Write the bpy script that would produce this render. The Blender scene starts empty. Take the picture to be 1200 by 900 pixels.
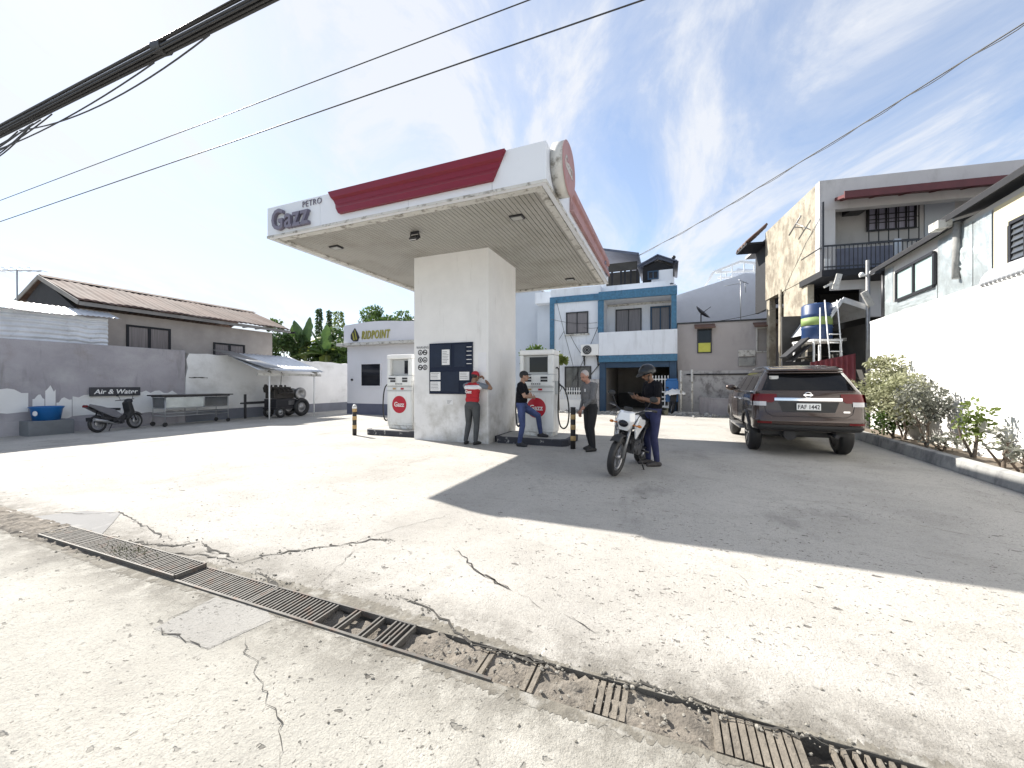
import bpy, bmesh, math, random
import numpy as np
from mathutils import Vector, Matrix, Euler
random.seed(7); rng = np.random.default_rng(11)
PI = math.pi; R = math.radians
SC = bpy.context.scene; COL = SC.collection

# ---------------------------------------------------------------- camera
CZ = 1.40; F = 455.0
cd = bpy.data.cameras.new('camera'); cam = bpy.data.objects.new('camera', cd); COL.objects.link(cam)
cam.location = (0, 0, CZ); cam.rotation_euler = (R(90), 0, 0)
cd.sensor_width = 36.0; cd.lens = F/1200*36.0; cd.clip_start = 0.05; cd.clip_end = 1500
SC.camera = cam

# ---------------------------------------------------------------- sun, sky, exposure
SUN_DIR = Vector((-0.76, 0.65, 0)).normalized()      # towards the sun, on the ground plane
SUN_EL = 39.0
sd = bpy.data.lights.new('sun', 'SUN'); sun = bpy.data.objects.new('sun', sd); COL.objects.link(sun)
sd.energy = 5.0; sd.angle = R(0.5); sd.color = (1.0, 0.95, 0.87)
tow = Vector((SUN_DIR.x*math.cos(R(SUN_EL)), SUN_DIR.y*math.cos(R(SUN_EL)), math.sin(R(SUN_EL))))
sun.rotation_euler = tow.to_track_quat('Z', 'Y').to_euler()
sun.location = tow*60

W = bpy.data.worlds.new('World'); SC.world = W; W.use_nodes = True
nt = W.node_tree; nt.nodes.clear()
def N(tree, kind, **kw):
    n = tree.nodes.new(kind)
    for k, v in kw.items(): setattr(n, k, v)
    return n
def setramp(n, pts):
    e = n.color_ramp.elements
    while len(e) > 1: e.remove(e[-1])
    e[0].position = pts[0][0]; c = pts[0][1]; e[0].color = c if len(c) == 4 else (*c, 1)
    for p, c in pts[1:]:
        q = e.new(p); q.color = c if len(c) == 4 else (*c, 1)
out = N(nt, 'ShaderNodeOutputWorld'); bg = N(nt, 'ShaderNodeBackground')
sky = N(nt, 'ShaderNodeTexSky', sky_type='NISHITA', sun_disc=False)
sky.sun_elevation = R(SUN_EL); sky.sun_rotation = math.atan2(tow.x, tow.y)
sky.air_density = 1.0; sky.dust_density = 0.2; sky.ozone_density = 2.5; sky.altitude = 0
bg.inputs['Strength'].default_value = 0.105
tc = N(nt, 'ShaderNodeTexCoord')
sep = N(nt, 'ShaderNodeSeparateXYZ'); nt.links.new(tc.outputs['Generated'], sep.inputs[0])
zz = N(nt, 'ShaderNodeMath', operation='MAXIMUM'); nt.links.new(sep.outputs['Z'], zz.inputs[0]); zz.inputs[1].default_value = 0.0
za = N(nt, 'ShaderNodeMath', operation='ADD'); nt.links.new(zz.outputs[0], za.inputs[0]); za.inputs[1].default_value = 0.22
dv = N(nt, 'ShaderNodeVectorMath', operation='DIVIDE'); cb = N(nt, 'ShaderNodeCombineXYZ')
for i in range(3): nt.links.new(za.outputs[0], cb.inputs[i])
nt.links.new(tc.outputs['Generated'], dv.inputs[0]); nt.links.new(cb.outputs[0], dv.inputs[1])
mp = N(nt, 'ShaderNodeMapping'); nt.links.new(dv.outputs[0], mp.inputs[0])
mp.inputs['Rotation'].default_value = (0, 0, R(35)); mp.inputs['Scale'].default_value = (1.1, 0.5, 1); mp.inputs['Location'].default_value = (2.3, 0.7, 0)
n1 = N(nt, 'ShaderNodeTexNoise'); n1.inputs['Scale'].default_value = 1.9; n1.inputs['Detail'].default_value = 9; n1.inputs['Roughness'].default_value = 0.64; n1.inputs['Distortion'].default_value = 0.6
nt.links.new(mp.outputs[0], n1.inputs['Vector'])
cr = N(nt, 'ShaderNodeValToRGB'); setramp(cr, [(0.40, (0.26, 0.26, 0.26)), (0.50, (.46, .46, .46)), (0.62, (1, 1, 1))])
nt.links.new(n1.outputs['Fac'], cr.inputs[0])
# thicker cloud on the sun's side of the sky
dt = N(nt, 'ShaderNodeVectorMath', operation='DOT_PRODUCT'); nt.links.new(tc.outputs['Generated'], dt.inputs[0]); dt.inputs[1].default_value = tuple(tow)
mr = N(nt, 'ShaderNodeMapRange'); mr.inputs['From Min'].default_value = 0.62; mr.inputs['From Max'].default_value = 1.0
mr.inputs['To Min'].default_value = 0.0; mr.inputs['To Max'].default_value = 0.42; nt.links.new(dt.outputs['Value'], mr.inputs['Value'])
ad = N(nt, 'ShaderNodeMath', operation='ADD', use_clamp=True); nt.links.new(cr.outputs[0], ad.inputs[0]); nt.links.new(mr.outputs[0], ad.inputs[1])
sc_ = N(nt, 'ShaderNodeMath', operation='MULTIPLY'); nt.links.new(ad.outputs[0], sc_.inputs[0]); sc_.inputs[1].default_value = 0.9
mx = N(nt, 'ShaderNodeMix', data_type='RGBA'); nt.links.new(sc_.outputs[0], mx.inputs['Factor'])
nt.links.new(sky.outputs[0], mx.inputs['A']); mx.inputs['B'].default_value = (4.0, 4.1, 4.3, 1)
nt.links.new(mx.outputs['Result'], bg.inputs['Color']); nt.links.new(bg.outputs[0], out.inputs['Surface'])

vs = SC.view_settings; vs.view_transform = 'Standard'; vs.look = 'None'; vs.exposure = 1.15; vs.gamma = 1.0; vs.use_curve_mapping = False
SC.render.engine = 'CYCLES'; SC.cycles.use_denoising = True; SC.cycles.max_bounces = 7; SC.cycles.diffuse_bounces = 4
SC.cycles.sample_clamp_indirect = 6.0

# ---------------------------------------------------------------- frames: the station's grid is turned 22 degrees from the camera
class Frame:
    def __init__(s, ox, oy, rz):
        s.o = (ox, oy); s.rz = rz; s.U = (math.cos(rz), math.sin(rz)); s.V = (-math.sin(rz), math.cos(rz))
    def pt(s, a, b, z=0.0): return (s.o[0]+a*s.U[0]+b*s.V[0], s.o[1]+a*s.U[1]+b*s.V[1], z)
    def A(s, px, b):          # local x where the sight line of a picture column meets the plane y = b
        r = (px-600)/F; return (r*(s.o[1]+b*s.V[1])-s.o[0]-b*s.V[0])/(s.U[0]-r*s.U[1])
    def B(s, px, a):
        r = (px-600)/F; return (r*(s.o[1]+a*s.U[1])-s.o[0]-a*s.U[0])/(s.V[0]-r*s.V[1])
    def D(s, a, b): return s.o[1]+a*s.U[1]+b*s.V[1]
    def Z(s, py, a, b): return CZ+(450-py)/F*s.D(a, b)
    def g(s, px, py):         # ground point under a picture point
        d = CZ*F/(py-450); x = (px-600)/F*d-s.o[0]; y = d-s.o[1]
        return (x*s.U[0]+y*s.U[1], x*s.V[0]+y*s.V[1])
S = Frame(0.53, 6.05, R(-22.0))
SHED_EL = 0

# ---------------------------------------------------------------- object helpers
def link(o, parent=None):
    COL.objects.link(o)
    if parent is not None: o.parent = parent
    return o
def tag(o, label=None, cat=None, group=None, kind=None):
    if label: o['label'] = label
    if cat: o['category'] = cat
    if group: o['group'] = group
    if kind: o['kind'] = kind
    return o
def thing(name, label, cat, loc=(0, 0, 0), rz=0.0, group=None):
    o = bpy.data.objects.new(name, None); link(o); o.empty_display_size = 0.1
    o.location = loc; o.rotation_euler = (0, 0, rz); return tag(o, label, cat, group)
def copy_tree(o, parent=None):
    c = o.copy(); COL.objects.link(c); c.parent = parent
    for ch in o.children: copy_tree(ch, c)
    return c

class MB:
    def __init__(s, o=(0, 0, 0)): s.v = []; s.f = []; s.m = []; s.s = []; s.o = Vector(o)
    def add(s, vs, fs, mi=0, sm=False):
        n = len(s.v); o = s.o
        s.v += [(p[0]-o[0], p[1]-o[1], p[2]-o[2]) for p in vs]
        for f in fs: s.f.append([i+n for i in f]); s.m.append(mi); s.s.append(sm)
        return s
    def bx(s, x0, x1, y0, y1, z0, z1, mi=0):
        return s.add([(x0,y0,z0),(x1,y0,z0),(x1,y1,z0),(x0,y1,z0),(x0,y0,z1),(x1,y0,z1),(x1,y1,z1),(x0,y1,z1)],
                     [(3,2,1,0),(4,5,6,7),(0,1,5,4),(1,2,6,5),(2,3,7,6),(3,0,4,7)], mi)
    def obox(s, c, d, rot=(0, 0, 0), mi=0):
        M = Euler(rot).to_matrix(); c = Vector(c); h = Vector(d)/2
        pts = [c+M@Vector((sx*h.x, sy*h.y, sz*h.z)) for sz in (-1, 1) for sx, sy in ((-1,-1),(1,-1),(1,1),(-1,1))]
        return s.add(pts, [(3,2,1,0),(4,5,6,7),(0,1,5,4),(1,2,6,5),(2,3,7,6),(3,0,4,7)], mi)
    def bar(s, p0, p1, w, h, mi=0):
        p0 = Vector(p0); p1 = Vector(p1); d = p1-p0; q = d.to_track_quat('Y', 'Z').to_euler()
        return s.obox((p0+p1)/2, (w, d.length, h), q, mi)
    def tube(s, pts, r, n=8, mi=0, caps=True, sm=True):
        P = [Vector(p) for p in pts]; rr = r if hasattr(r, '__len__') else [r]*len(P)
        t0 = (P[1]-P[0]).normalized(); up = Vector((0, 0, 1)) if abs(t0.z) < 0.9 else Vector((1, 0, 0))
        nx = t0.cross(up).normalized(); V = []; Fc = []
        for i, p in enumerate(P):
            t = (P[min(i+1, len(P)-1)]-P[max(i-1, 0)]).normalized()
            nx = (nx-t*nx.dot(t)).normalized(); ny = t.cross(nx)
            for k in range(n):
                a = 2*PI*k/n; V.append(p+nx*math.cos(a)*rr[i]+ny*math.sin(a)*rr[i])
        for i in range(len(P)-1):
            for k in range(n): Fc.append((i*n+k, i*n+(k+1) % n, (i+1)*n+(k+1) % n, (i+1)*n+k))
        s.add(V, Fc, mi, sm)
        if caps: s.add(V[:n], [tuple(range(n))[::-1]], mi); s.add(V[-n:], [tuple(range(n))], mi)
        return s
    def cyl(s, p0, p1, r0, r1=None, n=16, mi=0, caps=True): return s.tube([p0, p1], [r0, r0 if r1 is None else r1], n, mi, caps)
    def ring(s, c, axis, r, t, n=24, k=8, mi=0, sq=1.0):      # torus, sq stretches the tube along the axis
        c = Vector(c); ax = Vector(axis).normalized(); u = ax.orthogonal().normalized(); w = ax.cross(u); V = []; Fc = []
        for i in range(n):
            a = 2*PI*i/n; e = u*math.cos(a)+w*math.sin(a)
            for j in range(k):
                b = 2*PI*j/k; V.append(c+e*(r+t*math.cos(b))+ax*t*sq*math.sin(b))
        for i in range(n):
            for j in range(k): Fc.append((i*k+j, ((i+1) % n)*k+j, ((i+1) % n)*k+(j+1) % k, i*k+(j+1) % k))
        return s.add(V, Fc, mi, True)
    def lathe(s, c, axis, prof, n=24, mi=0, sm=True):         # prof: (radius, height along the axis)
        c = Vector(c); ax = Vector(axis).normalized(); u = ax.orthogonal().normalized(); w = ax.cross(u); V = []; Fc = []; m = len(prof)
        for i in range(n):
            a = 2*PI*i/n; e = u*math.cos(a)+w*math.sin(a)
            for r, h in prof: V.append(c+e*r+ax*h)
        for i in range(n):
            for j in range(m-1): Fc.append((i*m+j, ((i+1) % n)*m+j, ((i+1) % n)*m+j+1, i*m+j+1))
        return s.add(V, Fc, mi, sm)
    def prism(s, poly, d0, d1, ax='y', mi=0):                 # poly in the two other axes
        def P(p, d): return {'y': (p[0], d, p[1]), 'x': (d, p[0], p[1]), 'z': (p[0], p[1], d)}[ax]
        n = len(poly); V = [P(p, d0) for p in poly]+[P(p, d1) for p in poly]
        Fc = [tuple(range(n)), tuple(range(2*n-1, n-1, -1))]+[(i, n+i, n+(i+1) % n, (i+1) % n) for i in range(n)]
        return s.add(V, Fc, mi)
    def ball(s, c, r, n=14, m=9, mi=0, rot=None):
        r = r if hasattr(r, '__len__') else (r, r, r); c = Vector(c); V = []; Fc = []; M = Euler(rot).to_matrix() if rot else Matrix.Identity(3)
        for j in range(m+1):
            t = PI*j/m
            for i in range(n):
                a = 2*PI*i/n; V.append(c+M@Vector((r[0]*math.sin(t)*math.cos(a), r[1]*math.sin(t)*math.sin(a), r[2]*math.cos(t))))
        for j in range(m):
            for i in range(n): Fc.append((j*n+i, (j+1)*n+i, (j+1)*n+(i+1) % n, j*n+(i+1) % n))
        return s.add(V, Fc, mi, True)
    def grid(s, fn, nu, nv, mi=0, sm=True, wrap=False):
        V = [fn(i/nu, j/nv) for i in range(nu+1) for j in range(nv+1)]; k = nv+1
        return s.add(V, [(i*k+j, (i+1)*k+j, (i+1)*k+j+1, i*k+j+1) for i in range(nu) for j in range(nv)], mi, sm)
    def build(s, name, mats, parent=None, bevel=0.0, seg=2, loc=None, rz=None, fix=True):
        me = bpy.data.meshes.new(name); me.from_pydata([tuple(v) for v in s.v], [], s.f)
        mats = mats if isinstance(mats, (list, tuple)) else [mats]
        for m in mats: me.materials.append(m)
        me.polygons.foreach_set('material_index', s.m); me.polygons.foreach_set('use_smooth', s.s)
        if fix:
            bm = bmesh.new(); bm.from_mesh(me); bmesh.ops.remove_doubles(bm, verts=bm.verts, dist=1e-5)
            bmesh.ops.recalc_face_normals(bm, faces=bm.faces); bm.to_mesh(me); bm.free()
        me.update(); o = bpy.data.objects.new(name, me); link(o, parent)
        if bevel:
            b = o.modifiers.new('bevel', 'BEVEL'); b.width = bevel; b.segments = seg; b.limit_method = 'ANGLE'; b.angle_limit = R(35)
        if loc: o.location = loc
        if rz is not None: o.rotation_euler = (0, 0, rz)
        return o
def text(name, body, size, ext, mat_, parent, loc, rot, bold=0.0, align='LEFT', shear=0.0, xs=1.0, space=1.0):
    cu = bpy.data.curves.new(name, 'FONT'); cu.body = body; cu.size = size; cu.extrude = ext; cu.offset = bold; cu.align_x = align
    cu.shear = shear; cu.space_character = space; cu.resolution_u = 3
    o = bpy.data.objects.new(name, cu); COL.objects.link(o); bpy.context.view_layer.update()
    me = bpy.data.meshes.new_from_object(o.evaluated_get(bpy.context.evaluated_depsgraph_get())); bpy.data.objects.remove(o)
    me.materials.clear(); me.materials.append(mat_); me.name = name
    o = bpy.data.objects.new(name, me); link(o, parent); o.location = loc; o.rotation_euler = rot; o.scale = (xs, 1, 1); return o
def baked(o):                                                # freeze an object's modifiers into its mesh
    bpy.context.view_layer.update()
    me = bpy.data.meshes.new_from_object(o.evaluated_get(bpy.context.evaluated_depsgraph_get()))
    o.modifiers.clear(); o.data = me; return o
FRONT = (R(90), 0, 0); SIDE = (R(90), 0, R(90))

# ---------------------------------------------------------------- materials
def srgb(h):
    h = h.lstrip('#'); c = [int(h[i:i+2], 16)/255 for i in (0, 2, 4)]
    return tuple(x/12.92 if x <= 0.04045 else ((x+0.055)/1.055)**2.4 for x in c)
def mat(name, col, rough=0.7, metal=0.0, var=0.12, vsc=3.0, bump=0.0, bsc=40.0, stains=(), spec=0.5, coat=0.0, stretch=(1, 1, 1), wave=None, emit=None, trans=0.0):
    m = bpy.data.materials.new(name); m.use_nodes = True; t = m.node_tree; p = t.nodes['Principled BSDF']
    p.inputs['Roughness'].default_value = rough; p.inputs['Metallic'].default_value = metal
    p.inputs['Specular IOR Level'].default_value = spec; p.inputs['Coat Weight'].default_value = coat; p.inputs['Coat Roughness'].default_value = 0.05
    p.inputs['Transmission Weight'].default_value = trans
    c = tuple(col); L = t.links.new; tcn = N(t, 'ShaderNodeTexCoord')
    def noise(scale, sv, det=5, rgh=0.6):
        mpn = N(t, 'ShaderNodeMapping'); mpn.inputs['Scale'].default_value = sv; L(tcn.outputs['Object'], mpn.inputs[0])
        mpn.inputs['Location'].default_value = (random.uniform(-9, 9), random.uniform(-9, 9), random.uniform(-9, 9))
        n = N(t, 'ShaderNodeTexNoise'); n.inputs['Scale'].default_value = scale; n.inputs['Detail'].default_value = det; n.inputs['Roughness'].default_value = rgh
        L(mpn.outputs[0], n.inputs['Vector']); return n.outputs['Fac']
    cur = None
    if var > 0:
        r = N(t, 'ShaderNodeValToRGB'); setramp(r, [(0.28, tuple(x*(1-var) for x in c)), (0.72, tuple(min(1, x*(1+var)) for x in c))])
        L(noise(vsc, stretch), r.inputs[0]); cur = r.outputs[0]
    for st in stains:      # (colour, scale, stretch, low, high, amount [, z at full, z at none])
        r = N(t, 'ShaderNodeMapRange'); r.inputs['From Min'].default_value = st[3]; r.inputs['From Max'].default_value = st[4]
        L(noise(st[1], st[2], 7, 0.65), r.inputs['Value']); fac = r.outputs[0]
        if len(st) > 6:    # limited to a band of height, with the noise breaking its edge
            sp = N(t, 'ShaderNodeSeparateXYZ'); L(tcn.outputs['Object'], sp.inputs[0])
            zr = N(t, 'ShaderNodeMapRange'); zr.inputs['From Min'].default_value = st[7]; zr.inputs['From Max'].default_value = st[6]; L(sp.outputs['Z'], zr.inputs['Value'])
            mm = N(t, 'ShaderNodeMath', operation='MULTIPLY'); L(fac, mm.inputs[0]); L(zr.outputs[0], mm.inputs[1]); fac = mm.outputs[0]
        am = N(t, 'ShaderNodeMath', operation='MULTIPLY'); L(fac, am.inputs[0]); am.inputs[1].default_value = st[5]
        x = N(t, 'ShaderNodeMix', data_type='RGBA'); L(am.outputs[0], x.inputs['Factor'])
        if cur is None: x.inputs['A'].default_value = (*c, 1)
        else: L(cur, x.inputs['A'])
        x.inputs['B'].default_value = (*st[0], 1); cur = x.outputs['Result']
    if cur is None: p.inputs['Base Color'].default_value = (*c, 1)
    else: L(cur, p.inputs['Base Color'])
    if bump > 0:
        b = N(t, 'ShaderNodeBump'); b.inputs['Strength'].default_value = bump; b.inputs['Distance'].default_value = 0.02
        L(noise(bsc, stretch, 6), b.inputs['Height']); L(b.outputs[0], p.inputs['Normal'])
    if emit: p.inputs['Emission Color'].default_value = (*emit[0], 1); p.inputs['Emission Strength'].default_value = emit[1]
    return m
def leafmat(name, c0, c1, rough=0.5, tl=0.35):
    m = bpy.data.materials.new(name); m.use_nodes = True; t = m.node_tree; p = t.nodes['Principled BSDF']; L = t.links.new
    tcn = N(t, 'ShaderNodeTexCoord'); n = N(t, 'ShaderNodeTexNoise'); n.inputs['Scale'].default_value = 2.2; n.inputs['Detail'].default_value = 8
    L(tcn.outputs['Object'], n.inputs['Vector']); r = N(t, 'ShaderNodeValToRGB'); setramp(r, [(0.3, c0), (0.7, c1)]); L(n.outputs['Fac'], r.inputs[0])
    L(r.outputs[0], p.inputs['Base Color']); p.inputs['Roughness'].default_value = rough
    tr = N(t, 'ShaderNodeBsdfTranslucent'); L(r.outputs[0], tr.inputs[0]); mxs = N(t, 'ShaderNodeMixShader'); mxs.inputs[0].default_value = tl
    L(p.outputs[0], mxs.inputs[1]); L(tr.outputs[0], mxs.inputs[2]); L(mxs.outputs[0], t.nodes['Material Output'].inputs['Surface']); return m

GREYDIRT = (0.20, 0.19, 0.165); ST = (1, 1, 0.35); UNI = (1, 1, 1)
m_white = mat('white_plaster', (0.74, 0.735, 0.73), 0.75, var=0.05, vsc=2.0, bump=0.12, bsc=30,
    stains=[((0.31, 0.295, 0.25), 1.6, (1, 1, 0.9), 0.42, 0.66, 0.85, 0.5, 1.7), (GREYDIRT, 4.0, (2, 2, 0.25), 0.60, 0.80, 0.35), ((0.25, 0.24, 0.22), 16, UNI, 0.72, 0.82, 0.5)])
m_wallwhite = mat('whitewashed_wall', (0.70, 0.70, 0.69), 0.85, var=0.06, vsc=1.5, bump=0.25, bsc=14,
    stains=[((0.40, 0.39, 0.36), 0.9, (1, 1, 1.2), 0.50, 0.72, 0.6), ((0.22, 0.22, 0.22), 7, (1, 1, 1), 0.68, 0.78, 0.6)])
m_wallgrey = mat('bare_cement_wall', (0.325, 0.31, 0.33), 0.9, var=0.18, vsc=1.1, bump=0.5, bsc=22,
    stains=[((0.50, 0.49, 0.49), 0.8, (1, 1, 1.4), 0.5, 0.75, 0.5), ((0.20, 0.17, 0.13), 0.7, UNI, 0.56, 0.72, 0.6), ((0.16, 0.155, 0.155), 2.6, (1.3, 1.3, .22), 0.54, 0.70, 0.55)])
m_rightwall = mat('bright_white_wall', (0.78, 0.775, 0.76), 0.85, var=0.03, vsc=1.0, bump=0.3, bsc=10, stains=[((0.45, 0.43, 0.38), 5, UNI, 0.68, 0.78, 0.6), ((0.50, 0.48, 0.43), 3, (1.5, 1.5, 0.18), 0.55, 0.75, 0.45), ((0.40, 0.37, 0.31), 3, UNI, 0.4, 0.65, 0.7, 0.2, 0.8)])
m_fascia = mat('white_fascia_panel', (0.66, 0.68, 0.72), 0.45, var=0.03, vsc=1, stains=[((0.30, 0.29, 0.27), 5, (1, 1, 0.3), 0.62, 0.8, 0.35)])
m_trim = mat('dirty_white_trim', (0.52, 0.51, 0.48), 0.6, var=0.1, vsc=6, stains=[((0.17, 0.155, 0.13), 6, UNI, 0.52, 0.62, 0.85)])
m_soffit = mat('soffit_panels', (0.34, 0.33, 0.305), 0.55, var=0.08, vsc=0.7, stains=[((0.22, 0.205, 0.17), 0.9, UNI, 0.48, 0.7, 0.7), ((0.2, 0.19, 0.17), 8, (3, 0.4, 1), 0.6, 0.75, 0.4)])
m_red = mat('red_fascia_panel', (0.17, 0.006, 0.020), 0.4, var=0.08, vsc=2, spec=0.4)
m_redfade = mat('faded_red_panel', (0.33, 0.17, 0.165), 0.6, var=0.10, vsc=2, stains=[((0.42, 0.28, 0.27), 3, (1, 1, 0.3), 0.5, 0.7, 0.6)])
m_letters = mat('purple_grey_letters', (0.15, 0.135, 0.18), 0.45, var=0.1)
m_whitepaint = mat('white_paint', (0.75, 0.75, 0.74), 0.4, var=0.03)
m_pump = mat('pump_white_enamel', (0.70, 0.71, 0.70), 0.3, var=0.04, vsc=3, stains=[((0.40, 0.385, 0.34), 4, (1.5, 1.5, .3), 0.52, 0.75, 0.5), ((0.28, 0.25, 0.20), 6, UNI, 0.45, 0.65, 0.7, 0.05, 0.35)])
m_pumpgrey = mat('pump_grey_panel', (0.42, 0.43, 0.43), 0.4, var=0.05)
m_black = mat('black_rubber', (0.015, 0.015, 0.016), 0.55, var=0.1)
m_dark = mat('dark_metal', (0.03, 0.03, 0.034), 0.4, metal=0.3, var=0.15, vsc=8)
m_chrome = mat('chrome', (0.75, 0.75, 0.77), 0.12, metal=1.0, var=0.0)
m_steel = mat('worn_steel', (0.33, 0.33, 0.33), 0.4, metal=0.8, var=0.2, vsc=10)
m_glass = mat('dark_glass', (0.008, 0.009, 0.014), 0.08, var=0.0, spec=0.35)
m_glassgrey = mat('grey_window_glass', (0.07, 0.075, 0.08), 0.1, var=0.4, vsc=2, spec=0.6)
m_curtain = mat('curtained_glass', (0.16, 0.145, 0.15), 0.25, var=0.35, vsc=3, stretch=(9, 9, 0.2))
m_navy = mat('navy_board', (0.008, 0.014, 0.034), 0.55, var=0.1, spec=.25)
m_paper = mat('paper', (0.72, 0.72, 0.72), 0.7, var=0.03)
m_ink = mat('ink', (0.03, 0.03, 0.035), 0.7, var=0)
m_kerbdark = mat('dark_painted_kerb', (0.035, 0.036, 0.045), 0.7, var=0.2, vsc=4, bump=0.15, bsc=25, stains=[((0.45, 0.44, 0.42), 7, UNI, 0.60, 0.68, 0.9)])
m_islandtop = mat('island_concrete', (0.38, 0.37, 0.35), 0.85, var=0.15, vsc=3, bump=0.2)
m_kerb = mat('kerb_concrete', (0.30, 0.30, 0.29), 0.9, var=0.18, vsc=3, bump=0.3, bsc=20, stains=[((0.10, 0.10, 0.11), 2.5, (1, 1, 0.6), 0.5, 0.66, 0.75)])
m_soil = mat('planter_soil', (0.13, 0.105, 0.08), 0.95, var=0.3, vsc=12, bump=0.5, bsc=25)
m_yellow = mat('faded_yellow_band', (0.42, 0.28, 0.12), 0.6, var=0.2, vsc=14)
m_blackpaint = mat('black_band', (0.025, 0.022, 0.022), 0.6, var=0.2, vsc=14)
m_rust = mat('rusted_corrugated_iron', (0.092, 0.052, 0.040), 0.9, metal=0.0, var=0.4, vsc=1.3, stretch=(1, 1, 1),
    stains=[((0.155, 0.122, 0.108), 1.4, UNI, 0.45, 0.65, 0.7), ((0.06, 0.036, 0.028), 3.5, (1, 3, 1), 0.55, 0.7, 0.6)])
m_zinc = mat('galvanised_sheet', (0.60, 0.62, 0.65), 0.4, metal=0.35, var=0.15, vsc=3, stains=[((0.28, 0.27, 0.27), 5, UNI, 0.58, 0.72, 0.5)])
m_foil = mat('crumpled_foil_sheet', (0.52, 0.57, 0.58), 0.36, metal=0.6, var=0.22, vsc=2.0, bump=1.0, bsc=3.2)
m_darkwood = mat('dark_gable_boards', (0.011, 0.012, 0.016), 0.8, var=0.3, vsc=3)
m_housewall = mat('grey_house_render', (0.33, 0.30, 0.28), 0.9, var=0.15, vsc=1.5, bump=0.2, bsc=15)
m_blue = mat('blue_mosaic_tile', (0.038, 0.135, 0.235), 0.35, var=0.30, vsc=9, bump=0.2, bsc=30)
m_deepblue = mat('deep_blue_paint', (0.012, 0.045, 0.095), 0.45, var=0.15)
m_housewhite = mat('pale_blue_white_render', (0.68, 0.71, 0.76), 0.7, var=0.04, vsc=1.5, stains=[((0.36, 0.37, 0.39), 2.2, (1.5, 1.5, 0.22), 0.52, 0.75, 0.5)])
m_bluegrey = mat('blue_grey_render', (0.46, 0.50, 0.56), 0.75, var=0.05, vsc=1)
m_mauve = mat('grey_mauve_render', (0.38, 0.355, 0.355), 0.8, var=0.07, vsc=0.8, stains=[((0.25, 0.235, 0.23), 2, ST, 0.55, 0.75, 0.5)])
m_dirtywhite = mat('peeling_white_wall', (0.45, 0.44, 0.44), 0.85, var=0.1, vsc=2, bump=0.3, bsc=12, stains=[((0.15, 0.14, 0.14), 2.2, (1, 1, 0.8), 0.48, 0.62, 0.85)])
m_beige = mat('weathered_beige_render', (0.345, 0.31, 0.245), 0.9, var=0.25, vsc=2.2, bump=0.8, bsc=7,
    stains=[((0.17, 0.14, 0.105), 1.6, (1, 1.5, 1), 0.46, 0.62, 0.8), ((0.085, 0.075, 0.06), 5, (1, 1, 0.6), 0.56, 0.70, 0.8), ((0.46, 0.42, 0.34), 2.5, UNI, 0.6, 0.7, 0.5)])
m_upper = mat('pale_grey_render', (0.50, 0.49, 0.49), 0.85, var=0.07, vsc=1.2, stains=[((0.30, 0.29, 0.285), 1.6, ST, 0.52, 0.72, 0.6)])
m_maroon = mat('maroon_eave', (0.10, 0.022, 0.025), 0.6, var=0.2, vsc=4)
m_maroonfence = mat('maroon_iron_sheet', (0.16, 0.03, 0.035), 0.55, var=0.2, vsc=4)
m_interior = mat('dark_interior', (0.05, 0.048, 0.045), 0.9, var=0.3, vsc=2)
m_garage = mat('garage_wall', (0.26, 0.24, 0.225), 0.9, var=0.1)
m_cream = mat('cream_paint', (0.62, 0.55, 0.36), 0.7, var=0.05)
m_bluedrum = mat('blue_plastic', (0.010, 0.036, 0.115), 0.45, var=0.1)
m_basin = mat('bright_blue_plastic', (0.008, 0.11, 0.33), 0.3, var=0.08)
m_green = mat('green_plastic', (0.20, 0.28, 0.09), 0.6, var=0.1)
m_cable = mat('black_cable', (0.02, 0.02, 0.022), 0.5, var=0.15)
m_antenna = mat('aluminium_tube', (0.4, 0.41, 0.42), 0.4, metal=0.6, var=0.05)
m_trunk = mat('tree_bark', (0.14, 0.11, 0.085), 0.95, var=0.25, vsc=6, bump=0.5)
m_leafdark = leafmat('dark_leaves', (0.025, 0.06, 0.015), (0.08, 0.135, 0.035))
m_leafmid = leafmat('mid_green_leaves', (0.04, 0.085, 0.015), (0.12, 0.19, 0.04))
m_leaflime = leafmat('lime_leaves', (0.085, 0.125, 0.022), (0.22, 0.27, 0.065))
m_leafpale = leafmat('pale_olive_leaves', (0.20, 0.215, 0.10), (0.46, 0.46, 0.31))
m_leafgrey = leafmat('grey_olive_leaves', (0.14, 0.145, 0.12), (0.24, 0.245, 0.2))
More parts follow.
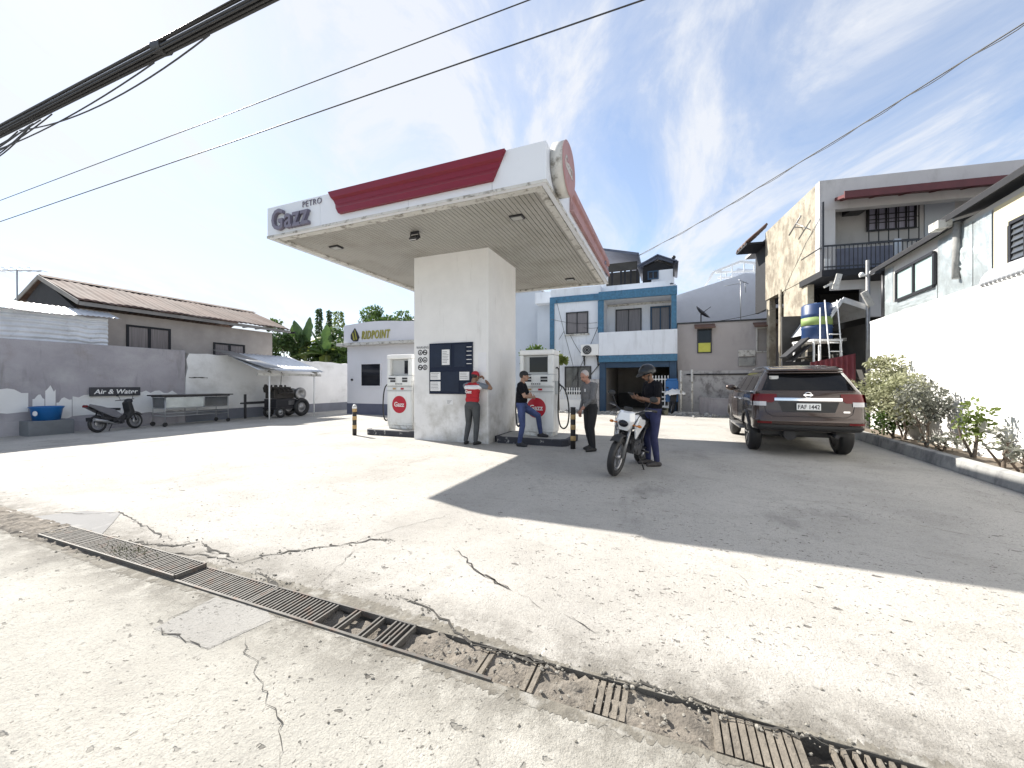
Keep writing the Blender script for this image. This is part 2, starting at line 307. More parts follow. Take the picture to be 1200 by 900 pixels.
# ================================================================ ground
def ground_material(name, light, dirt_b=None):
    m = bpy.data.materials.new(name); m.use_nodes = True; t = m.node_tree; p = t.nodes['Principled BSDF']; L = t.links.new
    p.inputs['Roughness'].default_value = 0.88; p.inputs['Specular IOR Level'].default_value = 0.25
    tcn = N(t, 'ShaderNodeTexCoord'); ob = tcn.outputs['Object']
    def noise(s, det=6, rg=0.6, sv=None, dist=0):
        n = N(t, 'ShaderNodeTexNoise'); n.inputs['Scale'].default_value = s; n.inputs['Detail'].default_value = det; n.inputs['Roughness'].default_value = rg; n.inputs['Distortion'].default_value = dist
        if sv:
            q = N(t, 'ShaderNodeMapping'); q.inputs['Scale'].default_value = sv; L(ob, q.inputs[0]); L(q.outputs[0], n.inputs['Vector'])
        else: L(ob, n.inputs['Vector'])
        return n.outputs['Fac']
    def rng_(v, a, b, c=0.0, d=1.0):
        r = N(t, 'ShaderNodeMapRange'); L(v, r.inputs['Value'])
        for k, x in zip(('From Min', 'From Max', 'To Min', 'To Max'), (a, b, c, d)): r.inputs[k].default_value = x
        return r.outputs[0]
    def math_(op, a, b):
        n = N(t, 'ShaderNodeMath', operation=op)
        for i, x in enumerate((a, b)):
            if isinstance(x, (int, float)): n.inputs[i].default_value = x
            else: L(x, n.inputs[i])
        return n.outputs[0]
    def mixc(f, a, b):
        n = N(t, 'ShaderNodeMix', data_type='RGBA'); L(f, n.inputs['Factor'])
        for k, x in (('A', a), ('B', b)):
            if isinstance(x, tuple): n.inputs[k].default_value = (*x, 1)
            else: L(x, n.inputs[k])
        return n.outputs['Result']
    r = N(t, 'ShaderNodeValToRGB'); setramp(r, [(0.30, tuple(x*0.76 for x in light)), (0.5, light), (0.72, tuple(x*1.13 for x in light))]); L(noise(0.55, 8, 0.62), r.inputs[0])
    c = r.outputs[0]
    c = mixc(math_('MULTIPLY', rng_(noise(1.6, 8, 0.7, (0.6, 1.4, 1)), 0.52, 0.72), 0.45), c, (0.285, 0.27, 0.24))
    c = mixc(math_('MULTIPLY', rng_(noise(14, 6, 0.75), 0.52, 0.68), 0.40), c, (0.24, 0.232, 0.215))
    sp = rng_(noise(75, 5, 0.85), 0.53, 0.64); c = mixc(math_('MULTIPLY', sp, 0.62), c, (0.13, 0.125, 0.115)); spc = rng_(noise(30, 5, 0.8), 0.56, 0.66); c = mixc(math_('MULTIPLY', spc, 0.4), c, (0.15, 0.145, 0.13))       # dark aggregate
    sp2 = rng_(noise(120, 3, 0.7), 0.62, 0.72); c = mixc(math_('MULTIPLY', sp2, 0.5), c, (0.62, 0.61, 0.58))
    # chips knocked out of random voronoi cells, stretched like hollows shadowed by low sun
    def pits(scale, radius, keep, sv):
        q = N(t, 'ShaderNodeMapping'); q.inputs['Scale'].default_value = sv; q.inputs['Rotation'].default_value = (0, 0, R(20)); L(ob, q.inputs[0])
        w = N(t, 'ShaderNodeTexNoise'); w.inputs['Scale'].default_value = 25; L(ob, w.inputs['Vector'])
        wv = N(t, 'ShaderNodeVectorMath', operation='SCALE'); L(w.outputs['Color'], wv.inputs[0]); wv.inputs['Scale'].default_value = 0.10
        av = N(t, 'ShaderNodeVectorMath', operation='ADD'); L(q.outputs[0], av.inputs[0]); L(wv.outputs[0], av.inputs[1])
        v = N(t, 'ShaderNodeTexVoronoi'); v.inputs['Scale'].default_value = scale; v.inputs['Randomness'].default_value = 1.0; L(av.outputs[0], v.inputs['Vector'])
        sx = N(t, 'ShaderNodeSeparateColor'); L(v.outputs['Color'], sx.inputs[0])
        rad = math_('MULTIPLY', rng_(sx.outputs[0], keep, 1.0, 0.0, 1.0), radius)
        d = math_('SUBTRACT', rad, v.outputs['Distance']); return rng_(d, 0.0, 0.05)
    pit = math_('MAXIMUM', pits(5.5, 0.19, 0.45, (1.0, 2.0, 1)), math_('MAXIMUM', pits(14.0, 0.26, 0.50, (1.0, 1.7, 1)), pits(34.0, 0.34, 0.55, (1.0, 1.4, 1))))
    pit = math_('MULTIPLY', pit, rng_(noise(0.9, 3), 0.38, 0.60, 0.15, 1.0))
    c = mixc(math_('MULTIPLY', pit, 0.85), c, (0.075, 0.07, 0.062))  # shadow look of the chips put into the colour
    # oil and tyre grime
    c = mixc(math_('MULTIPLY', rng_(noise(0.8, 7, 0.7, (1.2, 0.7, 1)), 0.57, 0.72), 0.55), c, (0.16, 0.155, 0.145))
    if dirt_b is not None:     # soil washed out along the drain
        sx = N(t, 'ShaderNodeSeparateXYZ'); L(ob, sx.inputs[0]); near = rng_(math_('ABSOLUTE', math_('ADD', sx.outputs['Y'], -dirt_b), 0), 0.11, 0.55, 1.0, 0.0)
        f = math_('MULTIPLY', near, rng_(noise(4, 7, 0.75), 0.34, 0.56)); c = mixc(math_('MULTIPLY', f, 0.85), c, (0.115, 0.105, 0.088))
    L(c, p.inputs['Base Color'])
    h = math_('ADD', math_('MULTIPLY', noise(38, 6, 0.7), 0.5), math_('MULTIPLY', noise(110, 3, 0.7), 0.35)); h = math_('ADD', h, math_('MULTIPLY', noise(5, 4), 0.5))
    h = math_('SUBTRACT', h, math_('MULTIPLY', pit, 0.9))
    b = N(t, 'ShaderNodeBump'); b.inputs['Strength'].default_value = 0.8; b.inputs['Distance'].default_value = 0.022; L(h, b.inputs['Height']); L(b.outputs[0], p.inputs['Normal'])
    return m
DB = -4.04; DN = -4.15; DF = -3.93
m_ground = ground_material('forecourt_concrete', (0.43, 0.412, 0.38), DB)
m_street = ground_material('street_concrete', (0.415, 0.40, 0.36), DB)
m_patch = mat('smooth_grey_screed', (0.17, 0.17, 0.17), 0.85, var=0.1, vsc=2, bump=0.2, bsc=40, stains=[((0.32, 0.31, 0.30), 3, UNI, 0.55, 0.7, 0.6)])
m_patch2 = ground_material('slab_patch_concrete', (0.345, 0.335, 0.315))
m_crack = mat('dirt_filled_crack', (0.045, 0.042, 0.037), 0.95, var=0.3, vsc=20)
m_dirt = mat('drain_silt', (0.175, 0.155, 0.13), 0.95, var=0.35, vsc=9, bump=0.8, bsc=45, stains=[((0.27, 0.18, 0.165), 1.1, UNI, 0.60, 0.72, 0.4), ((0.10, 0.09, 0.075), 12, UNI, 0.55, 0.65, 0.7), ((0.28, 0.26, 0.225), 6, UNI, 0.58, 0.7, 0.6)])
m_channel = mat('drain_channel_concrete', (0.10, 0.095, 0.085), 0.95, var=0.3, vsc=7, bump=0.5)
m_grate = mat('rusty_grate_steel', (0.105, 0.10, 0.092), 0.7, metal=0.25, var=0.25, vsc=18, stains=[((0.13, 0.07, 0.045), 10, UNI, 0.52, 0.68, 0.6)])
m_dustbar = mat('dusty_grate_steel', (0.165, 0.145, 0.118), 0.85, var=0.3, vsc=16, bump=0.5, bsc=60)

m_spill = mat('dirt_spill', (0.15, 0.138, 0.115), .95, var=.35, vsc=12, bump=.5, bsc=50, stains=[((0.30, 0.29, 0.265), 7, UNI, .5, .62, .8)])
def sheet(name, pts, m, z, kind='structure'):
    k = MB(); k.add([(x, y, 0) for x, y in pts], [tuple(range(len(pts)))])
    o = k.build(name, m, loc=S.pt(0, 0, z), rz=S.rz); return tag(o, kind=kind)
sheet('forecourt_ground', [(-300, DF), (300, DF), (300, 600), (-300, 600)], m_ground, 0)
sheet('street_pavement', [(-300, -300), (300, -300), (300, DN), (-300, DN)], m_street, 0)
# the drain: a concrete trough holding uneven silt
k = MB(); A0, A1 = -14.0, 6.0
k.add([(A0, DF, 0), (A1, DF, 0), (A1, DF, -.3), (A0, DF, -.3)], [(0, 1, 2, 3)]); k.add([(A0, DN, 0), (A1, DN, 0), (A1, DN, -.3), (A0, DN, -.3)], [(3, 2, 1, 0)])
k.add([(A0, DN, -.3), (A1, DN, -.3), (A1, DF, -.3), (A0, DF, -.3)], [(0, 1, 2, 3)])
for a in (A0, A1): k.add([(a, DN, 0), (a, DF, 0), (a, DF, -.3), (a, DN, -.3)], [(0, 1, 2, 3)])
tag(k.build('drain_channel', m_channel, loc=S.pt(0, 0, 0), rz=S.rz, fix=False), kind='structure')
aD = lambda px: S.A(px, DB)
spans = {'grid_raised': (-3.55, -1.50), 'grid_a': (-1.47, -0.72), 'grid_b': (-0.70, 0.42)}
bars_c = [(aD(556), aD(583)), (aD(612), aD(638)), (aD(686), aD(750))]
def silt_h(a):
    if a < -3.6: return -0.012
    if a < -0.1: return -0.032
    if a < 0.42: return -0.04
    if a > aD(960) and a < aD(980): return -0.22
    if a > aD(830): return -0.030
    return -0.014
nA = 700; hs = np.array([silt_h(A0+(A1-A0)*i/nA) for i in range(nA+1)]); kk = np.ones(9)/9; hs = np.convolve(np.pad(hs, 4, mode='edge'), kk, 'valid')
nz = rng.normal(0, 1, (nA+1, 9)); nz = (nz+np.roll(nz, 1, 0)+np.roll(nz, 1, 1)+np.roll(nz, -1, 0))/2
k = MB(); k.grid(lambda u, v: (A0+(A1-A0)*u, DN+.003+(DF-DN-.006)*v, float(hs[int(round(u*nA))]+0.009*nz[int(round(u*nA)), int(round(v*8))])-0.005), nA, 8)
tag(k.build('drain_silt', m_dirt, loc=S.pt(0, 0, 0), rz=S.rz, fix=False), kind='structure')

def grate(a0, a1, pitch, th, label, m, dz=0.0, skip=(), frame=True, tilt=0.0, depth=.03):
    t = thing('drain_grate', label, 'drain grate', S.pt((a0+a1)/2, DB, dz), S.rz, 'steel grates along the drain'); h = (a1-a0)/2; w = (DF-DN)/2-.006
    t.rotation_euler = (tilt, 0, S.rz)
    if frame:
        k = MB()
        for y in (-w, w): k.bx(-h, h, y-.006, y+.006, -depth, .004)
        for x in (-h, h): k.bx(x-.006, x+.006, -w+.007, w-.007, -depth, .004)
        k.build('frame', m, t)
    k = MB(); n = int((a1-a0)/pitch)
    for i in range(1, n):
        x = -h+i*pitch
        if any(s0 <= i <= s1 for s0, s1 in skip): continue
        k.bx(x-th/2, x+th/2, -w+.007, w-.007, -depth+.002, random.uniform(-.001, .002))
    k.build('bars', m, t); return t
grate(*spans['grid_raised'], 0.034, 0.012, 'long raised steel drain grate at left, half buried in grit and weeds', m_grate, 0.032)
grate(*spans['grid_a'], 0.030, 0.012, 'closely barred steel drain grate in the middle, next to the raised one', m_grate, 0.004)
grate(*spans['grid_b'], 0.030, 0.010, 'steel drain grate with several bars missing, ending at pinkish silt', m_grate, 0.004, skip=((19, 22), (25, 28), (31, 32)))
labs = ['short stub of two dusty grate bars sunk in the silt', 'few dusty grate bars between two silted gaps of the drain', 'dusty grate section of a dozen bars in the silted drain']
for (x0, x1), l in zip(bars_c, labs): grate(x0, x1, 0.034, 0.023, l, m_dustbar, -0.006, frame=False)
grate(aD(830), aD(962), 0.032, 0.024, 'dusty grate section at the lower right, before the open hole', m_dustbar, -0.004, frame=False)
grate(aD(972), aD(1160), 0.036, 0.014, 'last grate section at the bottom right corner, past the open hole', m_dustbar, -0.004, frame=False)
# angle irons that line the drain
for y, a0, a1, l in ((DN+.002, -14, 1.0, 'thin steel edge bar along the street side of the drain'), (DF-.002, -14, -3.6, 'thin steel edge bar along the forecourt side of the drain')):
    k = MB(); k.bx(a0, a1, -.008, .008, -.03, .012); tag(k.build('edge_bar', m_grate, loc=S.pt(0, y, 0), rz=S.rz), l, 'edge bar')

# ragged spills of dirt along both lips of the drain and over the left end of the raised grate
k = MB()
for y0, sg in ((DF, 1), (DN, -1)):
    n = 1100; V = []
    for i in range(n+1):
        a = -9+13.0*i/n; w = .018+.05*max(0, math.sin(a*2.1+sg)*.5+.35+random.gauss(0, .22))+(.05*max(0, math.sin(a*.9+2*sg)) if a < 1 else 0)
        V += [(a, y0+sg*.001, 0), (a, y0+sg*w, 0)]
    k.add(V, [(2*i, 2*i+1, 2*i+3, 2*i+2) for i in range(n)])
o = k.build('dirt_spill', m_spill, loc=S.pt(0, 0, .0012), rz=S.rz, fix=False); tag(o, kind='structure')
nh = rng.normal(0, 1, (161, 13)); nh = (nh+np.roll(nh, 1, 0)+np.roll(nh, 1, 1)+np.roll(nh, -1, 0)+np.roll(nh, -1, 1))/2.2
k = MB(); k.grid(lambda u, v: (-6+4.1*u, DN-.05+(DF-DN+.10)*v, max(-.02, .040*min(1, (1-u)*2.6)*math.sin(PI*v)**.5-.012+.009*nh[int(round(u*160)), int(round(v*12))])), 160, 12)
o = k.build('drain_debris', m_dirt, loc=S.pt(0, 0, 0), rz=S.rz, fix=False); tag(o, kind='structure')

# patches of other concrete, laid as thin sheets
def gp(*pts): return [S.g(*p) for p in pts]
sheet('screed_patch', gp((62, 603), (100, 599), (142, 601), (133, 612), (118, 628), (100, 628), (60, 617), (40, 606)), m_patch, 0.004)
sheet('slab_patch', gp((180, 737), (252, 700), (312, 712), (318, 727), (244, 761)), m_patch2, 0.0015)
0 and sheet('screed_strip', gp((395, 672), (420, 640), (455, 640), (440, 668), (452, 696), (420, 705), (385, 690)), m_patch2, 0.004)
# cracks: ragged ribbons of dirt lying in the slab
def crack(pts, w, name='crack', jit=0.012, z=0.006):
    P = [Vector((*S.g(*p), 0)) for p in pts]; q = [P[0]]
    for a, b in zip(P, P[1:]):
        n = max(2, int((b-a).length/0.045))
        for i in range(1, n+1): q.append(a.lerp(b, i/n)+Vector((random.gauss(0, jit), random.gauss(0, jit), 0)))
    V = []; n = len(q)
    for i, p in enumerate(q):
        d = (q[min(i+1, n-1)]-q[max(i-1, 0)]).normalized(); nn = Vector((-d.y, d.x, 0)); e = min(1, i/4, (n-1-i)/4)
        ww = w*(0.25+0.9*random.random()**1.5)*max(e, .1)
        V += [p+nn*ww, p-nn*ww*random.uniform(.3, 1)]
    k = MB(); k.add(V, [(2*i, 2*i+1, 2*i+3, 2*i+2) for i in range(n-1)]); return k
k = MB(); k0 = []
CR = [([(268, 664), (310, 652), (355, 645), (405, 638), (440, 632), (462, 634)], .016), ([(436, 633), (450, 632), (462, 634)], .034),
      ([(60, 600), (100, 603), (140, 600), (158, 610), (176, 622), (200, 634)], .012), ([(120, 632), (150, 636), (172, 638), (205, 640), (236, 636)], .022),
      ([(236, 636), (243, 644), (262, 648), (275, 655)], .02), ([(176, 645), (200, 648), (232, 650), (262, 655), (282, 662)], .012), ([(210, 655), (240, 646), (262, 650)], .008),
      ([(300, 672), (316, 680), (328, 690), (345, 694)], .02), ([(300, 668), (306, 676), (320, 672)], .012),
      ([(453, 697), (480, 703), (510, 720), (532, 740), (556, 757), (600, 768), (640, 778), (662, 785)], .011),
      ([(560, 758), (592, 766), (624, 773), (650, 777)], .020), ([(530, 640), (548, 656), (556, 668), (580, 682), (606, 694)], .008), ([(548, 662), (575, 680), (600, 692)], .014),
      ([(606, 694), (626, 704), (634, 716)], .005), ([(660, 720), (690, 738), (700, 745)], .008), ([(690, 788), (730, 798), (770, 810), (815, 822), (850, 838), (900, 852), (950, 868), (1060, 893)], .009),
      ([(800, 815), (850, 838), (880, 845)], .014), ([(860, 670), (870, 680), (877, 688)], .005), ([(180, 738), (200, 725), (232, 711), (253, 700)], .007), ([(180, 738), (212, 748), (245, 762)], .008),
      ([(245, 762), (280, 745), (318, 727)], .004), ([(400, 640), (470, 618), (540, 600)], .003), ([(0, 560), (120, 550), (260, 535)], .003), ([(280, 745), (300, 790), (322, 830), (330, 900)], .003),
      ([(420, 640), (395, 665), (372, 690)], .004), ([(700, 520), (820, 560), (960, 590), (1190, 640)], .003)]
for pts, w in CR:
    c = crack(pts, w); k.add([tuple(v) for v in c.v], c.f)
tag(k.build('cracks', m_crack, loc=S.pt(0, 0, 0.005), rz=S.rz, fix=False), kind='structure')
# broken bits of concrete along the drain's edge and beside the walls
m_rub = mat('concrete_rubble', (0.24, 0.225, 0.195), .95, var=.4, vsc=30)
def stone(c, r):
    k = MB(); k.ball(c, (r*random.uniform(.7, 1.3), r*random.uniform(.7, 1.3), r*random.uniform(.4, .8)), 6, 4, rot=(0, 0, random.uniform(0, 6))); V = []
    return [tuple(Vector(v)+Vector((random.gauss(0, r*.14), random.gauss(0, r*.14), random.gauss(0, r*.1)))) for v in k.v], k.f
k = MB()
for pts, w, n in ((CR[3][0], .09, 60), (CR[7][0], .06, 45), (CR[9][0], .045, 80), (CR[15][0], .04, 90), (CR[0][0], .05, 60), ([(60, 625), (100, 640), (160, 655)], .08, 110)):
    P = [S.g(*p) for p in pts]
    for _ in range(n):
        i = random.randrange(len(P)-1); f = random.random(); x = P[i][0]+(P[i+1][0]-P[i][0])*f+random.gauss(0, w); y = P[i][1]+(P[i+1][1]-P[i][1])*f+random.gauss(0, w*.6)
        k.add(*stone((x, y, 0.004), random.choice((.003, .004, .005, .007, .011))))
for _ in range(150):
    a = random.uniform(aD(485), aD(1000)); y = random.uniform(DN+.02, DF-.02); k.add(*stone((a, y, silt_h(a)+.004), random.choice((.004, .006, .009))))
for _ in range(160):
    x, y = S.g(random.uniform(200, 1200), 450+random.uniform(60, 420)); k.add(*stone((x, y, .003), random.choice((.003, .005, .007))))
tag(k.build('rubble', [m_rub], loc=S.pt(0, 0, 0), rz=S.rz, fix=False), kind='stuff', label='small broken bits of concrete strewn along the drain', cat='rubble')
# weeds growing through the raised grate
k = MB()
for _ in range(260):
    x = -2.35+random.gauss(0, .16); y = DB+random.gauss(0, .05); h = random.uniform(.006, .026); an = random.uniform(0, 2*PI); d = Vector((math.cos(an), math.sin(an), 0)); w = Vector((-d.y, d.x, 0))*.003
    p = Vector((x, y, .03)); q = p+d*h*.8+Vector((0, 0, h)); k.add([p-w, p+w, q], [(0, 1, 2)])
tag(k.build('weed_patch', mat('dull_weeds', (.10, .105, .04), .8, var=.3, vsc=30), loc=S.pt(0, 0, 0), rz=S.rz, fix=False), kind='stuff', label='small green weeds growing through the raised drain grate', cat='weeds')

# ================================================================ the right side planter and its kerb
RW = Frame(9.45, 9.47, R(-24.2))            # along the right boundary wall: x into the wall, y away
k = MB(o=(-.75, -3, 0)); k.prism([(-.83, 0), (-.80, .21), (-.70, .23), (-.68, .0)], -14, 3.2, 'y')
t = k.build('planter_kerb', m_kerb, bevel=.012); t.location = RW.pt(-.75, -3); t.rotation_euler = (0, 0, RW.rz); tag(t, 'low weathered concrete kerb of the planting strip below the white wall', 'kerb')
k = MB(); k.grid(lambda u, v: (-.69+.70*v, -14+17.2*u, .15+.04*math.sin(u*70)*math.sin(v*9+u*23)), 200, 6)
t = k.build('planter_soil', m_soil, loc=RW.pt(0, 0), rz=RW.rz, fix=False); tag(t, kind='structure')
# ================================================================ the fuel canopy on its single thick column
CA, CB, Z0, Z1 = 6.28, 6.69, 4.55, 5.20
can = thing('fuel_canopy', 'flat white and red fuel station canopy on one thick white column', 'fuel canopy', S.pt(-3.15, 3.26), S.rz)
OC = (-3.15, 3.26, 0)
k = MB(OC); k.bx(-4.21, -2.13, 2.38, 4.13, -.05, Z0+.12); k.build('column', m_white, can, bevel=.012)
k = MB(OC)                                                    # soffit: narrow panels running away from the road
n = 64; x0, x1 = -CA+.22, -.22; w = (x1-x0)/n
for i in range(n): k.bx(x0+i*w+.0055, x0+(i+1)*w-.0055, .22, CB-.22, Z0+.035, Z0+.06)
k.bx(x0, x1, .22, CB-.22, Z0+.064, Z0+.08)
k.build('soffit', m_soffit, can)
k = MB(OC)                                                    # flashing between the soffit and the fascia
def frame_ring(k, a0, a1, b0, b1, wd, z0, z1):
    k.bx(a0, a1, b0, b0+wd, z0, z1); k.bx(a0, a1, b1-wd, b1, z0, z1); k.bx(a0, a0+wd, b0+wd, b1-wd, z0, z1); k.bx(a1-wd, a1, b0+wd, b1-wd, z0, z1)
frame_ring(k, -CA+.10, -.10, .10, CB-.10, .125, Z0-.012, Z0+.034)
k.build('soffit_trim', m_trim, can, bevel=.004)
k = MB(OC)                                                    # fascia panels with seams
for a0, a1 in ((-CA, -4.75), (-4.745, -2.6), (-2.595, -.93), (-.925, 0)): k.bx(a0, a1, 0, .095, Z0+.002, Z1)
for b0, b1 in ((.10, 1.6), (1.605, 3.9), (3.905, CB)): k.bx(-.095, 0, b0, b1, Z0+.002, Z1); k.bx(-CA, -CA+.095, b0, b1, Z0+.002, Z1)
k.bx(-CA+.1, -.1, CB-.095, CB, Z0+.002, Z1); k.build('fascia', m_fascia, can, bevel=.006)
k = MB(OC); k.bx(-CA+.02, -.02, .02, CB-.02, Z1-.10, Z1-.04); k.build('roof_deck', m_zinc, can)
k = MB(OC); k.bx(-CA-.006, .006, -.010, .002, Z0-.004, Z0+.045); k.bx(-.002, .010, .003, CB, Z0-.004, Z0+.045); k.bx(-CA-.01, -CA+.002, .003, CB, Z0-.004, Z0+.045); k.build('drip_edge', m_trim, can)
def stripe(name, m, prof, s0, s1, flip=False):                # a folded sheet: prof is (z, stand-off); its slanted ends follow s0(z), s1(z)
    k = MB(OC); V = []
    for z, d in prof:
        for s in (s0(z), s1(z)): V.append((d, s, z) if flip else (s, -d, z))
    k.add(V, [(2*i, 2*i+1, 2*i+3, 2*i+2) for i in range(len(prof)-1)])
    for e in (0, 1): k.add([V[2*i+e] for i in range(len(prof))]+[((.002, V[2*i+e][1], V[2*i+e][2]) if flip else (V[2*i+e][0], -.002, V[2*i+e][2])) for i in reversed(range(len(prof)))], [tuple(range(2*len(prof)))])
    return k.build(name, m, can)
pr = [(4.725, .004), (4.725, .075), (4.83, .075), (4.93, .028), (5.02, .028), (5.06, .075), (5.185, .075), (5.185, .004)]
stripe('red_stripe', m_red, pr, lambda z: -4.19-(z-4.72)*.58, lambda z: -.905+(z-4.72)*.50)
stripe('red_side_stripe', m_redfade, pr, lambda z: 1.55, lambda z: CB-.25, True)
# lettering
text('letters', 'Gazz', .60, .035, m_letters, can, (-6.07+3.15, -.045-3.26, 4.665), FRONT, bold=.010, xs=.84, space=1.08)
text('small_letters', 'PETRO', .175, .006, m_letters, can, (-5.23+3.15, -.012-3.26, 5.035), FRONT, xs=.98, space=1.08, bold=-.002)
text('side_letters', 'Gazz', .46, .02, m_letters, can, (.03+3.15, CB-.95-3.26, 4.72), SIDE, bold=.01, xs=.7)
# round sign on the right side, standing off the fascia
k = MB(OC); k.lathe((.012, .62, 5.02), (1, 0, 0), [(.0, 0), (.43, 0), (.43, .20), (.405, .20)], 40); rs = k.build('round_sign', m_trim, can)
k = MB(OC); k.lathe((.212, .62, 5.02), (1, 0, 0), [(.0, .018), (.40, .018), (.435, .004), (.435, 0), (0, 0)], 40, sm=False); k.build('sign_face', m_redfade, rs)
text('sign_letters', 'Gazz', .30, .004, m_trim, rs, (.232+3.15, .30-3.26, 4.92), SIDE, bold=.006, xs=.85)
# recessed lamps in the soffit, switched off by day
m_lamp = mat('unlit_lamp_glass', (0.35, 0.35, 0.33), 0.3, var=0.05)
for px, py in ((394, 291), (606, 256), (668, 328), (560, 300)):
    D = (Z0-CZ)*F/(450-py); x = (px-600)/F*D-S.o[0]; y = D-S.o[1]; a = x*S.U[0]+y*S.U[1]; b = x*S.V[0]+y*S.V[1]
    if px == 560: continue
    k = MB(OC); k.bx(a-.13, a+.13, b-.10, b+.10, Z0+.0, Z0+.036); l = k.build('soffit_lamp', m_dark, can, bevel=.008)
    k = MB(OC); k.bx(a-.10, a+.10, b-.07, b+.07, Z0-.004, Z0+.001); k.build('lamp_glass', m_lamp, l)
D = (Z0-CZ)*F/(450-273); x = (486-600)/F*D-S.o[0]; y = D-S.o[1]; a = x*S.U[0]+y*S.U[1]; b = x*S.V[0]+y*S.V[1]
fl = thing('floodlight', 'small black floodlight hanging under the canopy soffit', 'floodlight', S.pt(a, b, Z0+.03), S.rz)
k = MB(); k.bx(-.10, .10, -.02, .02, -.05, 0); k.bx(-.105, -.095, -.015, .015, -.14, -.03); k.bx(.095, .105, -.015, .015, -.14, -.03); k.obox((0, 0, -.13), (.185, .16, .07), (R(38), 0, 0)); k.build('housing', m_dark, fl, bevel=.006)
k = MB(); k.obox((0, -.024, -.160), (.15, .12, .01), (R(38), 0, 0)); k.build('lens', m_whitepaint, fl)

# ---------------------------------------------------------------- the notices on the column's front
YF = 2.38
def aZ(px, py, b=YF): a = S.A(px, b); return a, S.Z(py, a, b)
a0, zt = aZ(504, 403); a1, _ = aZ(554.5, 403); zb = S.Z(461.5, a0, YF)
nb = thing('notice_board', 'dark navy notice board with paper sheets on the front of the column', 'notice board', S.pt((a0+a1)/2, YF), S.rz)
ON = ((a0+a1)/2, YF, 0)
k = MB(ON); k.bx(a0, a1, YF-.035, YF-.002, zb, zt); k.build('panel', m_navy, nb, bevel=.004)
m_navy2 = mat('navy_pocket', (0.012, 0.020, 0.042), 0.45, var=0.2, spec=.3)
k = MB(ON); bw = a1-a0; zh = zt-zb
for u0, u1, v0, v1 in ((.03, .53, .53, .97), (.60, .86, .53, .96), (.29, .70, .05, .44)): k.bx(a0+u0*bw, a0+u1*bw, YF-.047, YF-.036, zb+v0*zh, zb+v1*zh)
k.build('pockets', m_navy2, nb, bevel=.004)
k = MB(ON)
for i in range(5): k = MB(ON); k.bx(a0+bw*.87, a0+bw*.98, YF-.041, YF-.036, zb+zh*(.58+.08*i), zb+zh*(.592+.08*i)); k.build('price_rail', m_paper, nb)
def sheet_on(u0, u1, v0, v1, off, lines):
    k = MB(ON); k.bx(a0+u0*bw, a0+u1*bw, YF-off, YF-off+.004, zb+v0*zh, zb+v1*zh); s = k.build('paper_sheet', m_paper, nb)
    k = MB(ON)
    for i in range(lines):
        z = zb+(v1-(v1-v0)*(.12+.8*i/lines))*zh; k.bx(a0+(u0+.015)*bw, a0+(u1-.02-random.random()*.05)*bw, YF-off-.002, YF-off-.0005, z-.012, z-.004)
    k.build('print_lines', m_ink, s)
sheet_on(.31, .49, .57, .87, .053, 8); sheet_on(.03, .27, .28, .43, .042, 4); sheet_on(.03, .27, .06, .245, .042, 5); sheet_on(.71, .93, .27, .43, .042, 4)
# pictogram sheet: six round prohibition signs
p0, pt_ = aZ(489.5, 405); p1, _ = aZ(501.5, 405); pb = S.Z(435, p0, YF)
ps = thing('pictogram_notice', 'white safety notice with six round pictograms left of the navy board', 'notice', S.pt((p0+p1)/2, YF), S.rz); OP = ((p0+p1)/2, YF, 0)
k = MB(OP); k.bx(p0, p1, YF-.006, YF-.001, pb, pt_); k.build('sheet', m_paper, ps)
text('heading', 'WARNING', .09, .001, m_ink, ps, (0, -.008, pt_-.085), FRONT, align='CENTER', xs=.85)
ww = p1-p0; r = ww*.19
for j in range(3):
    for i in range(2):
        c = (p0+ww*(.27+.46*i), YF-.008, pt_-(.20+.29*j)*(pt_-pb)-.05)
        k = MB(OP); k.ring(c, (0, 1, 0), r, .012, 24, 6, sq=.15)
        t_ = (i+2*j) % 3
        if t_ == 0: k.prism([(c[0]-.03, c[2]-.03), (c[0]+.03, c[2]-.03), (c[0], c[2]+.04)], c[1]-.001, c[1]+.001, 'y')
        elif t_ == 1: k.obox((c[0], c[1], c[2]), (2*r, .002, .018), (0, R(45), 0)); k.bx(c[0]-.05, c[0]+.05, c[1]-.002, c[1]+.0005, c[2]-.012, c[2]+.012)
        else: k.bx(c[0]-.02, c[0]+.02, c[1]-.001, c[1]+.001, c[2]-.035, c[2]+.03)
        k.build('pictogram', m_ink, ps)
a, z = aZ(527, 471); k = MB((a, YF, 0)); k.bx(a-.09, a+.09, YF-.006, YF-.001, z-.06, z+.06)
t = k.build('paper_notice', m_paper, loc=S.pt(a, YF), rz=S.rz); tag(t, 'small plain white paper notice below the navy board on the column', 'paper notice')
k = MB((a, YF, 0))
for i in range(4): k.bx(a-.07, a+.06-.02*i, YF-.0085, YF-.0065, z+.03-.025*i, z+.036-.025*i)
k.build('print_lines', m_ink, t)
# second, faded sheet on the right part of the front and a conduit
a, z = aZ(566, 428); k = MB((a, YF, 0)); k.bx(a-.13, a+.09, YF-.005, YF-.001, z-.16, z+.30)
tag(k.build('faded_sheet', mat('faded_paper', (0.72, 0.72, 0.74), 0.8, var=0.05), loc=S.pt(a, YF), rz=S.rz), 'blank faded sheet on the column right of the navy board', 'paper notice')

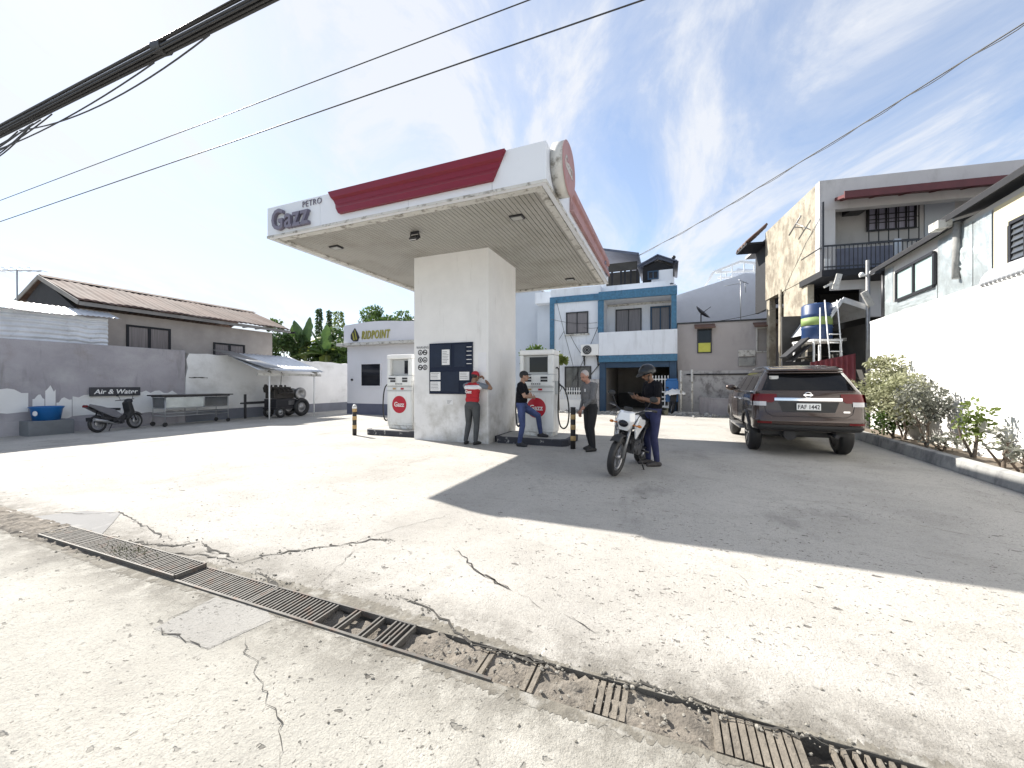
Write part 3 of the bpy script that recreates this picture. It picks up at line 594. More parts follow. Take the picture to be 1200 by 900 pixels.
# ---------------------------------------------------------------- pump islands
def island(a0, a1, label):
    o = thing('pump_island', label, 'pump island', S.pt((a0+a1)/2, 3.25), S.rz, 'pump islands beside the column'); c = ((a0+a1)/2, 3.25, 0)
    def outline(g, n=8):
        p = [(a0+.12-g, 2.62-g), (a1-.12+g, 2.62-g), (a1+g, 2.74-g), (a1+g, 3.76+g), (a1-.12+g, 3.88+g), (a0+.12-g, 3.88+g), (a0-g, 3.76+g), (a0-g, 2.74-g)]; return p
    k = MB(c); k.prism(outline(0), -.02, .15, 'z'); k.build('kerb', m_kerbdark, o, bevel=.015)
    k = MB(c); k.prism(outline(-.09), .14, .155, 'z'); k.build('top_slab', m_islandtop, o); return o
island(-6.05, -4.215, 'dark painted concrete pump island left of the column')
island(-2.125, -.32, 'dark painted concrete pump island right of the column')
# ---------------------------------------------------------------- fuel dispensers
def pump(a, label, dispw, hl, hr):
    t = thing('fuel_dispenser', label, 'fuel dispenser', S.pt(a, 3.22, .155), S.rz, 'fuel dispensers under the canopy'); w = .42; d = .25
    k = MB(); k.bx(-w+.02, w-.02, -d+.02, d-.02, 0, .10); k.bx(-w, w, -d, d, .10, 1.30); k.build('cabinet', m_pump, t, bevel=.018)
    k = MB(); k.bx(-w+.03, w-.03, -d-.012, -d+.01, .17, 1.03); k.build('door_panel', m_pump, t, bevel=.008)
    k = MB(); k.bx(-w-.005, w+.005, -d-.02, -d+.01, 1.055, 1.075); k.bx(-w-.005, w+.005, -d-.02, -d+.01, 1.165, 1.185); k.build('seams', m_pumpgrey, t)
    k = MB(); k.bx(-w+.02, w-.02, -d-.03, -d+.01, 1.20, 1.46); k.build('keypad_panel', m_pump, t, bevel=.012)
    k = MB()
    for x in (-.20, .20):
        for z in (1.30, 1.37): k.bx(x-.085, x+.085, -d-.038, -d-.03, z, z+.05)
    for i in range(5): k.bx(-.12+i*.05, -.09+i*.05, -d-.036, -d-.03, 1.235, 1.26)
    k.build('counters', m_ink, t)
    k = MB(); k.bx(-w, w, -d, d, 1.305, 1.47); k.bx(-w, -w+.09, -d, d, 1.475, 1.93); k.bx(w-.14, w, -d, d, 1.475, 1.93); k.bx(-w+.092, w-.142, -d+.10, d-.10, 1.475, 1.93); k.build('head', m_pump, t, bevel=.012)
    k = MB(); k.bx(-w-.01, w+.01, -d-.01, d+.01, 1.935, 2.06); k.build('top_cap', m_whitepaint, t, bevel=.03)
    k = MB(); k.bx(*dispw, -d+.085, -d+.099, 1.53, 1.89); k.build('display_window', m_glass, t)
    k = MB(); k.bx(-w+.11, w-.16, -d+.092, -d+.099, 1.49, 1.92); k.build('display_panel', m_pumpgrey, t)
    k = MB(); k.lathe((0, -d-.013, .68), (0, -1, 0), [(0, .006), (.235, .006), (.24, 0)], 40, sm=False); ds = k.build('round_badge', m_reddisc, t)
    text('badge_letters', 'Gazz', .175, .003, m_whitepaint, ds, (0, -d-.022, .625), FRONT, bold=.003, align='CENTER', xs=.95)
    for x, z, c_ in ((-.30, .95, m_paper), (-.17, 1.115, m_yellow), (.28, 1.12, m_paper), (.10, 1.115, m_reddisc), (-.30, 1.40, m_ink)):
        k = MB(); k.bx(x-.05, x+.05, -d-.034 if z > 1.2 else -d-.015, -d-.0305 if z > 1.2 else -d-.0125, z-.022, z+.022); k.build('sticker', c_, t)
    for sx in (-1, 1):
        k = MB(); x = sx*(w+.03)
        k.bx(min(sx*w, sx*(w+.07)), max(sx*w, sx*(w+.07)), -.10, .10, 1.0, 1.32); bt = k.build('nozzle_boot', m_pumpgrey, t, bevel=.01)
        k = MB(); k.tube([(x+sx*.02, 0, 1.02), (x+sx*.03, -.01, 1.12), (x+sx*.05, -.02, 1.26), (x+sx*.10, -.03, 1.20)], [.014, .022, .028, .016], 8); k.tube([(x+sx*.07, -.02, 1.25), (x+sx*.11, -.02, 1.14), (x+sx*.06, -.02, 1.06)], .008, 6); k.build('nozzle', m_black, t)
        wl_ = hl if sx < 0 else hr
        ctl = [(0, 1.62), (.05, 1.63), (.085, 1.50), (.075, 1.0), (.07, .55), (.12, .27), (.22, .20), (.31, .32), (.34, .62), (.30, .95), (.22, 1.15), (.10, 1.24)]
        pts = []
        for q in range(len(ctl)-1):
            p_ = [ctl[max(q-1, 0)], ctl[q], ctl[q+1], ctl[min(q+2, len(ctl)-1)]]
            for e in range(5):
                u = e/5; cr_ = [.5*(2*p_[1][d]+(p_[2][d]-p_[0][d])*u+(2*p_[0][d]-5*p_[1][d]+4*p_[2][d]-p_[3][d])*u*u+(3*p_[1][d]-p_[0][d]-3*p_[2][d]+p_[3][d])*u**3) for d in (0, 1)]
                pts.append((sx*(w+cr_[0]*wl_), -.05-.12*u*0-.10*(len(pts)/55), cr_[1]))
        k = MB(); k.tube(pts, .018, 8); k.build('hose', m_black, t)
    return t
m_reddisc = mat('red_enamel_disc', (0.42, 0.012, 0.03), 0.35, var=0.05)
pump(S.A(469, 3.0), 'white fuel dispenser with round red badge left of the column', (.10, .25), .75, .22)
pump(S.A(628.5, 2.97), 'white fuel dispenser with wide dark display right of the column', (-.20, .25), .45, 1.0)
# ---------------------------------------------------------------- bollards
def bollard(px, py, h, label, r=.055, capw=True):
    a, b = S.g(px, py); o = thing('bollard', label, 'bollard', S.pt(a, b), S.rz, 'striped steel bollards of the pump islands')
    k = MB(); k.cyl((0, 0, -.02), (0, 0, h), r, r, 18); k.build('post', m_blackpaint, o)
    k = MB()
    for z in (.18, .42, .64): k.lathe((0, 0, z), (0, 0, 1), [(r+.0005, 0), (r+.003, .002), (r+.003, .10), (r+.0005, .102)], 18)
    k.build('bands', m_yellow, o)
    if capw: k = MB(); k.lathe((0, 0, h-.07), (0, 0, 1), [(r+.004, 0), (r+.004, .05), (r*.7, .10), (0, .115)], 18); k.build('cap', m_whitepaint, o)
    return o
bollard(415.5, 510, .80, 'black and yellow banded bollard with white cap beside the left pump island')
bollard(671.5, 526, .90, 'worn black and yellow bollard under the hand of the grey shirted man', capw=False)
# ================================================================ left boundary: walls, house, trees, office
WA = -14.6
wl = thing('boundary_wall', 'tall bare grey cement wall with patchy white lower paint at left', 'wall', S.pt(WA-.1, -4), S.rz)
bj = S.B(217, WA); OW = (WA-.1, -4, 0)
zg = 2.62
k = MB(OW); k.bx(WA-.2, WA, -14, bj, -.1, zg); k.build('cement_wall', m_wallgrey, wl, bevel=.01)
# remains of white paint on the lower wall: ragged thin coats
def coat(b0, b1, z0, z1, seed, rag=.06):
    rr = random.Random(seed); n = max(6, int((b1-b0)/.12)); P = []
    for i in range(n+1): P.append((b0+(b1-b0)*i/n, z0+rr.uniform(-rag*.5, rag*.5)))
    for i in range(n, -1, -1):
        e = min(i, n-i)/2.0; P.append((b0+(b1-b0)*i/n, z1-(.0 if e >= 1 else .1)+rr.uniform(-rag, rag)))
    return P
k = MB(OW)
def Bz(px, py): b = S.B(px, WA); return b, S.Z(py, WA, b)
def pxcoat(p0, p1, yt0, yb, seed):
    b0, z1 = Bz(p0, yt0); b1, _ = Bz(p1, yt0); z0 = S.Z(yb, WA, b0); k.prism(coat(b0, b1, max(z0, .3), z1, seed), WA+.001, WA+.006, 'x')
pxcoat(-300, 33, 457, 497, 1); pxcoat(38, 52, 463, 493, 2); pxcoat(53, 65, 454, 490, 3); pxcoat(66, 84, 466, 490, 4); pxcoat(85, 216, 461, 488, 5)
k.build('white_coats', m_wallwhite, wl)
k = MB(OW); k.bx(WA+.001, WA+.05, -14, S.B(60, WA), -.05, .38); k.bx(WA+.001, WA+.03, S.B(60, WA), bj, -.05, .33); k.build('plinth', m_wallgrey, wl, bevel=.012)
wh = thing('boundary_wall', 'whitewashed boundary wall behind the lean-to shed', 'wall', S.pt(WA-.1, 6), S.rz); OW2 = (WA-.1, 6, 0)
rr = random.Random(5); P = [(bj+.0, -.1), (13.0, -.1), (13.0, 2.42)]
P += [(bj+9.5*(1-i/26), 2.55+rr.uniform(-.03, .03)-.06*(1-i/26)) for i in range(27)]+[(bj+.12, 2.52), (bj+.04, 2.3), (bj+.08, 2.0), (bj+.01, 1.6)]
k = MB(OW2); k.prism(P, WA-.19, WA+.012, 'x'); k.build('white_wall', m_wallwhite, wh)
k = MB(OW2); k.bx(WA+.014, WA+.05, bj, 13, -.05, .42); k.build('plinth', mat('blue_grey_plinth', (0.16, 0.17, 0.20), 0.85, var=.15, vsc=2), wh, bevel=.01)
k = MB(OW2); k.add([(WA+.02, S.B(221, WA)+i*.09, 1.62+rr.uniform(-.01, .01)) for i in range(8)]+[(WA+.02, S.B(221, WA)+i*.09, 1.655+rr.uniform(-.02, .01)) for i in range(8)], [(i, i+1, i+9, i+8) for i in range(7)]); k.build('crack', m_crack, wh)

# ---- corrugated sheets standing above the wall
cs = thing('corrugated_fence', 'silver corrugated iron sheets standing on top of the grey wall', 'iron fence', S.pt(-15.0, -3, 0), S.rz); OS = (-15.0, -3, 0)
be = S.B(126, -15.0)
def corr(k, fix, b0, b1, z0, z1, amp, pitch, horiz=True, nb=60):
    nu = int((z1-z0)/pitch*8)
    k.grid(lambda u, v: (fix+amp*math.sin(2*PI*u*(z1-z0)/pitch), b0+(b1-b0)*v, z0+(z1-z0)*u+.02*math.sin(v*9)), nu, nb)
for q, (b0, b1) in enumerate(((-9, -4.0), (-4.05, S.B(82, -15.0)), (S.B(82, -15.0)-.05, be))):
    k = MB(OS); corr(k, -15.0+.014*q, b0, b1, zg-.05, S.Z(374, -15.0, be)+.0, .016, .14); k.build('iron_sheet', m_zinc, cs, fix=False)
k = MB(OS); zt = S.Z(364, -15.0, be)
k.grid(lambda u, v: (-15.5+.75*u, -9+(be+.25+9)*v, zt-.28*u+.012*math.sin(v*520)+.03*math.sin(v*21)*u), 3, 400); k.build('top_sheet', m_zinc, cs, fix=False)

# ---- the house behind
HB0, HB1 = S.B(93, -15.4), S.B(341, -15.4)
hs_ = thing('low_house', 'low grey house with rusty corrugated gable roof behind the left wall', 'house', S.pt(-18, 4), S.rz); OH = (-18, 4, 0)
hw0, hw1 = HB0+.10, S.B(319, -15.9)
k = MB(OH); k.bx(-20.3, -15.9, hw0, hw1, 0, 3.85); k.build('wall', m_housewall, hs_)
ze, zr = 4.03, 5.09
k = MB(OH); k.prism([(-20.3, 3.8), (-15.9, 3.8), (-15.9, 3.84), (-18.1, zr-.12), (-20.3, 3.84)], hw0-.02, hw0+.08, 'y'); k.build('gable', m_darkwood, hs_)
def roof_sheet(a0, z0, a1, z1, b0, b1, name, m, par, O, pitch=.20, amp=.012, ext=0):
    nb = int((b1-b0)/pitch*6); k = MB(O)
    k.grid(lambda u, v: (a0+(a1-a0)*u, b0+(b1-b0)*v, z0+(z1-z0)*u+amp*math.sin(2*PI*v*(b1-b0)/pitch)+.012*math.sin(v*37+u*5)), 10, nb)
    o = k.build(name, m, par, fix=False); s = o.modifiers.new('thick', 'SOLIDIFY'); s.thickness = .012; return o
roof_sheet(-15.35, ze, -18.1, zr, HB0, HB1, 'roof', m_rust, hs_, OH); roof_sheet(-20.85, ze, -18.1, zr, HB0, HB1, 'roof', m_rust, hs_, OH)
k = MB(OH); k.bar((-15.42, HB0-.02, ze-.06), (-18.1, HB0-.02, zr-.05), .03, .14); k.bar((-20.8, HB0-.02, ze-.06), (-18.1, HB0-.02, zr-.05), .03, .14); k.bx(-15.44, -15.41, HB0, HB1, ze-.14, ze-.02); k.build('barge_boards', mat('weathered_barge_board', (0.20, 0.19, 0.18), .8, var=.2), hs_)
k = MB(OH); k.prism([(-18.35, zr-.05), (-18.1, zr+.055), (-17.85, zr-.05), (-18.1, zr+.03)], HB0, HB1, 'y'); k.build('ridge_cap', m_rust, hs_)
k = MB(OH)
for i in range(14): k.bx(-15.88, -15.44, HB0+.3+i*.56, HB0+.36+i*.56, ze-.12, ze-.03)
k.build('rafters', m_darkwood, hs_)
for (p0, p1, y0, y1) in ((148, 200, 380, 409), (250, 287, 401, 419)):
    b0, b1 = S.B(p0, -15.88), S.B(p1, -15.88); z1 = S.Z(y0, -15.88, b0); z0 = z1-.95; bm_ = (b0+b1)/2
    k = MB(OH); k.bx(-15.95, -15.86, b0, b0+.07, z0, z1); k.bx(-15.95, -15.86, b1-.07, b1, z0, z1); k.bx(-15.95, -15.86, b0+.07, b1-.07, z1-.07, z1); k.bx(-15.95, -15.86, bm_-.04, bm_+.04, z0, z1-.07); k.bx(-15.95, -15.84, b0, b1, z0-.05, z0-.001); f = k.build('window', m_darkwood, hs_)
    k = MB(OH); k.bx(-15.91, -15.89, b0+.07, b1-.07, z0, z1-.07); k.build('pane', m_curtain, f)
# TV antenna
aA = -18.6; bA = S.B(20, aA); k = MB(); zt = S.Z(316, aA, bA)
t = thing('tv_antenna', 'thin television antenna on a pole at the house gable', 'antenna', S.pt(aA, bA, 0), S.rz)
k.tube([(0, 0, 3.6), (0, 0, zt)], .022, 6); k.build('pole', m_antenna, t)
k = MB(); k.tube([(-.75, -.3, zt), (.75, .3, zt-.05)], .018, 6)
for i in range(6): x = -.7+i*.27; k.tube([(x-.1, .26+x*.4, zt), (x+.1, -.26+x*.4, zt)], .008, 4)
k.build('boom', m_antenna, t)

# ---- water point: low block, blue basin, sign
b0, b1 = S.B(31, WA+.5), S.B(85, WA+.5)
k = MB((WA+.3, (b0+b1)/2, 0)); k.bx(WA+.055, WA+.62, b0, b1, -.05, .40); t = k.build('concrete_block', mat('damp_concrete', (0.15, 0.16, 0.17), .85, var=.2, vsc=2, bump=.2), bevel=.015, loc=S.pt(WA+.3, (b0+b1)/2), rz=S.rz); tag(t, 'low grey concrete block against the wall under the basin', 'concrete block')
bb = S.B(54, WA+.33); k = MB(); k.lathe((0, 0, .0), (0, 0, 1), [(0, .0), (.26, 0), (.30, .30), (.335, .36), (.335, .38), (.31, .38), (.28, .31), (.25, .02), (0, .02)], 28)
t = k.build('basin', m_basin, loc=S.pt(WA+.36, bb, .401)); tag(t, 'bright blue plastic basin on the low concrete block', 'basin')
k = MB(); k.lathe((.08, -.335, .2), (0, -1, 0), [(0, .0), (.07, -.006)], 14); k.build('label', m_paper, t)
def As(px, py, a): b = S.B(px, a); return b, S.Z(py, a, b)
aS = WA+.06; b0, zt = As(105, 454, aS); b1, _ = As(164, 454, aS); zb = S.Z(464.5, aS, b0)
t = thing('air_and_water_sign', 'dark sign lettered Air & Water on the wall above the scooter', 'sign', S.pt(aS, (b0+b1)/2), S.rz)
k = MB(); k.bx(-.03, .03, b0-(b0+b1)/2, b1-(b0+b1)/2, zb, zt); k.build('board', mat('dark_slate_sign', (0.022, 0.025, 0.035), .45, var=.1), t, bevel=.004)
text('lettering', 'Air & Water', (zt-zb)*.74, .004, m_whitepaint, t, (.034, 0, zb+(zt-zb)*.26), SIDE, bold=.003, align='CENTER', xs=1.0, shear=.2)

# ---- glazed vending cart
bc0, bc1 = S.B(188, WA+.9), S.B(262, WA+.9); t = thing('vending_cart', 'low metal vending cart with dark top and glass front by the wall', 'vending cart', S.pt(WA+.8, (bc0+bc1)/2), S.rz); h = (bc1-bc0)/2
k = MB(); k.bx(-.42, .46, -h-.12, h+.12, 1.0, 1.04); k.bx(-.36, .40, -h-.04, h+.04, .965, .998); k.build('top', m_dark, t)
k = MB()
for y in (-h, -.05*h, h):
    for x in (-.33, .36): k.tube([(x, y, .12 if y != -.05*h else .33), (x, y, .97)], .016, 6)
for z in (.34, .44, .60):
    for x in (-.33, .36): k.tube([(x, -h, z), (x, h, z)], .012, 6)
    for y in (-h, h): k.tube([(-.33, y, z), (.36, y, z)], .012, 6)
k.build('frame', m_antenna, t)
k = MB(); k.bx(.362, .374, -h*.98, .15*h, .62, .95); k.build('foil_panel', m_foil, t)
k = MB(); k.bx(.362, .37, .2*h, h*.97, .62, .95); k.bx(-.33, .35, -h, -h+.006, .6, .95); k.build('glass', m_glassgrey, t)
k = MB(); k.bx(-.32, .35, -h+.02, h-.02, .585, .597); k.build('shelf', m_steel, t)
for y in (-h, h):
    for x in (-.33, .36): k = MB(); k.ring((x, y, .075), (1, 0, 0), .055, .02, 16, 6); k.cyl((x-.012, y, .075), (x+.012, y, .075), .05, .05, 12); k.build('wheel', m_black, t)

# ---- lean-to shed against the white wall
b0 = S.B(278, WA); bp1 = S.B(316.5, WA+2.0); bp2 = S.B(362, WA+1.6); bend = S.B(372, WA+1.7)
t = thing('lean_to_shed', 'small lean-to shed of thin white posts and iron sheets on the white wall', 'shed', S.pt(WA+1, 6), S.rz); OL = (WA+1, 6, 0)
zw = 2.55; zf = S.Z(437, WA+2.0, bp1)
bs0 = bp1-.55; bs1 = bp2+.35
k = MB(OL); nb = int((bs1-bs0)/.18*6)
k.grid(lambda u, v: (WA-.05+2.2*u, bs0+(bs1-bs0)*v, zw+.12-(zw+.12-zf-.10)*u+.014*math.sin(2*PI*v*(bs1-bs0)/.18)), 6, nb); o = k.build('roof_sheet', m_zinc, t, fix=False); o.modifiers.new('thick', 'SOLIDIFY').thickness = .01
k = MB(OL); k.grid(lambda u, v: (WA-.15+2.5*u, bs0-.25+.7*v+.4*u, zw+.19-(zw+.05-zf-.05)*u), 2, 2); o = k.build('loose_sheet', m_steel, t, fix=False); o.modifiers.new('thick', 'SOLIDIFY').thickness = .015
k = MB(OL)
for b in (bp1, bp2): k.bar((WA+.02, b, zw+.04), (WA+2.1, b, zf+.02), .05, .09)
k.bx(WA+1.95, WA+2.0, bs0+.05, bs1-.05, zf-.10, zf-.0); k.build('beams', m_trim, t)
for b, l in ((bp1, 2.0), (bp2, 1.95)): k = MB(OL); k.tube([(WA+l-.04, b, -.02), (WA+l-.04, b, zf-.05)], .026, 8); k.build('post', m_whitepaint, t)

# ---- old engine on a cart under the shed
be_ = S.B(331, WA+1.0); t = thing('engine_cart', 'dark greasy engine on a wheeled cart under the lean-to shed', 'engine', S.pt(WA+1.15, be_), S.rz+R(4))
k = MB(); k.bx(-.35, .35, -.75, .75, .35, .43); k.bx(-.30, -.22, -1.6, -.75, .60, .70); k.bx(-.30, -.24, -1.6, -1.52, .05, 1.0); k.bx(-.30, -.24, -1.75, -1.42, .62, .68); k.bx(-.33, .33, -.70, .3, .43, .78); k.build('chassis', m_dark, t, bevel=.01)
k = MB(); k.bx(-.24, .24, -.72, .22, .80, 1.12); k.bx(-.18, .18, -.66, .14, 1.125, 1.28)
for i in range(6): k.cyl((-.1+.2*(i % 2), -.56+.24*(i//2), 1.27), (-.1+.2*(i % 2), -.56+.24*(i//2), 1.36), .045, .03, 8)
for i in range(4): k.tube([(.20, -.6+.2*i, 1.22), (.34, -.58+.2*i, 1.18), (.36, -.52+.2*i, 1.02)], .03, 7)
k.tube([(.36, -.62, 1.02), (.37, .12, 1.02)], .04, 8); k.obox((.05, -.86, 1.18), (.22, .22, .22), (.4, .2, .1)); k.obox((.1, -.98, 1.30), (.12, .10, .14), (.2, .6, 0)); k.build('engine_block', mat('greasy_iron', (0.05, 0.045, 0.04), .45, metal=.4, var=.4, vsc=9), t, bevel=.008)
k = MB(); k.lathe((.30, .50, .98), (1, 0, 0), [(0, .02), (.10, .03), (.11, .06), (.19, .05), (.25, .08), (.27, .04), (.27, -.05), (0, -.05)], 26); k.lathe((.1, .30, 1.0), (1, 0, 0), [(0, .12), (.2, .12), (.22, .0), (.22, -.1), (0, -.1)], 20); k.build('flywheel', m_steel, t)
for x, y, r_ in ((.36, .52, .40), (-.36, .52, .40), (.33, -.5, .24), (-.33, -.5, .24)):
    k = MB(); k.ring((x, y, r_), (1, 0, 0), r_*.76, r_*.24, 28, 8, sq=.9); w_ = k.build('wheel', m_black, t)
    k = MB(); k.lathe((x, y, r_), (1, 0, 0), [(0, .05), (r_*.2, .05), (r_*.25, .02), (r_*.55, .0), (r_*.6, .04), (r_*.6, -.05), (0, -.05)], 20); k.build('hub', m_steel, w_)
k = MB(); k.bx(.28, .33, -.12, .18, .52, .70); k.build('plate', m_steel, t)
k = MB(); k.tube([(0, -.2, 1.36), (.02, -.18, 1.9), (.05, -.1, zf-.1)], .012, 6); k.build('hanging_cable', m_cable, t)

# ---- the station office
OA = S.A(407, 8.18); of = thing('station_office', 'small white station office with lettered parapet behind the left pump', 'office', S.pt(OA+2.5, 10), S.rz); OO = (OA+2.5, 10, 0)
m_off = mat('pale_lilac_render', (0.64, 0.64, 0.68), .75, var=.04, vsc=1)
k = MB(OO); k.bx(OA, OA+5, 8.18, 12.2, .40, 3.2); k.build('wall', m_off, of)
k = MB(OO); k.bx(OA-.012, OA+5.012, 8.168, 12.2, -.05, .50); k.build('plinth', mat('slate_blue_plinth', (0.10, 0.11, 0.16), .7, var=.1), of)
zs = S.Z(404.5, OA, 8.18); k = MB(OO); k.bx(OA-.32, OA+5.2, 7.82, 12.4, zs-.07, zs+.06); k.build('roof_slab', m_trim, of, bevel=.01)
zp = S.Z(382, OA, 8.0); P = [(OA+.02, zs+.062), (OA+5, zs+.062), (OA+5, zp-.1)]
for i in range(13): u = 1-i/12; P.append((OA+.02+4.1*u, zp+.10*math.sin(PI*min(1, u*1.15))))
k = MB(OO); k.prism(P, 7.95, 8.12, 'y'); pp = k.build('parapet', m_off, of)
m_olive = mat('olive_yellow_letters', (0.30, 0.28, 0.045), .5, var=.1)
la = S.A(424, 7.95); lz = S.Z(397.5, la, 7.95); t2 = text('parapet_letters', 'RIDPOINT', .52, .02, m_olive, pp, (la-OO[0], 7.925-OO[1], lz), FRONT, bold=.007, shear=.22, xs=.575, space=1.18)
k = MB(OO); la0, la1 = S.A(411.5, 7.95), S.A(421.5, 7.95); cx = (la0+la1)/2; hw = (la1-la0)/2; zc0, zc1 = S.Z(400, cx, 7.95), S.Z(384.5, cx, 7.95)
k.prism([(cx-.05*hw, zc1), (cx+.55*hw, zc1-(zc1-zc0)*.35), (cx+hw, zc1-(zc1-zc0)*.72), (cx+.6*hw, zc0), (cx-.4*hw, zc0), (cx-hw, zc0+(zc1-zc0)*.2), (cx-hw, zc0+(zc1-zc0)*.5), (cx-.55*hw, zc0+(zc1-zc0)*.75)], 7.92, 7.945, 'y'); em = k.build('emblem', m_dark, pp)
k = MB(OO); k.prism([(cx-.1*hw, zc1-.08), (cx+.08*hw, zc1-.10), (cx+.55*hw, zc0+.10), (cx+.25*hw, zc0+.04)], 7.905, 7.918, 'y'); k.prism([(cx-.6*hw, zc0+.35), (cx-.4*hw, zc0+.42), (cx+.02*hw, zc0+.06), (cx-.3*hw, zc0+.04)], 7.905, 7.918, 'y'); k.build('emblem_bands', m_olive, em)
w0, w1 = S.A(424, 8.18), S.A(446, 8.18); wz1, wz0 = S.Z(427, w0, 8.18), S.Z(452, w0, 8.18)
k = MB(OO)
k.bx(w0-.05, w1+.05, 8.14, 8.178, wz1, wz1+.05); k.bx(w0-.05, w1+.05, 8.14, 8.178, wz0-.05, wz0); k.bx(w0-.05, w0, 8.14, 8.178, wz0, wz1); k.bx(w1, w1+.05, 8.14, 8.178, wz0, wz1); f = k.build('window', m_off, of)
k = MB(OO); k.bx(w0, w1, 8.16, 8.176, wz0, wz1); k.build('pane', m_glass, f)
a_ = S.A(413, 8.18); z_ = S.Z(445, a_, 8.18); k = MB(OO); k.cyl((a_, 8.12, z_), (a_, 8.18, z_), .05, .05, 12); k.build('vent_hole', m_dark, of)
k = MB(OO); k.bx(OA-.0, OA+.12, 8.10, 8.17, wz0, wz0+.01); 

# ---------------------------------------------------------------- foliage
def leaves(k, c, r, n, size, clump=.45, nc=14, flat=.7, seed=0, hang=.2, mi=0):
    """leaf blades gathered in clumps spread through an uneven crown"""
    g = np.random.default_rng(seed); C = []
    for _ in range(nc):
        d = g.normal(size=3); d /= np.linalg.norm(d); q = g.uniform(.25, .95)
        C.append((np.array(c)+d*q*np.array(r), g.uniform(.55, 1.25)*clump))
    for i in range(n):
        cc, cr_ = C[g.integers(len(C))]; d = g.normal(size=3); d /= np.linalg.norm(d); p = cc+d*cr_*g.uniform(.3, 1.0)**.6*np.array((1, 1, flat))
        ax = g.normal(size=3)+np.array((0, 0, -hang))+d*.6; ax /= np.linalg.norm(ax); up = g.normal(size=3); w = np.cross(ax, up); w /= np.linalg.norm(w)+1e-6
        s = size*g.uniform(.6, 1.35); a = ax*s; b = w*s*.27
        nn = np.cross(ax, w)*s*.10
        k.add([p, p+a*.5+b+nn, p+a, p+a*.5-b+nn], [(0, 1, 2), (0, 2, 3)], mi)
def limbs(k, base, top, r, n, spread, seed=0):
    g = random.Random(seed); B = Vector(base); T = Vector(top)
    def bend(p, q, r0, r1, j): return [p.lerp(q, i/4)+Vector((g.gauss(0, j), g.gauss(0, j), 0))*(0 if i in (0,) else 1) for i in range(5)], [r0+(r1-r0)*i/4 for i in range(5)]
    P, rr = bend(B, T, r, r*.55, .04*spread); k.tube(P, rr, 8)
    for i in range(n):
        s = P[g.choice((2, 3, 4))]; an = g.uniform(0, 2*PI); e = s+Vector((math.cos(an)*spread*g.uniform(.5, 1), math.sin(an)*spread*g.uniform(.5, 1), spread*g.uniform(.2, .9)))
        p2, r2 = bend(s, e, r*.45, r*.08, .05*spread); k.tube(p2, r2, 5)
def tree(name, label, pos, h, cr, n, size, m, trunk=.1, nc=16, clump=.5, seed=1, group=None, cat='tree', flat=.7, cz=None, nl=7):
    t = thing(name, label, cat, pos, 0, group); cz = cz or h-cr[2]*.9
    k = MB(); limbs(k, (0, 0, -.05), (0, 0, cz-cr[2]*.2), trunk, nl, min(cr[0], cr[2])*.8, seed); k.build('trunk', m_trunk, t, fix=False)
    k = MB(); leaves(k, (0, 0, cz), cr, n, size, clump, nc, flat, seed); k.build('crown', m, t, fix=False); return t
def wpt(px, D, z=0): return ((px-600)/F*D, D, z)
def zat(py, D): return CZ+(450-py)/F*D
# behind the white wall: banana, ashoka trees, bushes
def banana(pos, h, seed, label):
    g = random.Random(seed); t = thing('banana_plant', label, 'banana plant', pos)
    k = MB(); k.tube([(0, 0, -.05), (.03, 0, h*.3), (0, .02, h*.62)], [.14, .11, .07], 9); k.build('stem', mat('banana_stem', (0.14, 0.17, 0.06), .6, var=.3, vsc=4, stretch=(4, 4, .4)), t)
    L_ = [(-1.0, .50, 2.3), (-.45, 1.25, 2.2), (.05, 1.5, 2.0), (.55, 1.0, 2.0), (1.0, .55, 1.9), (.2, .8, 1.8), (-.8, .9, 1.7), (1.4, .75, 1.6), (-.25, -.1, 1.5)]
    for i, (lean, rise, ln) in enumerate(L_):
        an = g.uniform(-.9, .9); dx = Vector((lean*1.5, .5*math.sin(an)+.15*lean, 0)); st = Vector((0, 0, h*.58)); n = 14; V = []; Fc = []
        for j in range(n+1):
            u = j/n; p = st+dx*ln*.62*u+Vector((0, 0, 1))*(rise*ln*.72*u-1.15*ln*.42*u*u*(1 if rise < 1.2 else .35))
            wd = .44*math.sin(PI*min(1, .06+u*.94))**.6*(1-.15*u); side = Vector((-dx.y, dx.x, 0)); side = (side.normalized() if side.length > .05 else Vector((1, 0, 0))); tear = g.uniform(.75, 1.0)
            V += [p-side*wd*tear+Vector((0, 0, -.10*wd*3)), p, p+side*wd*g.uniform(.75, 1)+Vector((0, 0, -.10*wd*3))]
            if j: Fc += [(3*j-3, 3*j-2, 3*j+1, 3*j), (3*j-2, 3*j-1, 3*j+2, 3*j+1)]
        k = MB(); k.add(V, Fc, 0, False); k.build('leaf', m_leaflime if i in (8, 3) else (m_leafdark if i % 3 else m_leafmid), t, fix=False)
    return t
banana(wpt(358, 24.0), zat(352, 24), 3, 'banana plant with large dark torn leaves behind the white wall')
banana(wpt(346, 25.0), zat(366, 25), 8, 'second lower banana plant beside the roof corner of the low house')
banana(wpt(382, 23.5), zat(370, 23.5), 12, 'third banana plant in front of the slender trees')
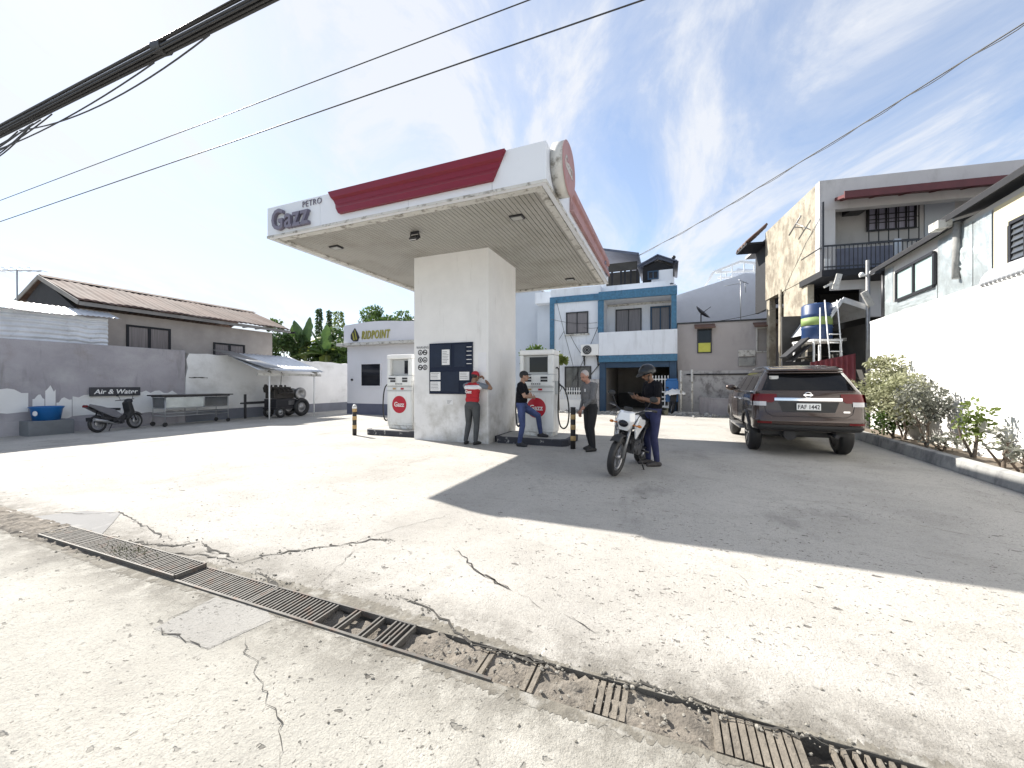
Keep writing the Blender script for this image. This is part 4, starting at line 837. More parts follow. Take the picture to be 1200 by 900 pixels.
def column_tree(px, D, top, w, label, seed, m):
    h = zat(top, D); t = thing('ashoka_tree', label, 'tree', wpt(px, D), 0, 'slender trees behind the white wall'); k = MB(); k.tube([(0, 0, -.05), (0.03, 0, h*.5), (0, 0, h)], [.09, .06, .01], 6); k.build('trunk', m_trunk, t)
    g = np.random.default_rng(seed); k = MB()
    for i in range(1500):
        u = g.uniform(.25, 1); r_ = w*(.35+.9*(1-u))*g.uniform(.1, 1)**.5; an = g.uniform(0, 2*PI); p = np.array((math.cos(an)*r_, math.sin(an)*r_, u*h)); ax = np.array((math.cos(an), math.sin(an), -1.3))+g.normal(size=3)*.4; ax /= np.linalg.norm(ax); wv = np.cross(ax, g.normal(size=3)); wv /= np.linalg.norm(wv); s = g.uniform(.12, .26)
        k.add([p, p+ax*s*.5+wv*s*.2, p+ax*s, p+ax*s*.5-wv*s*.2], [(0, 1, 2, 3)])
    k.build('crown', m, t, fix=False)
column_tree(374, 27, 361, .30, 'tallest slender dark tree behind the banana plant', 1, m_leafdark); column_tree(386, 27.5, 363, .26, 'second slender dark tree, right of the tallest', 2, m_leafdark)
column_tree(397, 26, 364, .75, 'broad lime green slender tree beside the office parapet', 3, m_leaflime)
tree('bush', 'dark bush behind the white wall, under the roof corner of the low house', wpt(333, 24), zat(380, 24), (1.5, 1.0, 1.6), 2400, .22, m_leafdark, .06, 12, .55, 4, 'bushes behind the white wall', 'bush')
tree('bush', 'dense dark bush between the banana plant and the office', wpt(384, 25), zat(375, 25), (1.7, 1.2, 2.1), 3000, .24, m_leafdark, .07, 14, .6, 5, 'bushes behind the white wall', 'bush')
tree('bush', 'mid green bush just left of the office wall', wpt(399, 23), zat(400, 23), (.8, .8, 1.3), 1200, .2, m_leafmid, .05, 9, .45, 6, 'bushes behind the white wall', 'bush')
tree('round_tree', 'round leafy tree rising behind the office parapet', wpt(456, 34), zat(357, 34), (2.6, 2.0, 2.4), 6500, .26, m_leafmid, .2, 30, .75, 7)
tree('round_tree', 'lower dark tree behind the office, left of the column', wpt(482, 37), zat(371, 37), (2.4, 2.0, 2.0), 4000, .28, m_leafdark, .2, 22, .8, 8)
tree('round_tree', 'pale sparse tree behind the left end of the office', wpt(432, 36), zat(372, 36), (2.0, 1.5, 1.7), 1600, .24, m_leafgrey, .15, 14, .7, 9)
# ================================================================ the blue and white house behind the station
def win(par, O, fr, a0, a1, z0, z1, b, fm, gm, mull=1, fw=.06, dep=.06, rails=0, sill=False):
    """a window set in a wall facing -y of the frame: frame with mullions and one sunk pane"""
    k = MB(O); k.bx(a0, a0+fw, b-dep, b+.02, z0, z1); k.bx(a1-fw, a1, b-dep, b+.02, z0, z1); k.bx(a0+fw, a1-fw, b-dep, b+.02, z1-fw, z1); k.bx(a0+fw, a1-fw, b-dep, b+.02, z0, z0+fw)
    for i in range(mull): x = a0+(a1-a0)*(i+1)/(mull+1); k.bx(x-fw*.4, x+fw*.4, b-dep+.005, b+.015, z0+fw, z1-fw)
    for i in range(rails): z = z0+(z1-z0)*(i+1)/(rails+1); k.bx(a0+fw, a1-fw, b-dep+.01, b+.01, z-fw*.25, z+fw*.25)
    f = k.build('window', fm, par); k = MB(O); k.bx(a0+fw*.5, a1-fw*.5, b-.012, b-.004, z0+fw*.5, z1-fw*.5); k.build('pane', gm, f)
    if sill: k = MB(O); k.bx(a0-.06, a1+.06, b-dep-.07, b-.002, z0-.07, z0-.003); k.build('sill', m_trim, f)
    return f
BF = 14.7
AX0, AX1, AX2 = S.A(645, BF), S.A(703, BF-.25), S.A(793, BF-.25)
hb = thing('blue_white_house', 'white house with blue tiled bands, balcony and open garage behind the station', 'house', S.pt((AX0+AX2)/2, BF+3), S.rz); OB = ((AX0+AX2)/2, BF+3, 0)
k = MB(OB)
gz = 2.50; zbt, zbb = 4.03, 2.85
k.bx(AX0+.01, AX1, BF, BF+6, -.05, 6.55)                         # left bay
k.bx(AX1, AX2-.01, BF+1.15, BF+6, 2.86, 6.55)                    # recessed upper wall
k.bx(AX1+.0, AX1+.16, BF-.2, BF+1.15, 2.86, 6.0); k.bx(AX2-.17, AX2-.01, BF-.2, BF+1.15, 2.86, 6.0)
k.bx(AX1+.16, AX2-.17, BF-.2, BF+1.15, 5.72, 6.0); k.bx(AX0-1.1, AX2-.3, BF+.6, BF+6, 6.0, 6.62)
k.build('wall', m_housewhite, hb)
k = MB(OB)                                                       # garage interior
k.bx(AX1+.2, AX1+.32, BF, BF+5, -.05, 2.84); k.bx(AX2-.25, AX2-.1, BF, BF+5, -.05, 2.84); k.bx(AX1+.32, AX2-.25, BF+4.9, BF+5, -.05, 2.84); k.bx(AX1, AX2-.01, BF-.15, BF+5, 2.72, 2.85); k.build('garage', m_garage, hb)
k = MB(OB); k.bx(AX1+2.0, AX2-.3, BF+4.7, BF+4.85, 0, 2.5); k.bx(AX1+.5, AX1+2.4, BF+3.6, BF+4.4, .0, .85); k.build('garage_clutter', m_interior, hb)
k = MB(OB); k.bx(AX1-.03, AX2+.03, BF-.42, BF-.30, zbb, zbt); k.bx(AX1-.03, AX2+.03, BF-.295, BF+1.14, zbb+.0, zbb+.14); k.bx(AX1-.03, AX1+.1, BF-.295, BF+.0, zbb+.145, zbt); k.build('balcony', m_housewhite, hb, bevel=.01)
k = MB(OB)
zb0, zb1 = 5.70, 6.12
k.bx(AX1-.05, AX2+.02, BF-.36, BF-.205, zb0, zb1)                # right upper band
k.bx(AX0-.02, AX1-.055, BF-.07, BF-.003, 5.78, 6.12)             # left upper band
k.bx(AX0-.02, AX0+.23, BF-.07, BF-.003, 2.4, 5.777); k.bx(AX1-.10, AX1+.20, BF-.29, BF-.204, zbt+.0, zb0-.002)
k.bx(AX2-.24, AX2+.0, BF-.29, BF-.204, zbt, zb0-.002); k.bx(AX1-.03, AX2+.03, BF-.44, BF-.303, zbb-.34, zbb-.003)
k.build('tiled_bands', m_blue, hb)
k = MB(OB); k.bx(AX1-.02, AX1+.30, BF-.30, BF+.0, 0, zbb-.345); k.bx(AX2-.32, AX2+.0, BF-.30, BF+.0, 0, zbb-.345); k.bx(AX1+.305, AX2-.325, BF-.28, BF-.05, zbb-.62, zbb-.345); k.build('garage_posts', m_deepblue, hb, bevel=.01)
k = MB(OB); k.bx(AX1-.5, AX1-.023, BF-.36, BF-.003, -.05, 1.65); k.build('gate_pier', m_dirtywhite, hb, bevel=.01)
win(hb, OB, S, S.A(663.5, BF), S.A(689.5, BF), S.Z(392, S.A(663, BF), BF), S.Z(366.5, S.A(663, BF), BF), BF, m_dark, m_curtain, 1, sill=True)
win(hb, OB, S, S.A(662, BF), S.A(693, BF), S.Z(462, S.A(663, BF), BF), S.Z(429.5, S.A(663, BF), BF), BF, m_dark, m_glassgrey, 1)
win(hb, OB, S, S.A(721.5, BF+1.15), S.A(752, BF+1.15), S.Z(391, S.A(730, BF+1.15), BF+1.15), S.Z(362.5, S.A(730, BF+1.15), BF+1.15), BF+1.15, m_dark, m_curtain, 1)
win(hb, OB, S, S.A(762, BF+1.15), S.A(786, BF+1.15), 3.0, S.Z(359, S.A(770, BF+1.15), BF+1.15), BF+1.15, m_deepblue, m_curtain, 1, fw=.09)
k = MB(OB); k.bx(AX1+.2, AX2-.18, BF+1.12, BF+1.148, 5.60, 5.71); k.build('cornice', m_trim, hb)
# roof rooms
zr0 = 6.62
def roofroom(p0, p1, zt0, zt1, gable, O=OB):
    a0, a1 = S.A(p0, BF+1.3), S.A(p1, BF+1.3); b = BF+1.3
    k = MB(O)
    if gable:
        m_ = (a0+a1)/2+.0; k.bar((a0-.15, b-.1, zt0), (m_, b-.1, zt1), .06, .20); k.bar((a1+.15, b-.1, zt0), (m_, b-.1, zt1), .06, .20)
        V = [(a0-.25, b-.3, zt0-.02), (m_, b-.3, zt1+.1), (a1+.25, b-.3, zt0-.02), (a0-.25, b+3, zt0-.02), (m_, b+3, zt1+.1), (a1+.25, b+3, zt0-.02)]
        k.add(V, [(0, 1, 4, 3), (1, 2, 5, 4)]); r_ = k.build('roof', m_navyroof, hb, fix=False); r_.modifiers.new('thick', 'SOLIDIFY').thickness = .05
    else:
        k.add([(a0-.5, b-.4, zt0), (a1+.1, b-.4, zt1), (a1+.1, b+3, zt1), (a0-.5, b+3, zt0)], [(0, 1, 2, 3)]); r_ = k.build('roof', m_navyroof, hb, fix=False); r_.modifiers.new('thick', 'SOLIDIFY').thickness = .12
    return a0, a1, b
m_navyroof = mat('dark_blue_roof', (0.07, 0.085, 0.13), .5, var=.2, vsc=4)
a0, a1, b = roofroom(709, 747, S.Z(291, S.A(709, BF+1.3), BF+1.3), S.Z(299, S.A(747, BF+1.3), BF+1.3), False)
k = MB(OB); k.bx(a0-.3, a1, b+1.8, b+1.9, zr0, 8.0); k.bx(a0-.3, a1, b, b+.06, 7.55, 8.0); k.build('roof_room', m_interior, hb)
k = MB(OB)
for u in (.22, .5, .62, .8, .99): x = a0+(a1-a0)*u; k.bx(x-.05, x+.05, b, b+.09, zr0, 7.548)
k.build('roof_posts', m_darkwood, hb)
k = MB(OB); k.bx(a0-.6, a0+.1, b-.35, b-.2, zr0, 7.35); k.build('roof_wall', m_housewhite, hb)
a0, a1, b = roofroom(753, 789, S.Z(312, S.A(752, BF+1.3), BF+1.3), S.Z(303, S.A(770, BF+1.3), BF+1.3)+.05, True)
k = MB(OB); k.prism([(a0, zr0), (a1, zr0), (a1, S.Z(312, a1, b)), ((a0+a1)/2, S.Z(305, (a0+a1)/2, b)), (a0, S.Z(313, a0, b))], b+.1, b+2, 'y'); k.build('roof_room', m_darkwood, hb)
k = MB(OB); k.bx(a0+.45, a1-.0, b-.06, b+.095, zr0, S.Z(327, a0, b)); k.bx(a1-.75, a1+.05, b-.1, b+.09, zr0, S.Z(315.5, a1, b)); k.build('roof_wall', m_housewhite, hb)
win(hb, OB, S, S.A(759, b), S.A(772, b), S.Z(328, S.A(765, b), b), S.Z(318, S.A(765, b), b), b-.062, m_deepblue, m_glass, 1)
k = MB(OB); k.tube([(a1+.02, b-.2, zr0+.3), (a1+.02, b-.2, S.Z(306, a1, b))], .035, 8); k.ball((a1+.02, b-.2, S.Z(303, a1, b)), .10, 10, 7); k.build('roof_lamp', m_dark, hb)
# pale side building left of it
sb = thing('side_building', 'plain pale blue grey building seen between the column and the blue house', 'building', S.pt(AX0-2, BF+3), S.rz); O_ = (AX0-2, BF+3, 0)
k = MB(O_); k.bx(AX0-5.5, AX0-1.15, BF+1.8, BF+7, -.05, S.Z(342, AX0-2, BF+1.8)); k.bx(AX0-1.145, AX0-.0, BF+1.2, BF+7, -.05, 6.4); k.build('wall', m_bluegrey, sb)
k = MB(O_); k.bx(AX0-5.6, AX0-1.1, BF+1.75, BF+7.05, S.Z(342, AX0-2, BF+1.8)+.002, S.Z(342, AX0-2, BF+1.8)+.10); k.build('coping', m_trim, sb)
# air conditioner
a0, a1 = S.A(681, BF-.3), S.A(703, BF-.3)-.05; z0, z1 = S.Z(417, a0, BF-.3), S.Z(404, a0, BF-.3); ac = thing('air_conditioner', 'white outdoor air conditioner unit on brackets on the blue white house', 'air conditioner', S.pt((a0+a1)/2, BF-.2), S.rz); OQ = ((a0+a1)/2, BF-.2, 0)
k = MB(OQ); k.bx(a0, a1, BF-.42, BF-.10, z0, z1); k.build('casing', m_whitepaint, ac, bevel=.02)
c = (a0+.36*(a1-a0), BF-.425, (z0+z1)/2); rr_ = (z1-z0)*.42; k = MB(OQ); k.lathe(c, (0, -1, 0), [(0, .004), (rr_, .004), (rr_, 0)], 24, sm=False); fan = k.build('fan_grille', m_dark, ac)
k = MB(OQ)
for q in (.35, .65, .95): k.ring((c[0], c[1]-.012, c[2]), (0, 1, 0), rr_*q, .008, 24, 5)
k.build('grille_wires', m_pumpgrey, fan)
k = MB(OQ)
for x in (a0+.1, a1-.12): k.bx(x, x+.05, BF-.44, BF-.005, z0-.05, z0-.003); k.bx(x, x+.05, BF-.06, BF-.005, z0-.5, z0-.052); k.bar((x+.025, BF-.40, z0-.06), (x+.025, BF-.03, z0-.42), .03, .03)
k.tube([(a1-.05, BF-.2, z0), (a1+.02, BF-.05, z0-.4), (a1-.8, BF-.03, z0-1.4)], .025, 6); k.build('brackets', m_dark, ac)
# loose service wires crossing the facade
k = MB((AX0, BF, 0))
def hang(k, p, q, sag, r, n=14): P = [(p[0]+(q[0]-p[0])*i/n, p[1]+(q[1]-p[1])*i/n, p[2]+(q[2]-p[2])*i/n-sag*4*(i/n)*(1-i/n)) for i in range(n+1)]; k.tube(P, r, 5)
fp = lambda px, py, b=BF-.12: (S.A(px, b), b, S.Z(py, S.A(px, b), b))
hang(k, fp(652, 352), fp(672, 430), .05, .012); hang(k, fp(668, 392), fp(684, 418), .1, .012); hang(k, fp(702, 380), fp(672, 446), .1, .015); hang(k, fp(646, 374), fp(700, 378), .12, .010); hang(k, fp(655, 398), fp(661, 388), .0, .012); hang(k, fp(684, 384), fp(701, 384), .03, .010)
t = k.build('service_wires', m_cable, loc=S.pt(AX0, BF), rz=S.rz); tag(t, 'loose dark service wires strung across the white house front', 'wires')
# fences of white pickets
def picket(a0, a1, b, z0, zm, z1, n, label, solid):
    t = thing('picket_fence', label, 'fence', S.pt((a0+a1)/2, b), S.rz, 'white fences in front of the blue house'); O = ((a0+a1)/2, b, 0)
    k = MB(O)
    if solid: k.bx(a0, a1, b-.05, b+.05, -.05, zm)
    else:
        k.bx(a0, a1, b-.03, b+.03, z0, z0+.12); k.bx(a0, a1, b-.03, b+.03, zm-.06, zm)
        nn = int((a1-a0)/.16)
        for i in range(nn+1): k.bx(a0+i*(a1-a0-.05)/nn, a0+.05+i*(a1-a0-.05)/nn, b-.02, b+.02, z0+.12, zm-.06)
        for zq in (.35, .65): k.bx(a0, a1, b-.015, b+.015, z0+.12+(zm-z0-.18)*zq-.03, z0+.12+(zm-z0-.18)*zq+.03)
    k.build('panel', m_whitepaint, t)
    k = MB(O)
    for i in range(n):
        x = a0+.04+(a1-a0-.08)*i/(n-1); k.tube([(x, b, zm), (x, b, z1)], .022, 6); k.ball((x, b, z1+.01), .03, 6, 5)
    k.bx(a0, a1, b-.015, b+.015, z1-.16, z1-.12); k.build('pickets', m_whitepaint, t); return t
picket(S.A(650, BF-1.2), S.A(691, BF-1.2), BF-1.2, 0, .62, S.Z(455, S.A(660, BF-1.2), BF-1.2), 15, 'white picket fence on a low white wall behind the right pump', True)
picket(S.A(757, BF-.5), S.A(784, BF-.5), BF-.55, .25, 1.05, S.Z(441, S.A(770, BF-.5), BF-.5), 8, 'white patterned gate with pickets at the garage, behind the helmeted man', False)
k = MB(); k.bx(-.28, .28, -.1, .1, .55, 1.55); k.bx(-.24, .24, -.08, .08, 1.551, 1.66); t = k.build('leaning_board', [m_basin], bevel=.02); t.location = S.pt(S.A(787.5, BF-.6), BF-.62); t.rotation_euler = (0, 0, S.rz); tag(t, 'bright blue board standing at the right garage post', 'board')

# ================================================================ grey house right of it
GF = 14.9; ga0, ga1 = AX2+.04, S.A(921, GF); gtop = 4.32
gh = thing('grey_house', 'plain grey mauve house with two small awning windows', 'house', S.pt((ga0+ga1)/2, GF+2), S.rz); OG = ((ga0+ga1)/2, GF+2, 0)
zlow = S.Z(434, (ga0+ga1)/2, GF)
k = MB(OG); k.bx(ga0, ga1, GF, GF+5, zlow, gtop); k.build('wall', m_mauve, gh)
k = MB(OG); k.bx(ga0-.02, ga1, GF-.05, GF+5, gtop+.002, gtop+.07); k.build('roof_edge', m_dark, gh)
k = MB(OG); k.bx(ga0+.02, ga1, GF-.06, GF+4, -.05, zlow-.002); k.build('base_wall', m_dirtywhite, gh)
k = MB(OG); k.tube([(ga0+.4, GF-.10, S.Z(439, ga0, GF)), (ga1-.8, GF-.10, S.Z(438.5, ga1, GF)+.02)], .035, 6); k.build('pipe', m_dark, gh)
for p0, p1, y0, y1, gm in ((817, 834, 386, 414, m_glass), (886, 904.5, 384, 413, m_garage)):
    a0, a1 = S.A(p0, GF), S.A(p1, GF); z0, z1 = S.Z(y1, a0, GF), S.Z(y0, a0, GF); f = win(gh, OG, S, a0, a1, z0, z1, GF, m_trim if p0 > 850 else m_dark, gm, 0, fw=.045)
    if p0 < 850: k = MB(OG); k.bx(a0+.05, a1-.05, GF-.03, GF-.014, z0+.05, z0+.42*(z1-z0)); k.build('yellow_cloth', mat('yellow_cloth', (0.52, 0.52, 0.10), .8, var=.1), f)
    k = MB(OG); k.prism([(GF-.42, z1-.02), (GF-.003, z1+.20), (GF-.003, z1+.24), (GF-.44, z1+.04)], a0-.13, a1+.13, 'x'); k.build('awning', mat('brown_awning', (0.12, 0.07, 0.055), .7, var=.2), f)
a0, a1 = S.A(865, GF), S.A(885, GF)
for (y0, y1, lab) in ((410.5, 418, 'upper white sign board fixed to the grey house wall'), (419.5, 429, 'lower grey sign board fixed to the grey house wall')):
    k = MB(((a0+a1)/2, GF-.05, 0)); k.bx(a0, a1, GF-.08, GF-.02, S.Z(y1, a0, GF), S.Z(y0, a0, GF)); t = k.build('sign_board', m_trim if y0 < 415 else m_kerb, bevel=.01, loc=S.pt((a0+a1)/2, GF-.05), rz=S.rz); tag(t, lab, 'sign board')
# low wall with posts and rubble in front
lw = thing('low_wall', 'low stained grey wall in front of the grey house', 'wall', S.pt((ga0+ga1)/2, GF-1), S.rz); O_ = ((ga0+ga1)/2, GF-1, 0)
k = MB(O_); k.prism([(ga0+.9, -.05), (ga1-1.2, -.05), (ga1-1.2, .62), (ga0+2.8, .70), (ga0+.9, .80)], GF-1.0, GF-.85, 'y'); k.build('wall', m_wallgrey, lw, bevel=.02)
for px, y0 in ((811, 433), (798, 434)):
    a = S.A(px, GF-1.3); k = MB(); k.tube([(0, 0, .1), (0, 0, S.Z(y0, a, GF-1.3))], .05, 8); t = thing('steel_post', 'thin pale steel post before the grey house, %s' % ('on a concrete foot' if px > 800 else 'nearest the blue house'), 'post', S.pt(a, GF-1.3), S.rz); k.build('pole', m_trim, t)
    k = MB(); k.bx(-.28, .28, -.2, .2, -.03, .13); k.build('foot', m_islandtop, t, bevel=.02)
k = MB()
for _ in range(260): k.add(*stone((random.uniform(-5.0, 7.0), random.gauss(0, .28), .03), random.choice((.04, .06, .09, .14))))
t = k.build('rubble_bank', [m_kerb], loc=S.pt(0, BF-1.75), rz=S.rz, fix=False); tag(t, 'bank of stones and debris in front of the houses', 'rubble', kind='stuff')

# white gabled building behind the grey house
WB = 20.5; wb = thing('white_gable_building', 'tall white gabled building behind the grey house', 'building', S.pt(9, WB+2), S.rz); O_ = (9, WB+2, 0)
P = [S.A(793, WB), S.A(830, WB), S.A(862, WB), S.A(872, WB), S.A(930, WB)]
k = MB(O_); k.prism([(P[0]-4, 0), (P[4], 0), (P[4], S.Z(322, P[4], WB)), (P[3], S.Z(320, P[3], WB)), (P[2], S.Z(324, P[2], WB)), (P[0], S.Z(346, P[0], WB)), (P[0]-4, S.Z(346, P[0], WB)-1)], WB, WB+6, 'y'); k.build('wall', mat('lavender_white_render', (0.74, 0.75, 0.80), .8, var=.04), wb)
k = MB(O_); q = [(825, 338), (836, 319), (868, 306.5), (900, 310), (925, 312)]
Q = [(S.A(px, WB+.8), WB+.8, S.Z(py, S.A(px, WB+.8), WB+.8)) for px, py in q]
for i in range(4): k.bar(Q[i], Q[i+1], .10, .14)
for i, (px, yt, yb) in enumerate(((845, 315, 335), (858, 311, 333), (872, 308, 328), (884, 309, 326), (896, 310, 324))): a = S.A(px, WB+.8); k.bar((a, WB+.8, S.Z(yb, a, WB+.8)), (a, WB+.8, S.Z(yt, a, WB+.8)), .06, .06)
for dz in (.5, .85, 1.2): k.bar((Q[1][0]+dz*.3, WB+.85, Q[2][2]-dz), (Q[4][0], WB+.85, Q[4][2]-dz+.3), .05, .12)
k.build('roof_truss', m_whitepaint, wb)
k = MB(O_); k.add([(Q[1][0], WB+2, Q[1][2]-1), (Q[2][0], WB+2, Q[2][2]-.1), (Q[4][0]+1, WB+2, Q[4][2]-.2), (Q[4][0]+1, WB+2.1, Q[4][2]-4), (Q[1][0], WB+2.1, Q[1][2]-3)], [(0, 1, 2, 3, 4)]); r_ = k.build('gable_panel', m_bluegrey, wb, fix=False); r_.modifiers.new('thick', 'SOLIDIFY').thickness = .1
def antenna(px, py0, py1, D, label, arms):
    t = thing('roof_antenna', label, 'antenna', wpt(px, D)); z0, z1 = zat(py0, D), zat(py1, D); k = MB(); k.tube([(0, 0, z0), (0, 0, z1)], .025, 6); k.build('pole', m_antenna, t); k = MB()
    for dx0, dz0, dx1, dz1 in arms: k.tube([(dx0, 0, z1+dz0), (dx1, .1, z1+dz1)], .02, 5)
    k.build('arms', m_antenna, t)
antenna(868, 378, 330, 22, 'thin antenna pole on the grey house roof', ((-.9, -.25, .4, .0), (-.1, .1, .5, -.1), (.25, -.1, .35, -.6)))
antenna(851, 352, 320, 25, 'white cross shaped antenna before the gabled building', ((-.6, -.45, .9, -.2),))
dsh = thing('satellite_dish', 'small dark satellite dish on the edge of the grey house roof', 'satellite dish', S.pt(S.A(822, GF), GF+.3, gtop+.07), S.rz)
k = MB(); k.lathe((0, 0, .42), (.6, -.2, .6), [(0, 0), (.18, .02), (.32, .07), (.42, .13)], 20); k.build('reflector', m_dark, dsh, fix=False).modifiers.new('thick', 'SOLIDIFY').thickness = .015
k = MB(); k.tube([(0, 0, 0), (0, 0, .42)], .03, 6); k.tube([(0, 0, .42), (.42, -.15, .72)], .015, 5); k.build('stand', m_dark, dsh)

# ================================================================ big concrete building on the right
RB = Frame(10.3, 13.0, R(-13.6)); ob_ = (2, 3, 0)
rb = thing('concrete_building', 'weathered concrete building with railed balcony and bare side wall at right', 'building', RB.pt(2, 3), RB.rz)
zt = 8.2; zb = 5.15; e = 4.55
k = MB(ob_); k.bx(0, .25, .262, e, zb, zt-.02); k.prism([(.85, -.05), (2.75, -.05), (2.75, zb-.002), (.85, zb-.002)], .02, .22, 'x'); k.bx(.05, .3, e-.3, e, -.05, zb-.005); k.build('side_wall', m_beige, rb)
k = MB(ob_); k.bx(0, 12, 0, .26, zt-1.0, zt-.0); k.bx(0, .45, 0, .26, zb, zt-1.003); k.bx(.46, 12, 1.3, 1.5, zb, zt-.3); k.bx(0.26, 12, .27, 8, zt-.16, zt-.05); k.bx(.26, 9, 4.3, 4.5, zb, zt-.2); k.build('front_wall', m_upper, rb)
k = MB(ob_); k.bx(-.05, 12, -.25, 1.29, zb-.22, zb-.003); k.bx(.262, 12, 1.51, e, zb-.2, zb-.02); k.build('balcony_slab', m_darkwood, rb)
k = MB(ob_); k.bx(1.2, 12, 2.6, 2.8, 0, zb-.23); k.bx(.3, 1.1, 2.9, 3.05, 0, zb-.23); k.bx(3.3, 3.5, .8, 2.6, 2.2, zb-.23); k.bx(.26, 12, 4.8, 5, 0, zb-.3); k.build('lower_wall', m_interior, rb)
k = MB(ob_); k.bx(1.6, 3.2, .75, .9, 3.7, zb-.23); k.bx(.5, 1.5, .4, .46, 4.6, zb-.23); k.build('hanging_panels', m_upper, rb)
# eave over the balcony
k = MB(ob_); zev = S.Z(228, 0, 0)
ze0 = RB.Z(226, RB.A(990, -.5), -.5)
k.add([(RB.A(990, -.7), -.7, ze0-.12), (12, -.7, ze0-.12), (12, 1.25, ze0+.42), (RB.A(990, -.7)+.2, 1.25, ze0+.42)], [(0, 1, 2, 3)]); o = k.build('eave', m_maroon, rb, fix=False); o.modifiers.new('thick', 'SOLIDIFY').thickness = .10
k = MB(ob_)
for i in range(12): x = RB.A(990, -.7)+.25+i*.8; k.bar((x, -.62, ze0-.17), (x, 1.2, ze0+.34), .06, .12)
k.bx(RB.A(990, -.7)-.02, 12, -.74, -.70, ze0-.26, ze0-.04); k.build('eave_rafters', m_maroon, rb)
# grilled window, door, air conditioner
bw_ = 1.3
a0, a1 = RB.A(1015, bw_), RB.A(1073, bw_); z1 = RB.Z(234, a0, bw_); z0 = RB.Z(272, a0, bw_)
m_curtp = mat('pale_mauve_curtain', (0.34, 0.33, 0.42), .6, var=.2, vsc=3, stretch=(6, 1, .3))
f = win(rb, ob_, RB, a0, a1, z0, z1, bw_, m_dark, m_curtp, 4, fw=.05, rails=3)
k = MB(ob_); 
for i in range(6): x = a0+(a1-a0)*i/5; k.bx(x-.012, x+.012, bw_-.16, bw_-.135, z0-.5, z1)
for i in range(5): z = z0-.4+(z1-z0+.4)*i/4; k.bx(a0, a1, bw_-.134, bw_-.115, z-.012, z+.012)
k.build('grille', m_dark, f)
a2, a3 = RB.A(1083, bw_), RB.A(1118, bw_); k = MB(ob_); k.bx(a2, a3, bw_-.03, bw_-.002, z0-.6, z1+.02); k.build('door_panel', m_bluegrey, rb)
k = MB(ob_); x = RB.A(1085, bw_); k.bx(RB.A(1080, bw_), RB.A(1086.5, bw_), bw_-.15, bw_-.003, RB.Z(238, x, bw_), RB.Z(232, x, bw_)); k.build('wall_box', m_kerb, rb)
a4, a5 = RB.A(992.5, bw_-.3), RB.A(1013, bw_-.3); t = thing('window_air_conditioner', 'dark window air conditioner in the wall above the balcony', 'air conditioner', RB.pt((a4+a5)/2, bw_-.25), RB.rz); O_ = ((a4+a5)/2, bw_-.25, 0)
k = MB(O_); za, zc = RB.Z(250, a4, bw_-.3), RB.Z(237, a4, bw_-.3); k.bx(a4, a5, bw_-.55, bw_+.02, za, zc); k.build('casing', m_dark, t, bevel=.02); k = MB(O_)
for i in range(7): z = za+.05+(zc-za-.1)*i/6; k.bx(a4+.05, a5-.05, bw_-.565, bw_-.551, z-.01, z+.01)
k.build('louvres', m_pumpgrey, t)
# balcony railing
t = thing('balcony_railing', 'dark iron railing of the upper balcony on the right', 'railing', RB.pt(3, -.2, zb), RB.rz); O_ = (3, -.2, zb)
rh = RB.Z(268, .1, -.2)-RB.Z(297, .1, -.2); k = MB(O_); x1_ = 9.0
k.bx(0, x1_, -.22, -.18, zb+rh-.05, zb+rh); k.bx(0, x1_, -.215, -.185, zb+.08, zb+.12); k.bx(0.0, .04, -.18, 1.29, zb+rh-.05, zb+rh)
k.build('rails', m_dark, t); k = MB(O_)
for i in range(75): x = .02+i*.12; k.bx(x-.009, x+.009, -.209, -.191, zb, zb+rh-.052)
k.build('balusters', m_dark, t)
for x in (3, 6, 9): k = MB(O_); k.bx(x-.025, x+.025, -.225, -.175, zb-.2, zb+rh+.02); k.build('post', m_dark, t)
k = MB(O_); k.bx(-.03, .02, -.24, -.19, zb-.2, RB.Z(237, 0, -.2)); k.build('post', m_dark, t)
k = MB((2.2, .3, zb)); k.bx(RB.A(978, .2), RB.A(1045, .2), .15, .22, zb, zb+.78); t = k.build('balcony_screen', mat('grey_blue_screen', (0.13, 0.14, 0.19), .6, var=.15), loc=RB.pt(2.2, .3, zb), rz=RB.rz); tag(t, 'grey blue screen board standing behind the balcony railing', 'screen')
k = MB((3.5, .3, zb)); k.bx(RB.A(1047, .2), RB.A(1055, .2), .15, .22, zb, zb+.98); t = k.build('narrow_board', m_bluegrey, loc=RB.pt(3.5, .3, zb), rz=RB.rz); tag(t, 'narrow pale blue board beside the grey blue balcony screen', 'board')
k = MB((.2, .1, zb)); k.obox((.22, .0, zb+.22), (.25, .05, .40), (0, 0, .3)); t = k.build('white_board', m_whitepaint, loc=RB.pt(.2, .1, zb), rz=RB.rz); tag(t, 'small white board at the left end of the balcony', 'board')
# tv antenna bracket on the side wall
t = thing('wall_antenna', 'slanted antenna bracket on the beige side wall', 'antenna', RB.pt(-.1, 1.2, 6.9), RB.rz); k = MB((-.1, 1.2, 6.9)); k.tube([(0.02, 1.2, 7.1), (-.25, 1.2, 7.15)], .02, 6); k.tube([(-.25, 1.6, 7.0), (-.25, .7, 7.35)], .03, 6); k.tube([(0.02, .55, 6.75), (-.25, 1.0, 7.2)], .018, 6); k.build('bracket', m_steel, t)
